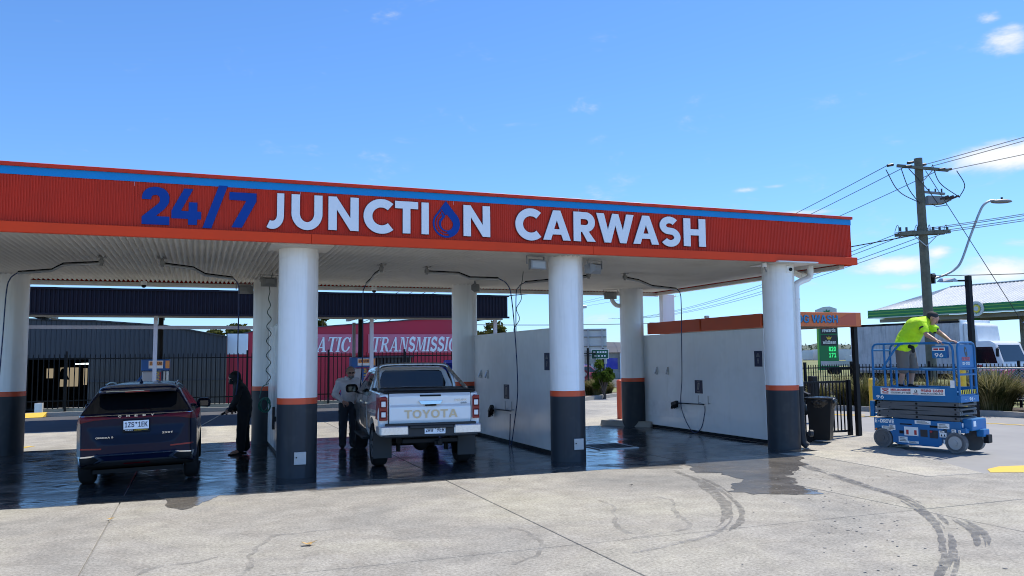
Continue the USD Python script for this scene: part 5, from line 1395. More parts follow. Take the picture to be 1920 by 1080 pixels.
# ------------------------------------------------------------------ white curtain-sided truck on the road
def make_truck():
    a = np.array([34.85, 35.5]); d = np.array([.14, -.99]); d /= np.linalg.norm(d)
    t = thing('curtain_truck', 'white truck with a grey stained curtain-sided body on the road behind the lift', 'truck', (*a, -.06), math.atan2(d[1], d[0]))
    # local: x forward, y left; the near side is y < 0
    Lb = 6.3; w = 1.2
    rng = np.random.default_rng(4); xs = np.linspace(.06, Lb - .05, 240)
    yy = -w - .012 - .05 * np.abs(np.sin(xs * 6.6 + .8 * np.sin(xs * 2.1))) - .012 * meshkit.noise(np.stack([xs * 5, xs * 0, xs * 0], 1), 3)
    m = len(xs); i = np.arange(m - 1)
    V = np.vstack([np.stack([xs, yy, np.full(m, 1.06)], 1), np.stack([xs, yy * .5 - w * .5 - .004, np.full(m, 3.42)], 1)])
    obj('curtain', (V, np.stack([i, i + 1, m + i + 1, m + i], 1)), TARP, t, smooth=50)
    obj('box_body', MB().span((0, -w, 1.0), (Lb, w, 3.44)), CARW, t, smooth=False)
    obj('top_rail', MB().span((-.02, -w - .04, 3.42), (Lb + .02, w + .04, 3.53), .01), BLACK, t, smooth=False)
    obj('side_rail', MB().span((-.02, -w - .03, .93), (Lb, w + .03, 1.06)), GREYP, t, smooth=False)
    obj('front_wall', MB().span((Lb - .05, -w - .035, 1.0), (Lb + .05, w + .035, 3.56), .02), CARW, t, smooth=False)
    obj('wind_deflector', MB().add(Manifold.hull_points(np.vstack([sphere_pts((Lb + .15, s * .95, z), .12) for s in (-1, 1) for z in (2.5, 3.3)] + [sphere_pts((Lb + .6, s * .85, 2.55), .1) for s in (-1, 1)] + [sphere_pts((Lb + .5, s * .85, 3.2), .12) for s in (-1, 1)]).astype(np.float32))), CARW, t, smooth=35)
    cm = ext([(Lb + .12, .55), (Lb + .12, 2.42), (Lb + .3, 2.5), (Lb + 1.35, 2.5), (Lb + 1.55, 2.38), (Lb + 1.86, 1.5), (Lb + 1.9, 1.2), (Lb + 1.9, .45), (Lb + .9, .45)], 'x', -1.05, 1.05).rotate([0, 0, -90])
    ct = soft(cm, .08, 6); cb = to_man(ct) - Manifold.cylinder(2.6, .47, .47, 24).rotate([90, 0, 0]).translate([Lb + .95, 1.3, .45])
    obj('cab', MB().add(cb), CARW, t, smooth=28)
    g = swell(ct, .01)
    obj('windscreen', MB().add(g ^ ext([(-.93, 1.52), (.93, 1.52), (.86, 2.30), (-.86, 2.30)], 'y', -20, -Lb - 1.4).rotate([0, 0, 90])), GLASS, t, smooth=30)
    for s in (-1, 1):
        obj('side_window', MB().add(g ^ ext([(Lb + .42, 1.45), (Lb + 1.62, 1.45), (Lb + 1.42, 2.22), (Lb + .42, 2.22)], 'y', *((.6, 1.3) if s > 0 else (-1.3, -.6)))), GLASS, t, smooth=30)
        obj('mirror_arm', MB().bar((Lb + 1.7, s * 1.0, 2.2), (Lb + 1.78, s * 1.28, 2.15), .03).box((Lb + 1.78, s * 1.28, 1.95), (.1, .16, .4), 0, .03), BLACK, t, smooth=False)
        obj('headlight', MB().box((Lb + 1.885, s * .78, .8), (.06, .36, .2), 0, .02), LENS, t, smooth=False)
        for x in (1.3, Lb + .95):
            o = obj('wheel', MB().cyl((x, s * 1.06, .45), (x, s * .8, .45), .42, 28).cyl((x, s * 1.07, .45), (x, s * 1.06, .45), .33, 28), RUBBER, t)
            obj('rim', MB().cyl((x, s * 1.075, .45), (x, s * 1.05, .45), .24, 20).cyl((x, s * 1.10, .45), (x, s * 1.05, .45), .1, 12), CARW, o)
    obj('grille', MB().box((Lb + 1.9, 0, 1.1), (.04, 1.5, .25), 0, .01), DECALK, t, smooth=False)
    obj('red_stripe', MB().span((Lb + .2, -1.062, 1.28), (Lb + .9, -1.055, 1.36)), DECALR, t, smooth=False)
    obj('bumper', MB().box((Lb + 1.93, 0, .55), (.14, 2.0, .3), 0, .03), CARW, t, smooth=False)
    obj('chassis', MB().span((.1, -.5, .62), (Lb + .9, .5, .92)).span((2.2, -1.0, .5), (4.2, -.8, .9)).span((.1, -1.05, .5), (.5, 1.05, .9)), BLACK, t, smooth=False)
    return t


make_truck()

# white tray ute further along the road
ut = thing('tray_ute', 'white single cab tray ute beyond the gate, left of the truck', 'ute', (56.8, 63.2, -.05), math.atan2(-.42, 1.0))
obj('cab', MB().add(soft(ext([(2.6, .5), (2.6, 1.75), (2.75, 1.86), (3.5, 1.86), (4.05, 1.25), (5.0, 1.1), (5.1, .45)], 'x', -.87, .87).rotate([0, 0, -90]), .1, 4)), CARW, ut, smooth=30)
obj('side_window', MB().span((2.95, -.89, 1.28), (3.72, -.87, 1.72)).span((2.95, .87, 1.28), (3.72, .89, 1.72)), GLASS, ut, smooth=False)
obj('tray', MB().span((0, -.95, .85), (2.5, .95, .95)).span((0, -.95, .95), (2.5, -.92, 1.3)).span((0, .92, .95), (2.5, .95, 1.3)).span((2.42, -.95, .9), (2.5, .95, 1.85)), GALV, ut, smooth=False)
obj('beacon', MB().box((3.0, 0, 1.9), (.2, .9, .07), 0, .02), mat('beacon_amber', (.8, .35, .05), .3), ut, smooth=False)
for x in (.9, 4.2):
    for s in (-1, 1):
        obj('wheel', MB().cyl((x, s * .86, .36), (x, s * .62, .36), .36, 20), RUBBER, ut)
obj('chassis', MB().span((.2, -.5, .45), (4.9, .5, .7)), BLACK, ut, smooth=False)

# ================================================================== DOG WASH, GATE, BIN
dw = thing('dog_wash_shelter', 'orange fascia shelter lettered DOG WASH on black posts beside the right column', 'shelter')
obj('front_fascia', MB().span((11.66, 14.72, 2.52), (14.36, 14.80, 2.84), .004), DOGO, dw, smooth=False)
obj('end_patch', MB().poly([(13.62, 2.54), (14.2, 2.54), (14.2, 2.82), (13.95, 2.80), (13.62, 2.66)], .003, (0, 14.717, 0), (1, 0, 0), (0, 0, 1)), BROWNO, dw, label='darker repainted patch at the right end of the fascia', smooth=False)
obj('fascia_lettering', MB().poly(fit(letters('DOG WASH', b'Bold'), 12.33, 13.66, 2.60, 2.775), .012, (0, 14.715, 0), (1, 0, 0), (0, 0, 1)), DOGT, dw, smooth=False)
obj('lettering_shadow', MB().poly(fit(letters('DOG WASH', b'Bold'), 12.345, 13.675, 2.59, 2.765), .006, (0, 14.7185, 0), (1, 0, 0), (0, 0, 1)), DECALK, dw, smooth=False)
for a, b in ((14.83, 17.12), (17.2, 19.72)):
    obj('side_fascia', MB().span((11.60, a, 2.49), (11.66, b, 2.80), .004), BROWNO, dw, smooth=False)
obj('soffit', MB().span((11.67, 14.81, 2.53), (14.3, 19.6, 2.56)), BLACK, dw, smooth=False)
obj('roof', MB().span((11.67, 14.81, 2.74), (14.32, 19.65, 2.79)), GALV, dw, smooth=False)
obj('rear_fascia', MB().span((11.67, 19.66, 2.50), (14.36, 19.72, 2.82)), BROWNO, dw, smooth=False)
obj('end_fascia', MB().span((14.30, 14.81, 2.52), (14.36, 19.65, 2.82)), DOGO, dw, smooth=False)
for x, y in ((14.27, 14.86), (14.27, 19.5)):
    obj('post', MB().span((x - .05, y - .05, -.02), (x + .05, y + .05, 2.53)), BLACK, dw, smooth=False)
obj('rear_post', MB().span((12.48, 20.3, .0), (12.86, 20.5, 3.66)), CWHITE, dw, label='pale square post rising behind the orange boxes', smooth=False)
obj('brown_post', MB().span((11.42, 19.78, .0), (11.52, 19.88, 3.64)), BROWNO, dw, label='thin dark brown post beside the rear column', smooth=False)
obj('conduit_box', MB().box((11.62, 16.9, 2.83), (.1, .12, .06), 0, .02), CWHITE, dw, smooth=False)
gt = palisade('pool_gate', (11.95, 15.05), (14.20, 15.05), 'black tubular barred gate beside the wheelie bin under the DOG WASH sign', .098, 1.24, .12, (.08, 1.22), 2.3, False, 'gate', w=.022, ph=1.28)
palisade('bar_fence', (18.6, 24.2), (23.6, 24.8), 'black bar fence behind the gate in front of the white tray ute', .125, 1.5, .06, (.12, 1.36), 2.5, False, 'fence', w=.024)
palisade('bar_fence', (23.6, 24.8), (27.0, 17.0), 'black bar fence behind the lift and along the bed at the right edge', .125, 1.5, .06, (.12, 1.36), 2.85, False, 'fence', w=.024)
palisade('bar_fence', (15.3, 34.6), (20.2, 39.0), 'black bar fence behind the bed beyond the orange red bollard', .16, 2.25, .5, (.7, 2.05), 2.4, True, 'fence', w=.03)
obj('gate_bollard', MB().span((16.0, 18.3, 0), (16.2, 18.5, 1.28), .01), BLACK, label='stout square black post behind the bin and gate', cat='post', smooth=False)
cf = thing('chain_link_panel', 'short galvanised chain link panel behind the right end of the lift', 'fence', (24.0, 20.1, 0), math.atan2(-.75, .66))
obj('frame', MB().tube([(0, 0, 0), (0, 0, 1.36)], .025).tube([(0, 0, 1.36), (2.0, 0, 1.36)], .022).tube([(2.0, 0, 1.36), (2.0, 0, 0)], .025).tube([(0, 0, .35), (2.0, 0, .35)], .015), GALV, cf)
q = MB()
for k in range(-14, 21):
    for s in (-1, 1):
        x0, x1 = (k * .1, k * .1 + 1.0) if s > 0 else (k * .1 + 1.0, k * .1)
        t0, t1 = 0, 1
        lo, hi = min(x0, x1), max(x0, x1)
        f0 = max(0, (0 - lo) / 1.0); f1 = min(1, (2.0 - lo) / 1.0)
        if f1 - f0 > .03:
            za, zb = (.35 + f0, .35 + f1) if s > 0 else (1.35 - f0, 1.35 - f1)
            q.bar((lo + f0, 0, za), (lo + f1, 0, zb), .008)
obj('mesh', q, GALV, cf, smooth=False)

bn = thing('wheelie_bin', 'black wheelie bin with its lid flipped back and a bin bag over the rim', 'bin', (12.55, 14.14, 0), math.radians(38), None, (.9, .9, 1.0))
obj('tub', MB().add(Manifold.hull_points(np.array([(sx * a, y, z) for a, y, z in ((.22, -.22, .06), (.22, .22, .06), (.27, -.29, .92), (.27, .27, .95)) for sx in (-1, 1)], np.float32))), BINM, bn, smooth=20)
obj('rim', MB().box((0, -.01, .93), (.59, .61, .05), 0, .012), BINM, bn, smooth=False)
obj('lid', MB().add(rot(chbox((.56, .04, .5), .012), 0, (0, 0, 0)).vertices @ np.array([[1, 0, 0], [0, .9, .44], [0, -.44, .9]]).T + [0, .42, .80], chbox((.56, .04, .5), .012).faces).bar((-.2, .2, 1.02), (-.15, .45, 1.12), .16, .02), BINM, bn, smooth=False)
q = trimesh.creation.icosphere(4, 1.0); v = np.array(q.vertices)
nz = meshkit.fbm(v * 2.6, 4, 5)[:, None]; v = v * (.82 + .36 * nz) * [.325, .345, .24]; v[:, 2] = np.where(v[:, 2] < 0, v[:, 2] * 1.25, v[:, 2] * .32)
obj('bin_bag', MB().add(v + [.0, -.02, .90], q.faces), BAGM, bn, smooth=True)
for s in (-1, 1):
    obj('wheel', MB().cyl((s * .24, .24, .1), (s * .30, .24, .1), .1, 20), RUBBER, bn)
obj('handle', MB().tube([(-.2, .33, .94), (.2, .33, .94)], .018), BINM, bn)

# ================================================================== SCISSOR LIFT
LO, LA = np.array([13.48, 12.24, 0.0]), -1.3073
LX, LY = np.array([math.cos(LA), math.sin(LA), 0]), np.array([-math.sin(LA), math.cos(LA), 0])


def onlift(x, y, z):
    return LO + LX * x + LY * y + [0, 0, z]


li = thing('scissor_lift', 'blue electric scissor lift numbered 96 with folded grey scissor arms', 'scissor lift', LO, LA)
for x, y, steer in ((-.71, -.335, 0), (.72, -.335, 1), (-.71, .335, 0), (.74, .315, 1)):
    s = 1 if y > 0 else -1
    w = obj('wheel', MB().cyl((x, y - .055, .19), (x, y + .055, .19), .19, 36), TYREG, li, smooth=30)
    obj('hub', MB().cyl((x, y + s * .056, .19), (x, y + s * .064, .19), .125, 28).cyl((x, y + s * .064, .19), (x, y + s * .08, .19), .05, 14), GALV if steer else LIFTG, w, smooth=30)
    obj('hub_ring', MB().tube(np.stack([x + .15 * np.cos(np.linspace(0, 6.283, 25)), np.full(25, y + s * .058), .19 + .15 * np.sin(np.linspace(0, 6.283, 25))], 1), .007, 5), LIFTG, w)
cp = [(-.87, .58), (-.87, .30), (-.90, .24), (-.88, .13), (-.86, .5)]
ch = Polygon([(-.88, .59), (-.88, .22), (-.84, .12), (-.50, .12), (.40, .10), (.46, .13), (.46, .40), (.55, .46), (.83, .46), (.83, .585), (.3, .575)])
ch = ch.difference(Point(-.71, .19).buffer(.215, 24))
obj('chassis', MB().poly(ch, .03, (0, -.345, 0), (1, 0, 0), (0, 0, 1)).poly(ch, .03, (0, .375, 0), (1, 0, 0), (0, 0, 1)).span((-.86, -.34, .16), (.44, .34, .5), .01).span((.3, -.33, .47), (.82, .34, .56), .01), LIFTB, li, smooth=False)
obj('rear_panel', MB().span((-.9, -.3, .15), (-.87, .3, .58), .008), LIFTG, li, smooth=False)
for y in (-.3, .3):
    obj('steer_yoke', MB().span((.56, y - .06, .38), (.92, y + .06, .47), .01).span((.66, y - .03, .16), (.78, y + (.02 if y > 0 else .03), .40), .01), LIFTB, li, smooth=False)
obj('front_block', MB().span((.80, -.25, .42), (.98, .32, .64), .012).span((.92, .02, .30), (1.06, .25, .44), .012), LIFTB, li, smooth=False)
obj('tow_lug', MB().span((1.0, .1, .18), (1.1, .26, .34), .01), BLACK, li, smooth=False)
obj('pothole_guard', MB().span((-.42, -.37, .085), (.40, -.352, .20), .003), LIFTB, li, smooth=False)
obj('ladder_step', MB().span((-.96, -.22, .62), (-.90, .1, .66)).span((-.98, -.34, .60), (-.9, -.26, .92), .01), LIFTB, li, smooth=False)
# folded scissor arms
for k in range(4):
    z = .595 + k * .086
    for y in (-.335, -.265, .235, .3):
        a = .012 * (1 if k % 2 else -1)
        obj('scissor_arm', MB().bar((-.82 + .02 * (k % 2), y, z + .043 - a), (.80 + .02 * (k % 2), y, z + .043 + a), .045, .074), LIFTG, li, smooth=False)
    for x in (.80, -.80):
        obj('cross_tube', MB().cyl((x, -.33, z + .043), (x, .31, z + .043), .025, 10), LIFTG, li)
    for x, r in ((0, .022), (.74, .018), (-.76, .018), (-.6 + .03 * k, .009)):
        obj('pin', MB().cyl((x, -.366, z + .043), (x, -.357, z + .043), r, 12), BLACK, li)
obj('ram', MB().cyl((-.5, 0, .62), (.6, 0, .86), .05, 14), BLACK, li)
# platform
obj('deck', MB().span((-.86, -.36, .955), (.86, .32, 1.00)).span((-.84, -.34, 1.12), (.84, .31, 1.135)), LIFTB, li, smooth=False)
obj('side_board', MB().span((-.88, -.385, .945), (.80, -.365, 1.225), .004), LIFTB, li, smooth=False)
obj('side_board', MB().span((-.88, .31, .945), (.86, .33, 1.225), .004), LIFTB, li, smooth=False)
obj('front_board', MB().span((.80, -.39, .945), (.87, .33, 1.07), .004).span((.80, -.36, 1.07), (.84, .3, 1.10)), LIFTB, li, smooth=False)
hz = obj('hazard_strip', MB().span((.841, -.33, 1.10), (.848, .30, 1.18)), HAZY, li, smooth=False)
for k in range(7):
    y = -.31 + k * .09
    obj('hazard_stripe', MB().poly([(y, 1.102), (y + .04, 1.102), (y + .07, 1.178), (y + .03, 1.178)], .002, (.849, 0, 0), (0, 1, 0), (0, 0, 1)), BLACK, hz, smooth=False)
rt = .0215


def rail(name, *pts, n=0):
    return obj(name, MB().tube(bez(*pts, n=n) if n else pts, rt, 10), LIFTB, li)


for y in (-.37, .31):
    rail('top_rail', (-.85, y, 1.2), (-.85, y, 1.95), (-.835, y, 2.02), (-.80, y, 2.06), (-.74, y, 2.075), (.62, y, 2.075), (.70, y, 2.06), (.745, y, 2.0), (.76, y, 1.92), (.76, y, 1.2))
    rail('mid_rail', (-.85, y, 1.57), (.76, y, 1.56))
    rail('upright', (-.36 if y < 0 else -.1, y, 1.2), (-.36 if y < 0 else -.1, y, 1.56))
    rail('brace', (-.66, y, 1.56), (-.42, y, 1.90), (-.28, y, 2.05), (-.2, y, 2.07), n=4) if y < 0 else rail('upright', (-.5, y, 1.2), (-.5, y, 2.07))
    rail('upright', (-.6, y, 1.2), (-.6, y, 2.06))
for x in (-.85,):
    rail('end_rail', (x, -.37, 1.95), (x, .31, 1.95)); rail('end_rail', (x, -.37, 1.57), (x, .31, 1.57))
rail('end_loop', (.84, -.36, 1.1), (.84, -.36, 1.98), (.84, -.33, 2.05), (.84, -.26, 2.075), (.84, .20, 2.075), (.84, .28, 2.05), (.84, .31, 1.98), (.84, .31, 1.1))
rail('end_rail', (.84, -.36, 1.58), (.84, .31, 1.58)); rail('end_rail', (.84, -.36, 1.47), (.84, .31, 1.47)); rail('upright', (.84, .1, 1.1), (.84, .1, 1.58))
obj('end_panel', MB().span((.828, -.32, 1.60), (.838, .27, 2.04), .002), LIFTB, li, smooth=False)
ep = obj('end_panel_logo', MB().poly(affinity.rotate(affinity.scale(Point(0, 1.90).buffer(.085, 8), .6, 1.2), 20).difference(Point(.01, 1.92).buffer(.03)), .002, (.8385, -.03, 0), (0, 1, 0), (0, 0, 1)), DECALK, li, smooth=False)
obj('end_panel_text', MB().poly(fit(letters('GENIE', b'Black'), -.17, .15, 1.73, 1.80), .002, (.8385, -.03, 0), (0, 1, 0), (0, 0, 1)), DECALR, li, smooth=False)
obj('end_panel_text', MB().poly(fit(letters('GS-1932', b'Bold'), -.15, .13, 1.65, 1.705), .002, (.8385, -.03, 0), (0, 1, 0), (0, 0, 1)), DECAL, li, smooth=False)
cb = obj('control_box', MB().span((.34, -.33, 1.78), (.62, -.22, 2.02), .012), LIFTB, li, smooth=False)
obj('box_number', MB().poly(fit(letters('96', b'Bold'), .40, .56, 1.80, 1.88), .002, (0, -.332, 0), (1, 0, 0), (0, 0, 1)), DECAL, cb, smooth=False)
obj('box_sticker', MB().span((.36, -.3335, 1.92), (.6, -.331, 1.985)), DECAL, cb, smooth=False)
obj('box_sticker_text', MB().span((.38, -.336, 1.935), (.47, -.3337, 1.97)).span((.49, -.336, 1.935), (.58, -.3337, 1.97)), DECALR, cb, smooth=False)
# writing and stickers on the near side
Y0 = -.3862
bn_ = obj('banner', MB().span((-.70, Y0 - .003, 1.065), (.58, Y0, 1.195)), DECAL, li, smooth=False)
ob = (0, Y0 - .0035, 0)
for t, x0, x1, z0, z1, m, wt in (('MELBOURNE', -.49, -.08, 1.135, 1.182, DECALR, b'Black'), ('SCISSOR LIFT HIRE', -.49, -.08, 1.085, 1.12, DECALK, b'Bold'), ('9580 1600', .12, .55, 1.128, 1.182, DECALR, b'Black'), ('MSLH.COM.AU', .12, .54, 1.082, 1.113, DECALK, b'Bold'), ('GENIE', -.04, .07, 1.078, 1.098, DECALR, b'Black')):
    obj('banner_text', MB().poly(fit(letters(t, wt), x0, x1, z0, z1), .002, ob, (1, 0, 0), (0, 0, 1)), m, bn_, smooth=False, kind='stuff')
lg = unary_union([LineString([(-.66, 1.165), (-.54, 1.115)]).buffer(.008), LineString([(-.66, 1.115), (-.54, 1.165)]).buffer(.008), shapely.box(-.67, 1.17, -.53, 1.182), shapely.box(-.66, 1.08, -.54, 1.10), shapely.box(-.62, 1.16, -.58, 1.175)])
obj('banner_logo', MB().poly(lg, .002, ob, (1, 0, 0), (0, 0, 1)), DECALR, bn_, smooth=False)
obj('banner_logo', MB().poly(unary_union([Point(.02, 1.14).buffer(.03).difference(Point(.015, 1.145).buffer(.018)), shapely.box(-.01, 1.115, .05, 1.125)]), .002, ob, (1, 0, 0), (0, 0, 1)), DECALK, bn_, smooth=False)
obj('fleet_number', MB().poly(fit(letters('96', b'Bold'), -.80, -.64, .975, 1.045), .002, (0, Y0, 0), (1, 0, 0), (0, 0, 1)), DECAL, li, smooth=False)
obj('fleet_number', MB().poly(fit(letters('96', b'Bold'), -.05, .08, .97, 1.04), .002, (.871, 0, 0), (0, 1, 0), (0, 0, 1)), DECAL, li, smooth=False)
obj('edrive_text', MB().poly(fit(letters('E-DRIVE', b'Black'), -.86, -.46, .49, .565), .002, (0, -.3755, 0), (1, 0, 0), (0, 0, 1)), DECAL, li, smooth=False)
YC = -.3757
for x0, x1, z0, z1 in ((-.04, .27, .505, .575), (.40, .62, .44, .54), (-.72, -.50, .34, .43), (-.57, -.44, .36, .46), (-.38, -.20, .13, .24), (-.2, .02, .12, .165), (.42, .52, .36, .40), (.66, .74, .34, .44), (.78, .83, .36, .43)):
    s = obj('sticker', MB().span((x0, YC - .002, z0), (x1, YC, z1)), DECAL, li, smooth=False)
    q = MB()
    for k in range(3):
        zz = z0 + (z1 - z0) * (.22 + .25 * k); q.span((x0 + (x1 - x0) * .12, YC - .004, zz), (x0 + (x1 - x0) * (.88 - .1 * k), YC - .0022, zz + (z1 - z0) * .12))
    obj('sticker_print', q, LIFTG, s, smooth=False)
s = obj('warning_panel', MB().span((-.26, YC - .003, .27), (.02, YC, .44)), DECAL, li, smooth=False)
for x in (-.22, -.06):
    obj('warning_mark', MB().span((x, YC - .005, .29), (x + .05, YC - .0032, .38)), DECALR, s, smooth=False)
obj('gauge_panel', MB().span((.06, YC - .003, .265), (.2, YC, .40)), DECALK, li, smooth=False)
sw = obj('switch_panel', MB().span((.24, YC - .004, .25), (.40, YC, .40)), DECALK, li, smooth=False)
obj('emergency_stop', MB().cyl((.28, YC - .03, .375), (.28, YC, .375), .02, 14), DECALR, sw)
for x, z in ((.43, .28), (.50, .15)):
    obj('warning_label', MB().span((x, YC - .003, z), (x + .13, YC, z + .085)), DECAL, li, smooth=False)
    obj('warning_print', MB().poly([(x + .02, z + .015), (x + .055, z + .015), (x + .0375, z + .065)], .002, (0, YC - .0035, 0), (1, 0, 0), (0, 0, 1)).poly([(x + .075, z + .015), (x + .11, z + .015), (x + .0925, z + .065)], .002, (0, YC - .0035, 0), (1, 0, 0), (0, 0, 1)), DECALK, li, smooth=False)
for x0, x1, z0, z1 in ((-.34, -.10, .475, .50), (.25, .46, .45, .49), (-.36, -.27, .3, .36)):
    obj('vent_slot', MB().span((x0, YC - .002, z0), (x1, YC, z1)), BLACK, li, smooth=False)
obj('side_sticker', MB().span((.69, -.395, 1.22), (.77, -.392, 1.36)), DECAL, li, smooth=False)
for x, y in ((.873, -.2), (.873, .15)):
    obj('bolt_dot', MB().cyl((x - .01, y, 1.0), (x, y, 1.0), .01, 8), DECAL, li)
obj('front_sticker', MB().span((.831, -.33, .48), (.833, -.27, .56)).span((.981, -.2, .5), (.983, -.1, .6)), DECAL, li, smooth=False)
obj('beacon', MB().cyl((-.86, -.355, .93), (-.86, -.355, .99), .03, 12), mat('beacon_orange', (.75, .22, .03), .3), li)
obj('side_reflector', MB().cyl((-.84, -.379, .36), (-.84, -.374, .36), .02, 12), mat('beacon_orange', (0, 0, 0)), li)


# ================================================================== PEOPLE
def frame(fwd, up):
    f = np.array(fwd, float); f /= np.linalg.norm(f)
    u = np.array(up, float); u = u - f * (u @ f); u /= np.linalg.norm(u)
    return f, np.cross(f, u), u          # forward, right, up


def head_parts(c, fwd, up, k=1.0):
    """Skull, jaw, brow, nose, lips, ears and neck stump round the point c between the ears."""
    f, r, u = frame(fwd, up); c = np.array(c, float)
    P = lambda a, b, d: c + (f * a + r * b + u * d) * k
    cran = Manifold.hull_points(np.vstack([sphere_pts(P(-.022, 0, .035), .085 * k, 2), sphere_pts(P(.022, 0, .03), .078 * k, 2)]).astype(np.float32))
    jaw = Manifold.hull_points(np.vstack([sphere_pts(P(.03, s * .03, -.02), .048 * k, 1) for s in (-1, 1)] + [sphere_pts(P(.062, 0, -.098), .022 * k, 1), sphere_pts(P(.055, .02, -.09), .02 * k, 1), sphere_pts(P(.055, -.02, -.09), .02 * k, 1), sphere_pts(P(.07, 0, -.03), .03 * k, 1)]).astype(np.float32))
    nose = bone(P(.098, 0, .018), .009 * k, P(.118, 0, -.022), .014 * k)
    lips = bone(P(.090, -.016, -.058), .009 * k, P(.090, .016, -.058), .009 * k)
    ears = [Manifold.hull_points(np.vstack([sphere_pts(P(-.005, s * .083, .018), .016 * k), sphere_pts(P(-.012, s * .088, .0), .014 * k), sphere_pts(P(0, s * .08, -.022), .009 * k)]).astype(np.float32)) for s in (-1, 1)]
    brow = bone(P(.083, -.035, .03), .013 * k, P(.083, .035, .03), .013 * k)
    eyes = [bone(P(.083, s * .031, .008), .012 * k, P(.085, s * .031, .008), .011 * k) for s in (-1, 1)]
    return [cran, jaw, nose, lips, brow] + ears + eyes, P


def hand(w, d, n, side, curl=.5):
    """A hand at wrist w pointing along d, the back of the hand facing n; side +1 = thumb towards d x n."""
    d, t, n = (lambda a: (a[0], a[1], a[2]))(frame(d, n))
    w = np.array(w, float); t = t * side
    P = lambda a, b, c: w + d * a + t * b + n * c
    parts = [Manifold.hull_points(np.vstack([sphere_pts(P(0, s * .022, 0), .02) for s in (-1, 1)] + [sphere_pts(P(.085, s * .034, 0), .014) for s in (-1, 1)]).astype(np.float32))]
    for k, (b, L) in enumerate(((.034, .07), (.012, .08), (-.011, .074), (-.033, .058))):
        q = P(.085, b, 0); a = 0
        for s, fr in enumerate((.45, .32, .23)):
            a += curl * (.6 if s == 0 else .9)
            e = q + (d * math.cos(a) - n * math.sin(a)) * L * fr
            parts.append(bone(q, .0095 - .0008 * s, e, .0088 - .0008 * s)); q = e
    q = P(.02, .03, -.005)
    for L, a in ((.045, .75), (.035, .4)):
        e = q + (d * math.cos(a) + t * math.sin(a) - n * curl * .5) * L
        parts.append(bone(q, .0125, e, .0105)); q = e
    return parts


def person(label, J, fwd, up, garments, skinm, hands=(), headk=1.0, group=None):
    """One continuous body from joints J, and its clothes as separate pieces. Garments: (name, material, [(joint, radius, joint, radius), ...], smoothing)."""
    o = np.array([J['pelvis'][0], J['pelvis'][1], 0.0])
    p = thing('person', label, 'person', o, 0, group)
    J = {k: np.array(v, float) - o for k, v in J.items()}
    hp, P = head_parts(J['head'], fwd, up, headk)
    B = [bone(J['neck'], .055, J['head'], .055)]
    B += [Manifold.hull_points(np.vstack([sphere_pts(J[a], r) for a, r in (('shl', .062), ('shr', .062), ('chest', .125), ('neck', .05))]).astype(np.float32)),
          Manifold.hull_points(np.vstack([sphere_pts(J['chest'], .12), sphere_pts(J['waist'], .13)]).astype(np.float32)),
          Manifold.hull_points(np.vstack([sphere_pts(J[a], r) for a, r in (('waist', .13), ('hipl', .095), ('hipr', .095), ('pelvis', .12))]).astype(np.float32))]
    for s in 'lr':
        B += [bone(J['sh' + s], .06, J['el' + s], .045), bone(J['el' + s], .046, J['wr' + s], .029), bone(J['hip' + s], .095, J['kn' + s], .062), bone(J['kn' + s], .06, J['an' + s], .042), bone(J['an' + s], .045, J['toe' + s], .032)]
    m = organic(B, .03, 8); body = to_man(m)
    hm = organic(hp, .012, 4); body = body + to_man(hm)
    for h in hands:
        w, d, n, side, curl = h
        for q in hand(np.array(w) - o, d, n, side, curl):
            body = body + q
    obj('body', MB().add(body), skinm, p, smooth=60)
    for name, m_, bones, it in garments:
        parts = []
        for bn in bones:
            if len(bn) == 4:
                a, ra, b, rb_ = bn
                pa = J[a] if isinstance(a, str) else np.array(a, float) - o; pb = J[b] if isinstance(b, str) else np.array(b, float) - o
                parts.append(bone(pa, ra, pb, rb_, 2))
            else:
                parts.append(Manifold.hull_points(np.vstack([sphere_pts(J[a] if isinstance(a, str) else np.array(a, float) - o, r, 2) for a, r in bn[0]]).astype(np.float32)))
        g = organic(parts, .022, it); v = np.array(g.vertices)
        nz = meshkit.fbm(v * [9, 9, 14], 3, len(name)) - .5
        if m_ not in (HAIRG, GLASS):
            g = trimesh.Trimesh(v + g.vertex_normals * nz[:, None] * .022, g.faces, process=False)
        obj(name, g, m_, p, smooth=60)
    return p, P, o


def lerp(a, b, t):
    return np.array(a, float) * (1 - t) + np.array(b, float) * t


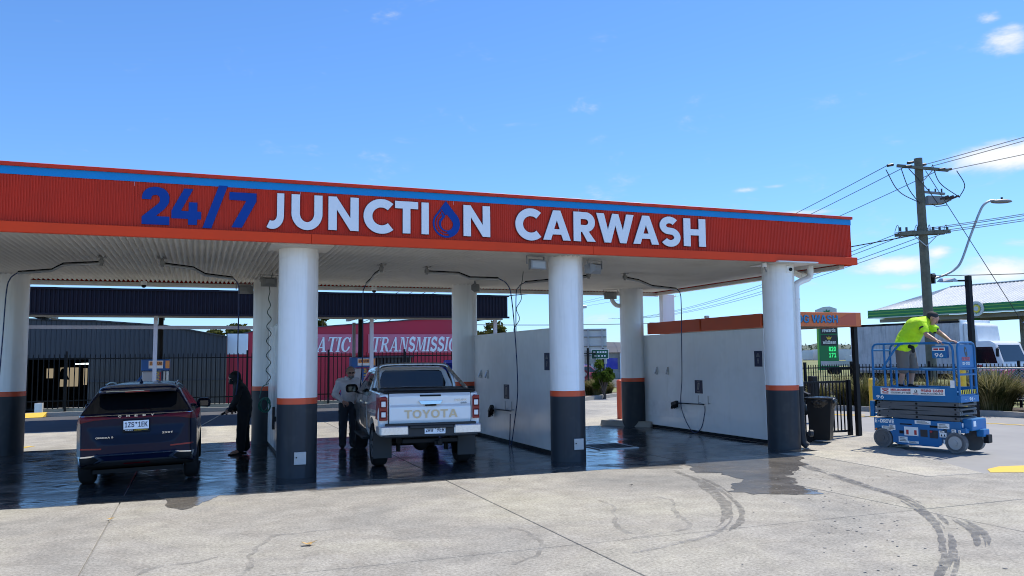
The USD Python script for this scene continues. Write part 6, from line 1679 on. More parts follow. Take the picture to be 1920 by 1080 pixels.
# --- worker on the lift: leans to the right over the rail, seen from behind
W = lambda x, y, z: onlift(x, y, z)
J = dict(pelvis=W(-.36, .0, 2.02), waist=W(-.29, .0, 2.16), chest=W(-.12, -.01, 2.40), neck=W(.13, -.02, 2.53), head=W(.25, -.03, 2.56),
         hipl=W(-.38, .12, 1.99), hipr=W(-.36, -.10, 1.99), knl=W(-.30, .14, 1.58), knr=W(-.36, -.10, 1.58), anl=W(-.36, .15, 1.20), anr=W(-.45, -.09, 1.20), toel=W(-.20, .16, 1.165), toer=W(-.29, -.08, 1.165),
         shl=W(-.03, .20, 2.50), shr=W(.12, -.22, 2.45), ell=W(.30, .22, 2.24), elr=W(.25, -.31, 2.24), wrl=W(.5, .1, 2.12), wrr=W(.46, -.355, 2.12))
fw = LX * .5 + LY * .72 + np.array([0, 0, -.75])
gar = [('hi_vis_shirt', HIVIS, [([('shl', .105), ('shr', .105), ('chest', .20), ('neck', .085), (W(-.16, .10, 2.38), .16), (W(-.02, -.13, 2.34), .15)],), ([('chest', .20), ('waist', .215), (W(-.16, .10, 2.34), .16), (W(-.06, -.13, 2.30), .15)],), ([('waist', .215), (W(-.42, .10, 2.05), .165), (W(-.33, -.12, 2.05), .165)],), ('shl', .10, lerp(J['shl'], J['ell'], .55), .088), ('shr', .10, lerp(J['shr'], J['elr'], .55), .088)], 8),
       ('sleeve_band', HIBLK, [(lerp(J['shr'], J['elr'], .42), .09, lerp(J['shr'], J['elr'], .58), .078)], 4), ('sleeve_band', HIBLK, [(lerp(J['shl'], J['ell'], .42), .09, lerp(J['shl'], J['ell'], .58), .078)], 4),
       ('shorts', SHORTS, [([('pelvis', .185), ('hipl', .14), ('hipr', .14), (W(-.33, .0, 2.10), .17)],), ('hipl', .14, 'knl', .115), ('hipr', .14, 'knr', .115)], 6),
       ('boot', BLACKC, [('anl', .055, 'toel', .046), (lerp(J['anl'], J['knl'], .1), .052, 'anl', .056)], 4), ('boot', BLACKC, [('anr', .055, 'toer', .046), (lerp(J['anr'], J['knr'], .1), .052, 'anr', .056)], 4),
       ('cap', HIBLK, [([(J['head'] + np.array([0, 0, .055]) - LX * .02, .092), (J['head'] + np.array([0, 0, .045]) + LX * .02, .088)],), (J['head'] + fw * .09 + np.array([0, 0, .075]), .02, J['head'] + fw * .15 + np.array([0, 0, .07]), .012)], 3),
       ('tool_belt', BLACKC, [(W(-.30, -.17, 2.07), .05, W(-.12, -.16, 2.00), .035), (W(-.36, -.165, 2.10), .055, W(-.30, -.17, 2.05), .05), (W(-.11, -.165, 2.0), .03, W(-.10, -.165, 1.92), .03)], 3)]
person('worker in a lime hi vis shirt and khaki shorts leaning over the lift rail', J, fw, np.array([0, 0, 1]) + LX * .35, gar, SKIN2,
       [(J['wrr'], LX * .9 + np.array([0, 0, -.3]), np.array([0, 0, 1.0]) + LX * .3, 1, .5), (J['wrl'], LX * .9 + np.array([0, 0, -.2]), np.array([0, 0, 1.0]), -1, .5)])

# --- person in black, bent a little, holding a spray lance towards the navy car
px, py = .86, 17.55
J = dict(pelvis=(px + .02, py, .90), waist=(px + .01, py, 1.05), chest=(px - .06, py, 1.26), neck=(px - .13, py, 1.44), head=(px - .19, py - .02, 1.535),
         hipl=(px + .0, py - .09, .88), hipr=(px + .03, py + .1, .88), knl=(px - .04, py - .10, .48), knr=(px + .03, py + .12, .48), anl=(px - .05, py - .11, .09), anr=(px + .06, py + .13, .09), toel=(px - .22, py - .16, .04), toer=(px - .1, py + .12, .04),
         shl=(px - .10, py - .19, 1.37), shr=(px - .09, py + .19, 1.37), ell=(px - .16, py - .25, 1.10), elr=(px - .13, py + .24, 1.10), wrl=(px - .27, py - .12, .90), wrr=(px - .16, py + .08, .90))
fw = np.array([-.9, -.1, -.5])
jk = np.array(J['head'])
gar = [('hooded_jacket', BLACKC, [([('shl', .085), ('shr', .085), ('chest', .155), ('neck', .085)],), ([('chest', .155), ('waist', .16)],), ([('waist', .162), ('hipl', .125), ('hipr', .125), ((px + .03, py, .80), .13)],), ('shl', .085, 'ell', .07), ('shr', .085, 'elr', .07), ('ell', .07, 'wrl', .048), ('elr', .07, 'wrr', .048)], 8),
       ('hood', BLACKC, [([(jk + [.02, 0, .035], .112), (jk + [-.01, 0, .03], .10), (jk + [.05, 0, -.05], .095)],), ([(jk + [.04, 0, -.04], .1), ('neck', .1)],)], 5),
       ('trousers', BLACKC, [([('pelvis', .15), ('hipl', .12), ('hipr', .12)],), ('hipl', .12, 'knl', .098), ('knl', .098, (px - .05, py - .11, .12), .085), ('hipr', .12, 'knr', .098), ('knr', .098, (px + .06, py + .13, .12), .085)], 6),
       ('face_cover', BLACKC, [(jk + [-.055, -.03, -.045], .05, jk + [-.055, .03, -.045], .05), (jk + [-.04, 0, -.02], .065, jk + [-.06, 0, -.09], .04)], 3)]
person('person in black hooded jacket and loose trousers spraying the navy car with a lance', J, fw, (-.4, 0, 1), gar, SKIN,
       [(J['wrl'], (-.8, .2, -.5), (-.4, -.6, .6), 1, 1.2), (J['wrr'], (-.8, -.3, -.5), (-.4, .6, .6), -1, 1.2)])
mb = MB()
for s, y in ((-1, py - .135), (1, py + .125)):
    pass
for a, l in (((px - .13, py - .135, .05), 'near'), ((px - .02, py + .125, .05), 'far')):
    sh_ = thing('shoe', {'near': 'nearer dark shoe with pale strap of the person in black', 'far': 'dark shoe on the farther foot of the person in black'}[l], 'shoe', a, math.radians(195 if l == 'near' else 182))
    obj('sole', MB().add(Manifold.hull_points(np.array([(x, y, z) for x, w in ((-.1, .035), (.0, .04), (.1, .045), (.16, .02)) for y in (-w, w) for z in (-.05, -.025)], np.float32))), RUBBER, sh_, smooth=False)
    obj('strap', MB().tube([(.06, -.05, -.02), (.045, -.035, .02), (.04, 0, .03), (.045, .035, .02), (.06, .05, -.02)], .012, 6), SKIN, sh_)
ln = thing('spray_lance', 'black pressure lance held by the person in black', 'lance')
a0, a1 = np.array([px - .2, py - .02, .93]), np.array([px - .86, py - .2, .58])
obj('grip', MB().cyl(a0 + (a0 - a1) * .04, lerp(a0, a1, .35), .022, 10).cyl(a0, a0 + [.05, 0, -.1], .018, 10), BLACK, ln)
obj('tube', MB().cyl(lerp(a0, a1, .35), lerp(a0, a1, .92), .011, 10), STEEL, ln)
obj('nozzle', MB().cyl(lerp(a0, a1, .9), a1, .018, 10, .02), WALLW, ln)

# --- man in a white shirt beside the ute
px, py = 3.02, 17.75
J = dict(pelvis=(px, py, .93), waist=(px + .0, py, 1.08), chest=(px + .0, py - .03, 1.28), neck=(px + .02, py - .05, 1.47), head=(px + .03, py - .09, 1.60),
         hipl=(px + .1, py, .91), hipr=(px - .1, py, .91), knl=(px + .1, py - .03, .49), knr=(px - .12, py - .03, .49), anl=(px + .1, py, .08), anr=(px - .12, py, .08), toel=(px + .12, py - .17, .04), toer=(px - .15, py - .17, .04),
         shl=(px + .2, py - .03, 1.40), shr=(px - .2, py - .03, 1.40), ell=(px + .27, py - .02, 1.14), elr=(px - .29, py + .0, 1.14), wrl=(px + .16, py - .25, 1.01), wrr=(px - .14, py - .26, .98))
fw = np.array([.02, -1, -.35]); jk = np.array(J['head'])
gar = [('white_shirt', SHIRT, [([('shl', .085), ('shr', .085), ('chest', .155), ((px + .02, py - .03, 1.46), .07)],), ([('chest', .155), ('waist', .165)],), ([('waist', .167), ('hipl', .11), ('hipr', .11)],), ('shl', .083, 'ell', .07), ('shr', .083, 'elr', .07), ('ell', .07, lerp(J['ell'], J['wrl'], .8), .05), ('elr', .07, lerp(J['elr'], J['wrr'], .8), .05)], 7),
       ('collar', SHIRT, [((px - .06, py - .08, 1.485), .028, (px + .1, py - .08, 1.485), .028), ((px - .07, py - .02, 1.50), .028, (px - .05, py - .09, 1.48), .026), ((px + .11, py - .02, 1.50), .028, (px + .09, py - .09, 1.48), .026)], 3),
       ('trousers', TROUS, [([('pelvis', .15), ('hipl', .115), ('hipr', .115)],), ('hipl', .115, 'knl', .09), ('knl', .09, 'anl', .075), ('hipr', .115, 'knr', .09), ('knr', .09, 'anr', .075)], 6),
       ('shoe', BLACKC, [('anl', .06, 'toel', .045)], 3), ('shoe', BLACKC, [('anr', .06, 'toer', .045)], 3),
       ('hair', HAIRG, [([(jk + [0, .03, .055], .088), (jk + [0, .045, .02], .085)],), (jk + [.075, .0, .03], .022, jk + [.07, .03, .06], .03), (jk + [-.075, .0, .03], .022, jk + [-.07, .03, .06], .03)], 3),
       ('beard', HAIRG, [(jk + [-.03, -.07, -.085], .03, jk + [.03, -.07, -.085], .03), (jk + [0, -.075, -.10], .03, jk + [0, -.08, -.08], .03)], 3),
       ('sunglasses', GLASS, [(jk + [-.05, -.092, .0], .016, jk + [-.018, -.1, .0], .016), (jk + [.05, -.092, .0], .016, jk + [.018, -.1, .0], .016), (jk + [-.05, -.09, .008], .007, jk + [.05, -.09, .008], .007)], 2)]
person('grey haired man in a white shirt and sunglasses standing by the ute door', J, fw, (0, -.3, 1), gar, SKIN,
       [(J['wrl'], (-.5, -.8, -.2), (.3, -.3, .8), -1, 1.0), (J['wrr'], (.5, -.8, -.2), (-.3, -.3, .8), 1, 1.0)])

# ================================================================== POLES, WIRES, STATION
pole = thing('power_pole', 'weathered timber power pole with two crossarms and a switch box', 'power pole', (26.82, 23.95, 0))
PX = np.array([-.52, -.35, 0])                                    # slight lean at the top
obj('pole', MB().tube([(0, 0, -.2), PX * .35 + [0, 0, 3.4], PX * .7 + [0, 0, 6.6], PX + [0, 0, 9.55]], [.19, .18, .165, .15], 16), WOODP, pole)
AX = np.array([.936, -.35, 0]); AX /= np.linalg.norm(AX)


def pt(z, s=0.0, d=0.0):
    """A point near the pole: height z, s metres along the crossarm, d towards the site."""
    return PX * np.interp(z, [0, 3.4, 6.6, 9.55], [0, .35, .7, 1]) + AX * s + np.array([-.35, -.936, 0]) * d + [0, 0, z]


obj('crossarm', MB().bar(pt(9.22, -.95, .2), pt(9.02, 1.05, .2), .1, .11), WOODP, pole, smooth=False)
obj('crossarm', MB().bar(pt(6.55, -1.0, .22), pt(6.62, .95, .22), .12, .15).bar(pt(6.55, -1.0, -.2), pt(6.62, .95, -.2), .12, .12), WOODP, pole, smooth=False)
obj('brace', MB().bar(pt(6.5, -.5, .22), pt(6.05, 0, .2), .03).bar(pt(6.52, .5, .22), pt(6.05, 0, .2), .03).bar(pt(9.1, .5, .2), pt(8.55, 0, .17), .035), GALV, pole, smooth=False)
sb = obj('switch_box', MB().add(Manifold.hull_points(np.array([pt(8.05, .22, .15), pt(7.72, .22, .15), pt(8.05, .22, -.2), pt(7.72, .22, -.2), pt(8.0, 1.15, .12), pt(7.85, 1.15, .12), pt(8.0, 1.15, -.12), pt(7.72, .85, .1), pt(7.72, .85, -.1)], np.float32))), GREYP, pole, smooth=False)
obj('switch_arm', MB().bar(pt(8.22, .15, 0), pt(8.13, .95, 0), .12, .08), GREYP, sb, smooth=False)
for s in (.35, .6, .85):
    obj('bushing', MB().cyl(pt(8.2, s, 0), pt(8.34, s, 0), .03, 8), PORC, sb)
for s in (.7, .9, 1.1):
    obj('terminal', MB().cyl(pt(7.9, s, .1), pt(8.0, s + .25, .3), .04, 8), PORC, sb)
obj('switch_bracket', MB().tube([pt(7.75, .3, .1), pt(7.6, .5, .2), pt(7.65, .9, .2), pt(7.75, .95, .1)], .015, 6), BLACK, sb)
for s, d, z in ((-1.25, .3, 9.2), (-.6, .4, 9.12), (.25, -.1, 9.3), (.6, .6, 8.95), (1.25, -.1, 9.1), (-.4, .2, 9.32)):
    obj('insulator', MB().cyl(pt(z, s - .12, d), pt(z + .06, s + .14, d - .1), .055, 10), PORC, pole)
for s in (-1.0, -.75, -.3, .3, .55, .85):
    obj('pin_insulator', MB().cyl(pt(6.64, s, .22), pt(6.8, s, .22), .045, 10), PORC, pole)
for k, s in enumerate((-1.15, -.4, .1, .75)):
    obj('jumper', MB().tube(bez(pt(6.62, s - .1, .3), pt(6.86, s, .3), pt(6.86, s + .25, -.1), pt(6.6, s + .35, -.3), n=6), .012, 5), WIRE, pole)
for a, b, c in ((pt(9.05, -1.45, .3), pt(8.2, -1.0, .3), pt(7.75, -.15, .2)), (pt(9.1, -.85, .3), pt(8.3, -.6, .3), pt(7.72, -.15, .2)), (pt(9.3, .55, 0), pt(8.55, .75, .1), pt(7.95, 1.35, .3)), (pt(9.05, 1.5, 0), pt(8.45, 1.72, .1), pt(7.92, 1.35, .3)), (pt(9.1, -.5, .2), pt(8.3, .1, .3), pt(7.7, .5, .3)), (pt(7.7, .5, .3), pt(7.72, .8, .3), pt(7.9, 1.0, .3))):
    obj('jumper', MB().tube(bez(a, b, c, n=8), .018, 5), WIRE, pole)
obj('cable_cleat', MB().cyl(pt(4.9, .2, .1), pt(4.9, .33, .1), .06, 8), PORC, pole)
POLE0 = np.array([26.82, 23.95, 0])


def wire(a, b, sag, label, r=.014, group='power lines'):
    a, b = np.array(a, float), np.array(b, float); t = np.linspace(0, 1, 26)[:, None]
    p = a + (b - a) * t; p[:, 2] -= 4 * sag * (t * (1 - t))[:, 0]
    obj('power_line', MB().tube(p, r, 5), WIRE, label=label, cat='power line', group=group)


LD = np.array([.36, .933, 0])                                     # the line of poles runs along the road
for s, z, nm in ((-1.4, 9.2, 'left end of the top crossarm'), (-.75, 9.12, 'left middle of the top crossarm'), (.5, 8.95, 'right side of the top crossarm')):
    a = POLE0 + pt(z, s, .3)
    wire(a, a + LD * 75 + [-9, 0, -.6], 1.1, f'upper overhead wire running left from the {nm}')
for s, z, nm in ((.3, 9.32, 'pole top, highest of the three'), (.55, 9.25, 'pole top, middle of the three'), (1.35, 9.12, 'right end of the top crossarm')):
    a = POLE0 + pt(z, s, -.1)
    wire(a, a + np.array([3.6, -2.35, 1.25 if s < 1 else .95]) * 8, .5, f'upper overhead wire running right from the {nm}')
for k, s in enumerate((-1.0, -.55, .3, .85)):
    a = POLE0 + pt(6.6, s, .3)
    wire(a, a + LD * 75 + [-3, 0, .3], 1.0, f'lower overhead wire running left, {["first", "second", "third", "fourth"][k]} insulator from the left')
    a = POLE0 + pt(6.65, s, -.3)
    wire(a, a + np.array([3.6, -2.3, .80]) * 8, .7, f'lower overhead wire running right, {["first", "second", "third", "fourth"][k]} insulator from the left')
a = POLE0 + pt(6.5, -.35, .3)
wire(a, (2.0, 47.0, 4.6), .7, 'thick service cable sagging left from the pole behind the canopy corner', .022)
wire(POLE0 + pt(9.0, .1, .3), POLE0 + np.array([4.7, -2.7, -.9]), .0, 'diagonal stay wire falling to the right from the pole top', .014)
obj('stay_insulator', MB().cyl(POLE0 + np.array([2.92, -1.75, 3.05]), POLE0 + np.array([3.14, -1.86, 2.68]), .09, 10), PORC, label='strain insulator on the diagonal stay wire', cat='insulator')
wire(POLE0 + pt(4.9, .3, .1), POLE0 + np.array([16, -9, 5.6]), .2, 'lowest wire running right from the cleat on the pole', .016)
for k, (z0, z1) in enumerate(((7.6, 4.6), (7.2, 4.25), (6.7, 4.0), (6.3, 3.95))):
    wire((20.0 + k * .4, 60.0, z0 + 3.2), (9.3, 52, z1 + .3 - .1 * k), .3, f'distant overhead wire seen between the vacuum canopy and middle column, {["highest", "second", "third", "fourth"][k]} of four', .02)
wire((22.5, 60, 12.5), (10.0, 46, 4.0), .1, 'steep distant wire crossing the others beside the middle column', .02)
wire((9.0, 46, 4.0), (34, 40, 4.2), .3, 'near level distant wire seen either side of the middle column', .02)

st = thing('street_light', 'grey curved arm street light fixed to the power pole', 'street light')
sl = bez((26.99, 23.77, 4.82), (27.35, 23.60, 4.95), (27.73, 23.44, 5.17), (27.97, 23.32, 5.5), (28.28, 23.12, 6.45), (28.58, 22.91, 7.36), (28.75, 22.81, 7.70), (29.01, 22.7, 7.86), (29.15, 22.63, 7.86), n=8)
obj('arm', MB().tube(sl, .045, 10), GALV, st)
obj('bracket', MB().box((26.95, 23.8, 4.82), (.12, .16, .4), .3), BLACK, st, smooth=False)
sp = trimesh.creation.icosphere(3, 1.0); v = np.array(sp.vertices) * [.40, .17, .11]; v[:, 2] = np.where(v[:, 2] < 0, v[:, 2] * .6, v[:, 2])
k = math.atan2(-.45, .87); v = np.stack([v[:, 0] * math.cos(k) - v[:, 1] * math.sin(k), v[:, 0] * math.sin(k) + v[:, 1] * math.cos(k), v[:, 2]], 1)
obj('lantern', MB().add(v + [29.38, 22.55, 7.80], sp.faces), GREYP, st, smooth=True)
obj('photocell', MB().cyl((29.4, 22.54, 7.88), (29.4, 22.54, 7.98), .04, 10), BLACK, st)

lp = thing('area_light', 'black square lamp post with a flat grey head behind the lift', 'lamp post', (21.28, 17.55, 0))
obj('post', MB().span((-.07, -.07, -.05), (.07, .07, 4.16), .006), BLACK, lp, smooth=False)
obj('arm', MB().bar((0, 0, 4.02), (-.35, .18, 4.02), .06, .05), BLACK, lp, smooth=False)
hd = Manifold.hull_points(np.array([(-.32, .16, 4.0), (-.32, .28, 4.0), (-.25, .1, 4.0), (-.72, .24, 4.0), (-.76, .45, 4.0), (-.4, .38, 4.0), (-.36, .15, 4.1), (-.4, .3, 4.12), (-.68, .3, 4.10), (-.7, .38, 4.1)], np.float32))
obj('head', MB().add(hd), GALV, lp, smooth=False)
obj('lens', MB().poly([(-.38, .2), (-.68, .27), (-.70, .4), (-.42, .34)], .01, (0, 0, 3.988), (1, 0, 0), (0, 1, 0)), LENS, lp, smooth=False)
lp = thing('area_light', 'black lamp post showing above the wall beside the middle front column', 'lamp post', (14.6, 31.5, 0))
obj('post', MB().span((-.07, -.07, -.05), (.07, .07, 4.16), .006), BLACK, lp, smooth=False)
obj('arm', MB().bar((0, 0, 4.02), (.45, -.1, 4.02), .06, .05), BLACK, lp, smooth=False)
obj('side_peg', MB().bar((0, 0, 3.6), (-.2, 0, 3.6), .03), BLACK, lp, smooth=False)
obj('head', MB().span((.4, -.25, 3.98), (.85, .05, 4.08), .01), GALV, lp, smooth=False)

# fuel station
bp = thing('fuel_station_canopy', 'green fascia fuel station canopy with white sloping roof and sunflower badge', 'canopy')
A, B = np.array([58.35, 58.95]), np.array([61.0, 40.0]); d = (B - A) / np.linalg.norm(B - A); nrm = np.array([-d[1], d[0]]); nrm = nrm if nrm[0] > 0 else -nrm
r3, n3 = np.array([*d, 0]), np.array([*nrm, 0])
LBP = float(np.linalg.norm(B - A)) + 8
F0 = np.array([*A, 0.0])
def on(s, t, z): return F0 + r3 * s + n3 * t + [0, 0, z]
for z0, z1, mm, off in ((5.26, 5.44, BPG, 0), (5.44, 5.52, BPL, -.02), (5.52, 5.72, BPG, .0), (5.72, 5.78, BPL, -.015), (5.78, 5.94, BPG, 0)):
    q = MB().add(*(lambda b: (b.vertices, b.faces))(place(trimesh.creation.extrude_polygon(shapely.box(0, z0, LBP, z1 - .004), .25 - off), on(0, .25, 0), r3, (0, 0, 1)))); obj('fascia_band', q, mm, bp, smooth=False)
    q = MB().add(*(lambda b: (b.vertices, b.faces))(place(trimesh.creation.extrude_polygon(shapely.box(.26, z0, 12, z1 - .004), .25), on(.0 - .002, 0, 0), n3, (0, 0, 1)))); obj('fascia_band', q, mm, bp, smooth=False)
obj('fascia_edge', MB().bar(on(0, .1, 5.22), on(LBP, .1, 5.22), .34, .07), ROOFW, bp, smooth=False)
obj('underside', MB().add(np.array([on(.3, .3, 5.15), on(LBP, .3, 5.15), on(LBP, 12, 5.15), on(.3, 12, 5.15)]), np.array([[0, 1, 2, 3]])), GREYP, bp, smooth=False)
obj('under_beam', MB().bar(on(.6, 1.0, 4.95), on(LBP, 1.0, 4.95), .3, .3).bar(on(.6, 8.0, 4.95), on(LBP, 8.0, 4.95), .3, .3), GREYP, bp, smooth=False)
n = 80; ss = np.linspace(.2, LBP, n + 1); V, Fq = [], []
for k in range(n):
    for s, u in ((ss[k], 0), (ss[k] + (ss[1] - ss[0]) * .75, 0), (ss[k] + (ss[1] - ss[0]) * .85, .05)):
        V += [on(s, .3, 5.95 + u), on(max(s, 3.8) if s < 3.8 else s, 7.0, 8.1 + u)]
V = np.array(V); i = np.arange(len(V) // 2 - 1) * 2
obj('roof_sheet', (V, np.stack([i, i + 2, i + 3, i + 1], 1)), ROOFW, bp, smooth=False)
obj('ridge_cap', MB().bar(on(3.8, 7.0, 8.14), on(LBP, 7.0, 8.14), .4, .06), ROOFW, bp, smooth=False)
for s in (3, 9, 15, 21):
    for t in (2.2, 9):
        obj('column', MB().bar(on(s, t, -.1), on(s, t, 5.2), .35), BPG if t < 3 else GREYP, bp, smooth=False)
bd = obj('badge', MB().add(place(trimesh.creation.extrude_polygon(Point(0, 0).buffer(.62, 24), .1), on(10.4, -.02, 5.52), r3, (0, 0, 1))), ROOFW, bp, smooth=False)
for rad, mm, off, k in ((.56, BPG, -.05, 18), (.47, BPL, -.07, 18), (.36, BPY, -.09, 18), (.22, ROOFW, -.11, 18)):
    pts = [((rad if j % 2 else rad * .78) * math.cos(j * math.pi / k), (rad if j % 2 else rad * .78) * math.sin(j * math.pi / k)) for j in range(2 * k)]
    obj('badge_petals', MB().add(place(trimesh.creation.extrude_polygon(Polygon(pts), .05), on(10.4, off, 5.52), r3, (0, 0, 1))), mm, bd, smooth=False)

tp = thing('price_sign', 'tall green and white fuel price sign behind the DOG WASH shelter', 'sign', (72.2, 79.6, 0), math.radians(-42))
obj('body', MB().span((-1.2, -.25, 0), (1.2, .25, 6.7), .03), BPG, tp, smooth=False)
obj('side_band', MB().span((-1.22, -.26, 0), (-1.0, .26, 6.9)), BPL, tp, smooth=False)
obj('head', MB().poly([(-1.3, 6.7), (1.2, 6.7), (1.2, 7.5), (.4, 7.8), (-.4, 7.75), (-1.3, 7.4)], .5, (0, .25, 0), (1, 0, 0), (0, 0, 1)), MANTI, tp, smooth=False)
pts = [((.6 if j % 2 else .35) * math.cos(j * math.pi / 9), 6.9 + (.6 if j % 2 else .35) * math.sin(j * math.pi / 9)) for j in range(10)]
obj('sunflower', MB().poly(pts, .02, (.1, -.26, 0), (1, 0, 0), (0, 0, 1)), BPG, tp, smooth=False)
for z0, z1, t in ((4.45, 5.75, 'rewards'), (3.0, 4.3, 'wildbean')):
    o = obj('panel', MB().span((-.75, -.28, z0), (1.1, -.252, z1)), DECALK, tp, smooth=False)
    obj('panel_text', MB().poly(fit(letters(t, b'Bold'), -.55, .95, z0 + .2, z0 + .65), .01, (0, -.284, 0), (1, 0, 0), (0, 0, 1)), DECAL, o, smooth=False)
obj('cup_emblem', MB().poly([(.0, 3.75), (.35, 3.75), (.5, 4.1), (.25, 3.95), (.18, 4.22), (.1, 3.95), (-.15, 4.1)], .01, (0, -.284, 0), (1, 0, 0), (0, 0, 1)), YELLOW, tp, smooth=False)
for z, t in ((2.3, '820'), (1.55, '171')):
    obj('price_digits', MB().poly(fit(letters(t, b'Bold'), .1, .9, z, z + .55), .02, (0, -.27, 0), (1, 0, 0), (0, 0, 1)), LED, tp, smooth=False)

# signs, far building, horizon
sg = thing('road_sign', 'large grey back of a road sign with frame rails beyond the right bay', 'sign', (21.8, 43.1, 0), math.atan2(-.25, .97) * 0 + math.radians(-28))
obj('board', MB().span((-.68, -.02, 1.5), (.68, .02, 3.56)), MANTI, sg, smooth=False)
for z in (1.95, 2.5, 3.05, 3.45):
    obj('frame_rail', MB().span((-.68, -.06, z), (.68, -.021, z + .05)), GREYP, sg, smooth=False)
for x in (-.4, .42):
    obj('sign_post', MB().span((x - .04, -.14, 0), (x + .04, -.061, 3.56)), GALV, sg, smooth=False)
gs = thing('green_sign', 'small green sign with white lettering on two posts beyond the right bay', 'sign', (19.55, 38.1, 0), math.radians(-26))
obj('plate', MB().span((-.44, -.02, 1.78), (.44, .0, 2.30), .004), DECAL, gs, smooth=False)
obj('face', MB().span((-.41, -.024, 1.81), (.41, -.0205, 2.27)), GREENSIGN, gs, smooth=False)
for z, xs_ in ((2.1, (-.3, -.12, .02, .16, .28)), (1.9, (-.25, -.08, .1, .24))):
    for x in xs_:
        obj('glyph', MB().span((x - .04, -.027, z), (x + .05, -.0245, z + .09)), DECAL, gs, smooth=False)
for x in (-.28, .28):
    obj('post', MB().span((x - .025, .001, 0), (x + .025, .05, 1.8)), GALV, gs, smooth=False)
rs = thing('route_marker', 'small pale red and white roundel sign near the ground behind the fence', 'sign', (20.1, 41.2, 0), math.radians(-28))
obj('disc', MB().cyl((0, -.02, .95), (0, 0, .95), .24, 24), DECAL, rs)
obj('ring', MB().poly(Point(0, .95).buffer(.24).difference(Point(0, .95).buffer(.15)), .006, (0, -.026, 0), (1, 0, 0), (0, 0, 1)), CARRED, rs, smooth=False)
obj('post', MB().span((-.03, .0, 0), (.03, .05, .9)), GALV, rs, smooth=False)
fb = thing('far_building', 'far low building with a dark roof and blue windows beyond the right bay', 'building', (33.6, 66.0, 0), math.radians(-26))
obj('wall', MB().span((-6, 0, -.2), (8, 8, 2.3)), KERBM, fb, smooth=False)
obj('roof', MB().add(Manifold.hull_points(np.array([(-6.3, -.4, 2.3), (8.3, -.4, 2.3), (-6.3, 8, 2.3), (8.3, 8, 2.3), (-6.3, 3, 3.5), (8.3, 3, 3.1)], np.float32))), SHED, fb, smooth=False)
for k in range(5):
    obj('window', MB().span((-5 + k * 2.6, -.03, .8), (-3.4 + k * 2.6, 0, 1.8)), CARBLUE, fb, smooth=False)
    obj('window_post', MB().span((-3.2 + k * 2.6, -.3, -.1), (-3.0 + k * 2.6, -.1, 2.35)), DECAL, fb, smooth=False)
rng = np.random.default_rng(9)
# horizon: low hills with scattered trees and pale roofs
for (r0, az0, az1, h, sd) in ((900, 20, 75, 13, 1), (1400, -60, 110, 20, 2)):
    az = np.radians(np.linspace(az0, az1, 240)); hh = h * (.45 + .9 * meshkit.fbm(np.stack([az * 26, az * 0, az * 0], 1), 5, sd))
    ring = lambda rr, z: np.stack([np.sin(az) * rr, np.cos(az) * rr, z], 1)
    V = np.vstack([ring(r0 * .9, np.zeros(240) - 2), ring(r0, hh), ring(r0 * 1.2, np.zeros(240) - 2)]); i = np.arange(239)
    obj('hills', (V, np.vstack([np.stack([k * 240 + i, k * 240 + i + 1, k * 240 + 241 + i, k * 240 + 240 + i], 1) for k in (0, 1)])), mat('far_hill', (.085, .105, .075), .95, var=.3, scale=.01), kind='structure', smooth=60)
az = np.radians(rng.uniform(22, 66, 260)); rr = rng.uniform(420, 860, 260)
V, F, nn = [], [], 0
for a, b in zip(az, rr):
    s = rng.uniform(2.2, 5); c = np.array([math.sin(a) * b, math.cos(a) * b, s * .8])
    d = rng.normal(size=(70, 3)); d /= np.linalg.norm(d, axis=1, keepdims=True)
    v, f = leaves(c + d * s * rng.uniform(.5, 1, (70, 1)) * [1.6, 1.6, 1], .9, rng); V.append(v); F.append(f + nn); nn += len(v)
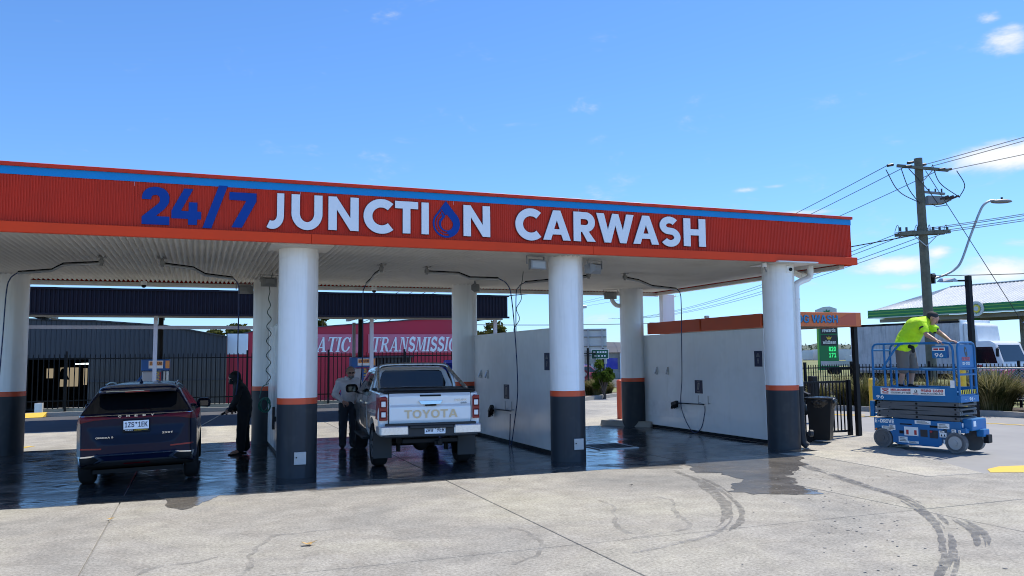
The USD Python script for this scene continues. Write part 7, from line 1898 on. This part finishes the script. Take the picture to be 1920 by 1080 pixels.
obj('far_trees', (np.vstack(V), np.vstack(F)), FARTREE, label='far off belt of grey green trees along the horizon', cat='trees', kind='stuff', smooth=False)
mb = MB()
for k in range(70):
    a, b = math.radians(rng.uniform(36, 52)), rng.uniform(330, 560); L = rng.uniform(6, 16)
    mb.box((math.sin(a) * b, math.cos(a) * b, 1.8), (L, 7, rng.uniform(3, 5)), rng.uniform(0, 3))
obj('far_town', mb, FARROOF, label='far off pale roofs and sheds under the low hills', cat='buildings', kind='stuff', smooth=False)
pl = thing('airliner', 'tiny airliner low in the sky over the orange dog wash boxes', 'airplane', (1075, 1700, 148), math.radians(-150))
obj('fuselage', MB().tube([(-14, 0, 0), (-12, 0, .4), (-6, 0, 0), (10, 0, 0), (14, 0, -.3), (16, 0, -.6)], [.3, 1.0, 1.9, 1.9, 1.4, .3], 10), CARW, pl)
obj('wing', MB().add(Manifold.hull_points(np.array([(3, 0, -.6), (-2, 0, -.6), (-4, 15, .6), (-6, 15, .6), (0, 0, -.2)], np.float32))).add(Manifold.hull_points(np.array([(3, 0, -.6), (-2, 0, -.6), (-4, -15, .6), (-6, -15, .6), (0, 0, -.2)], np.float32))), GREYP, pl, smooth=False)
obj('tail', MB().add(Manifold.hull_points(np.array([(-9, 0, 1), (-13, 0, 1), (-13, 0, 6), (-15, 0, 6), (-12, .2, 1)], np.float32))), CARW, pl, smooth=False)


# ================================================================== SPRAY MIST
def mist(name, c, r, density, label):
    m = trimesh.creation.icosphere(4, 1.0)
    k = usdkit.material(stage, f'/World/Looks/{name}_{int(density * 1000)}', {'v': ('principled_volume', dict(color=(.95, .96, 1.0), density=density, anisotropy=.2))}, [], volume='v.volume')
    obj(name, MB().add(np.array(m.vertices) * r + c, m.faces), k, label=label, cat='mist', kind='stuff', smooth=True)


mist('spray_mist', (2.75, 16.7, .55), (.9, 1.5, .62), .07, 'thin spray mist hanging low around the left side of the ute')
mist('spray_mist', (-.12, 17.15, .5), (.3, .25, .16), .8, 'thin spray at the tip of the lance beside the navy car')
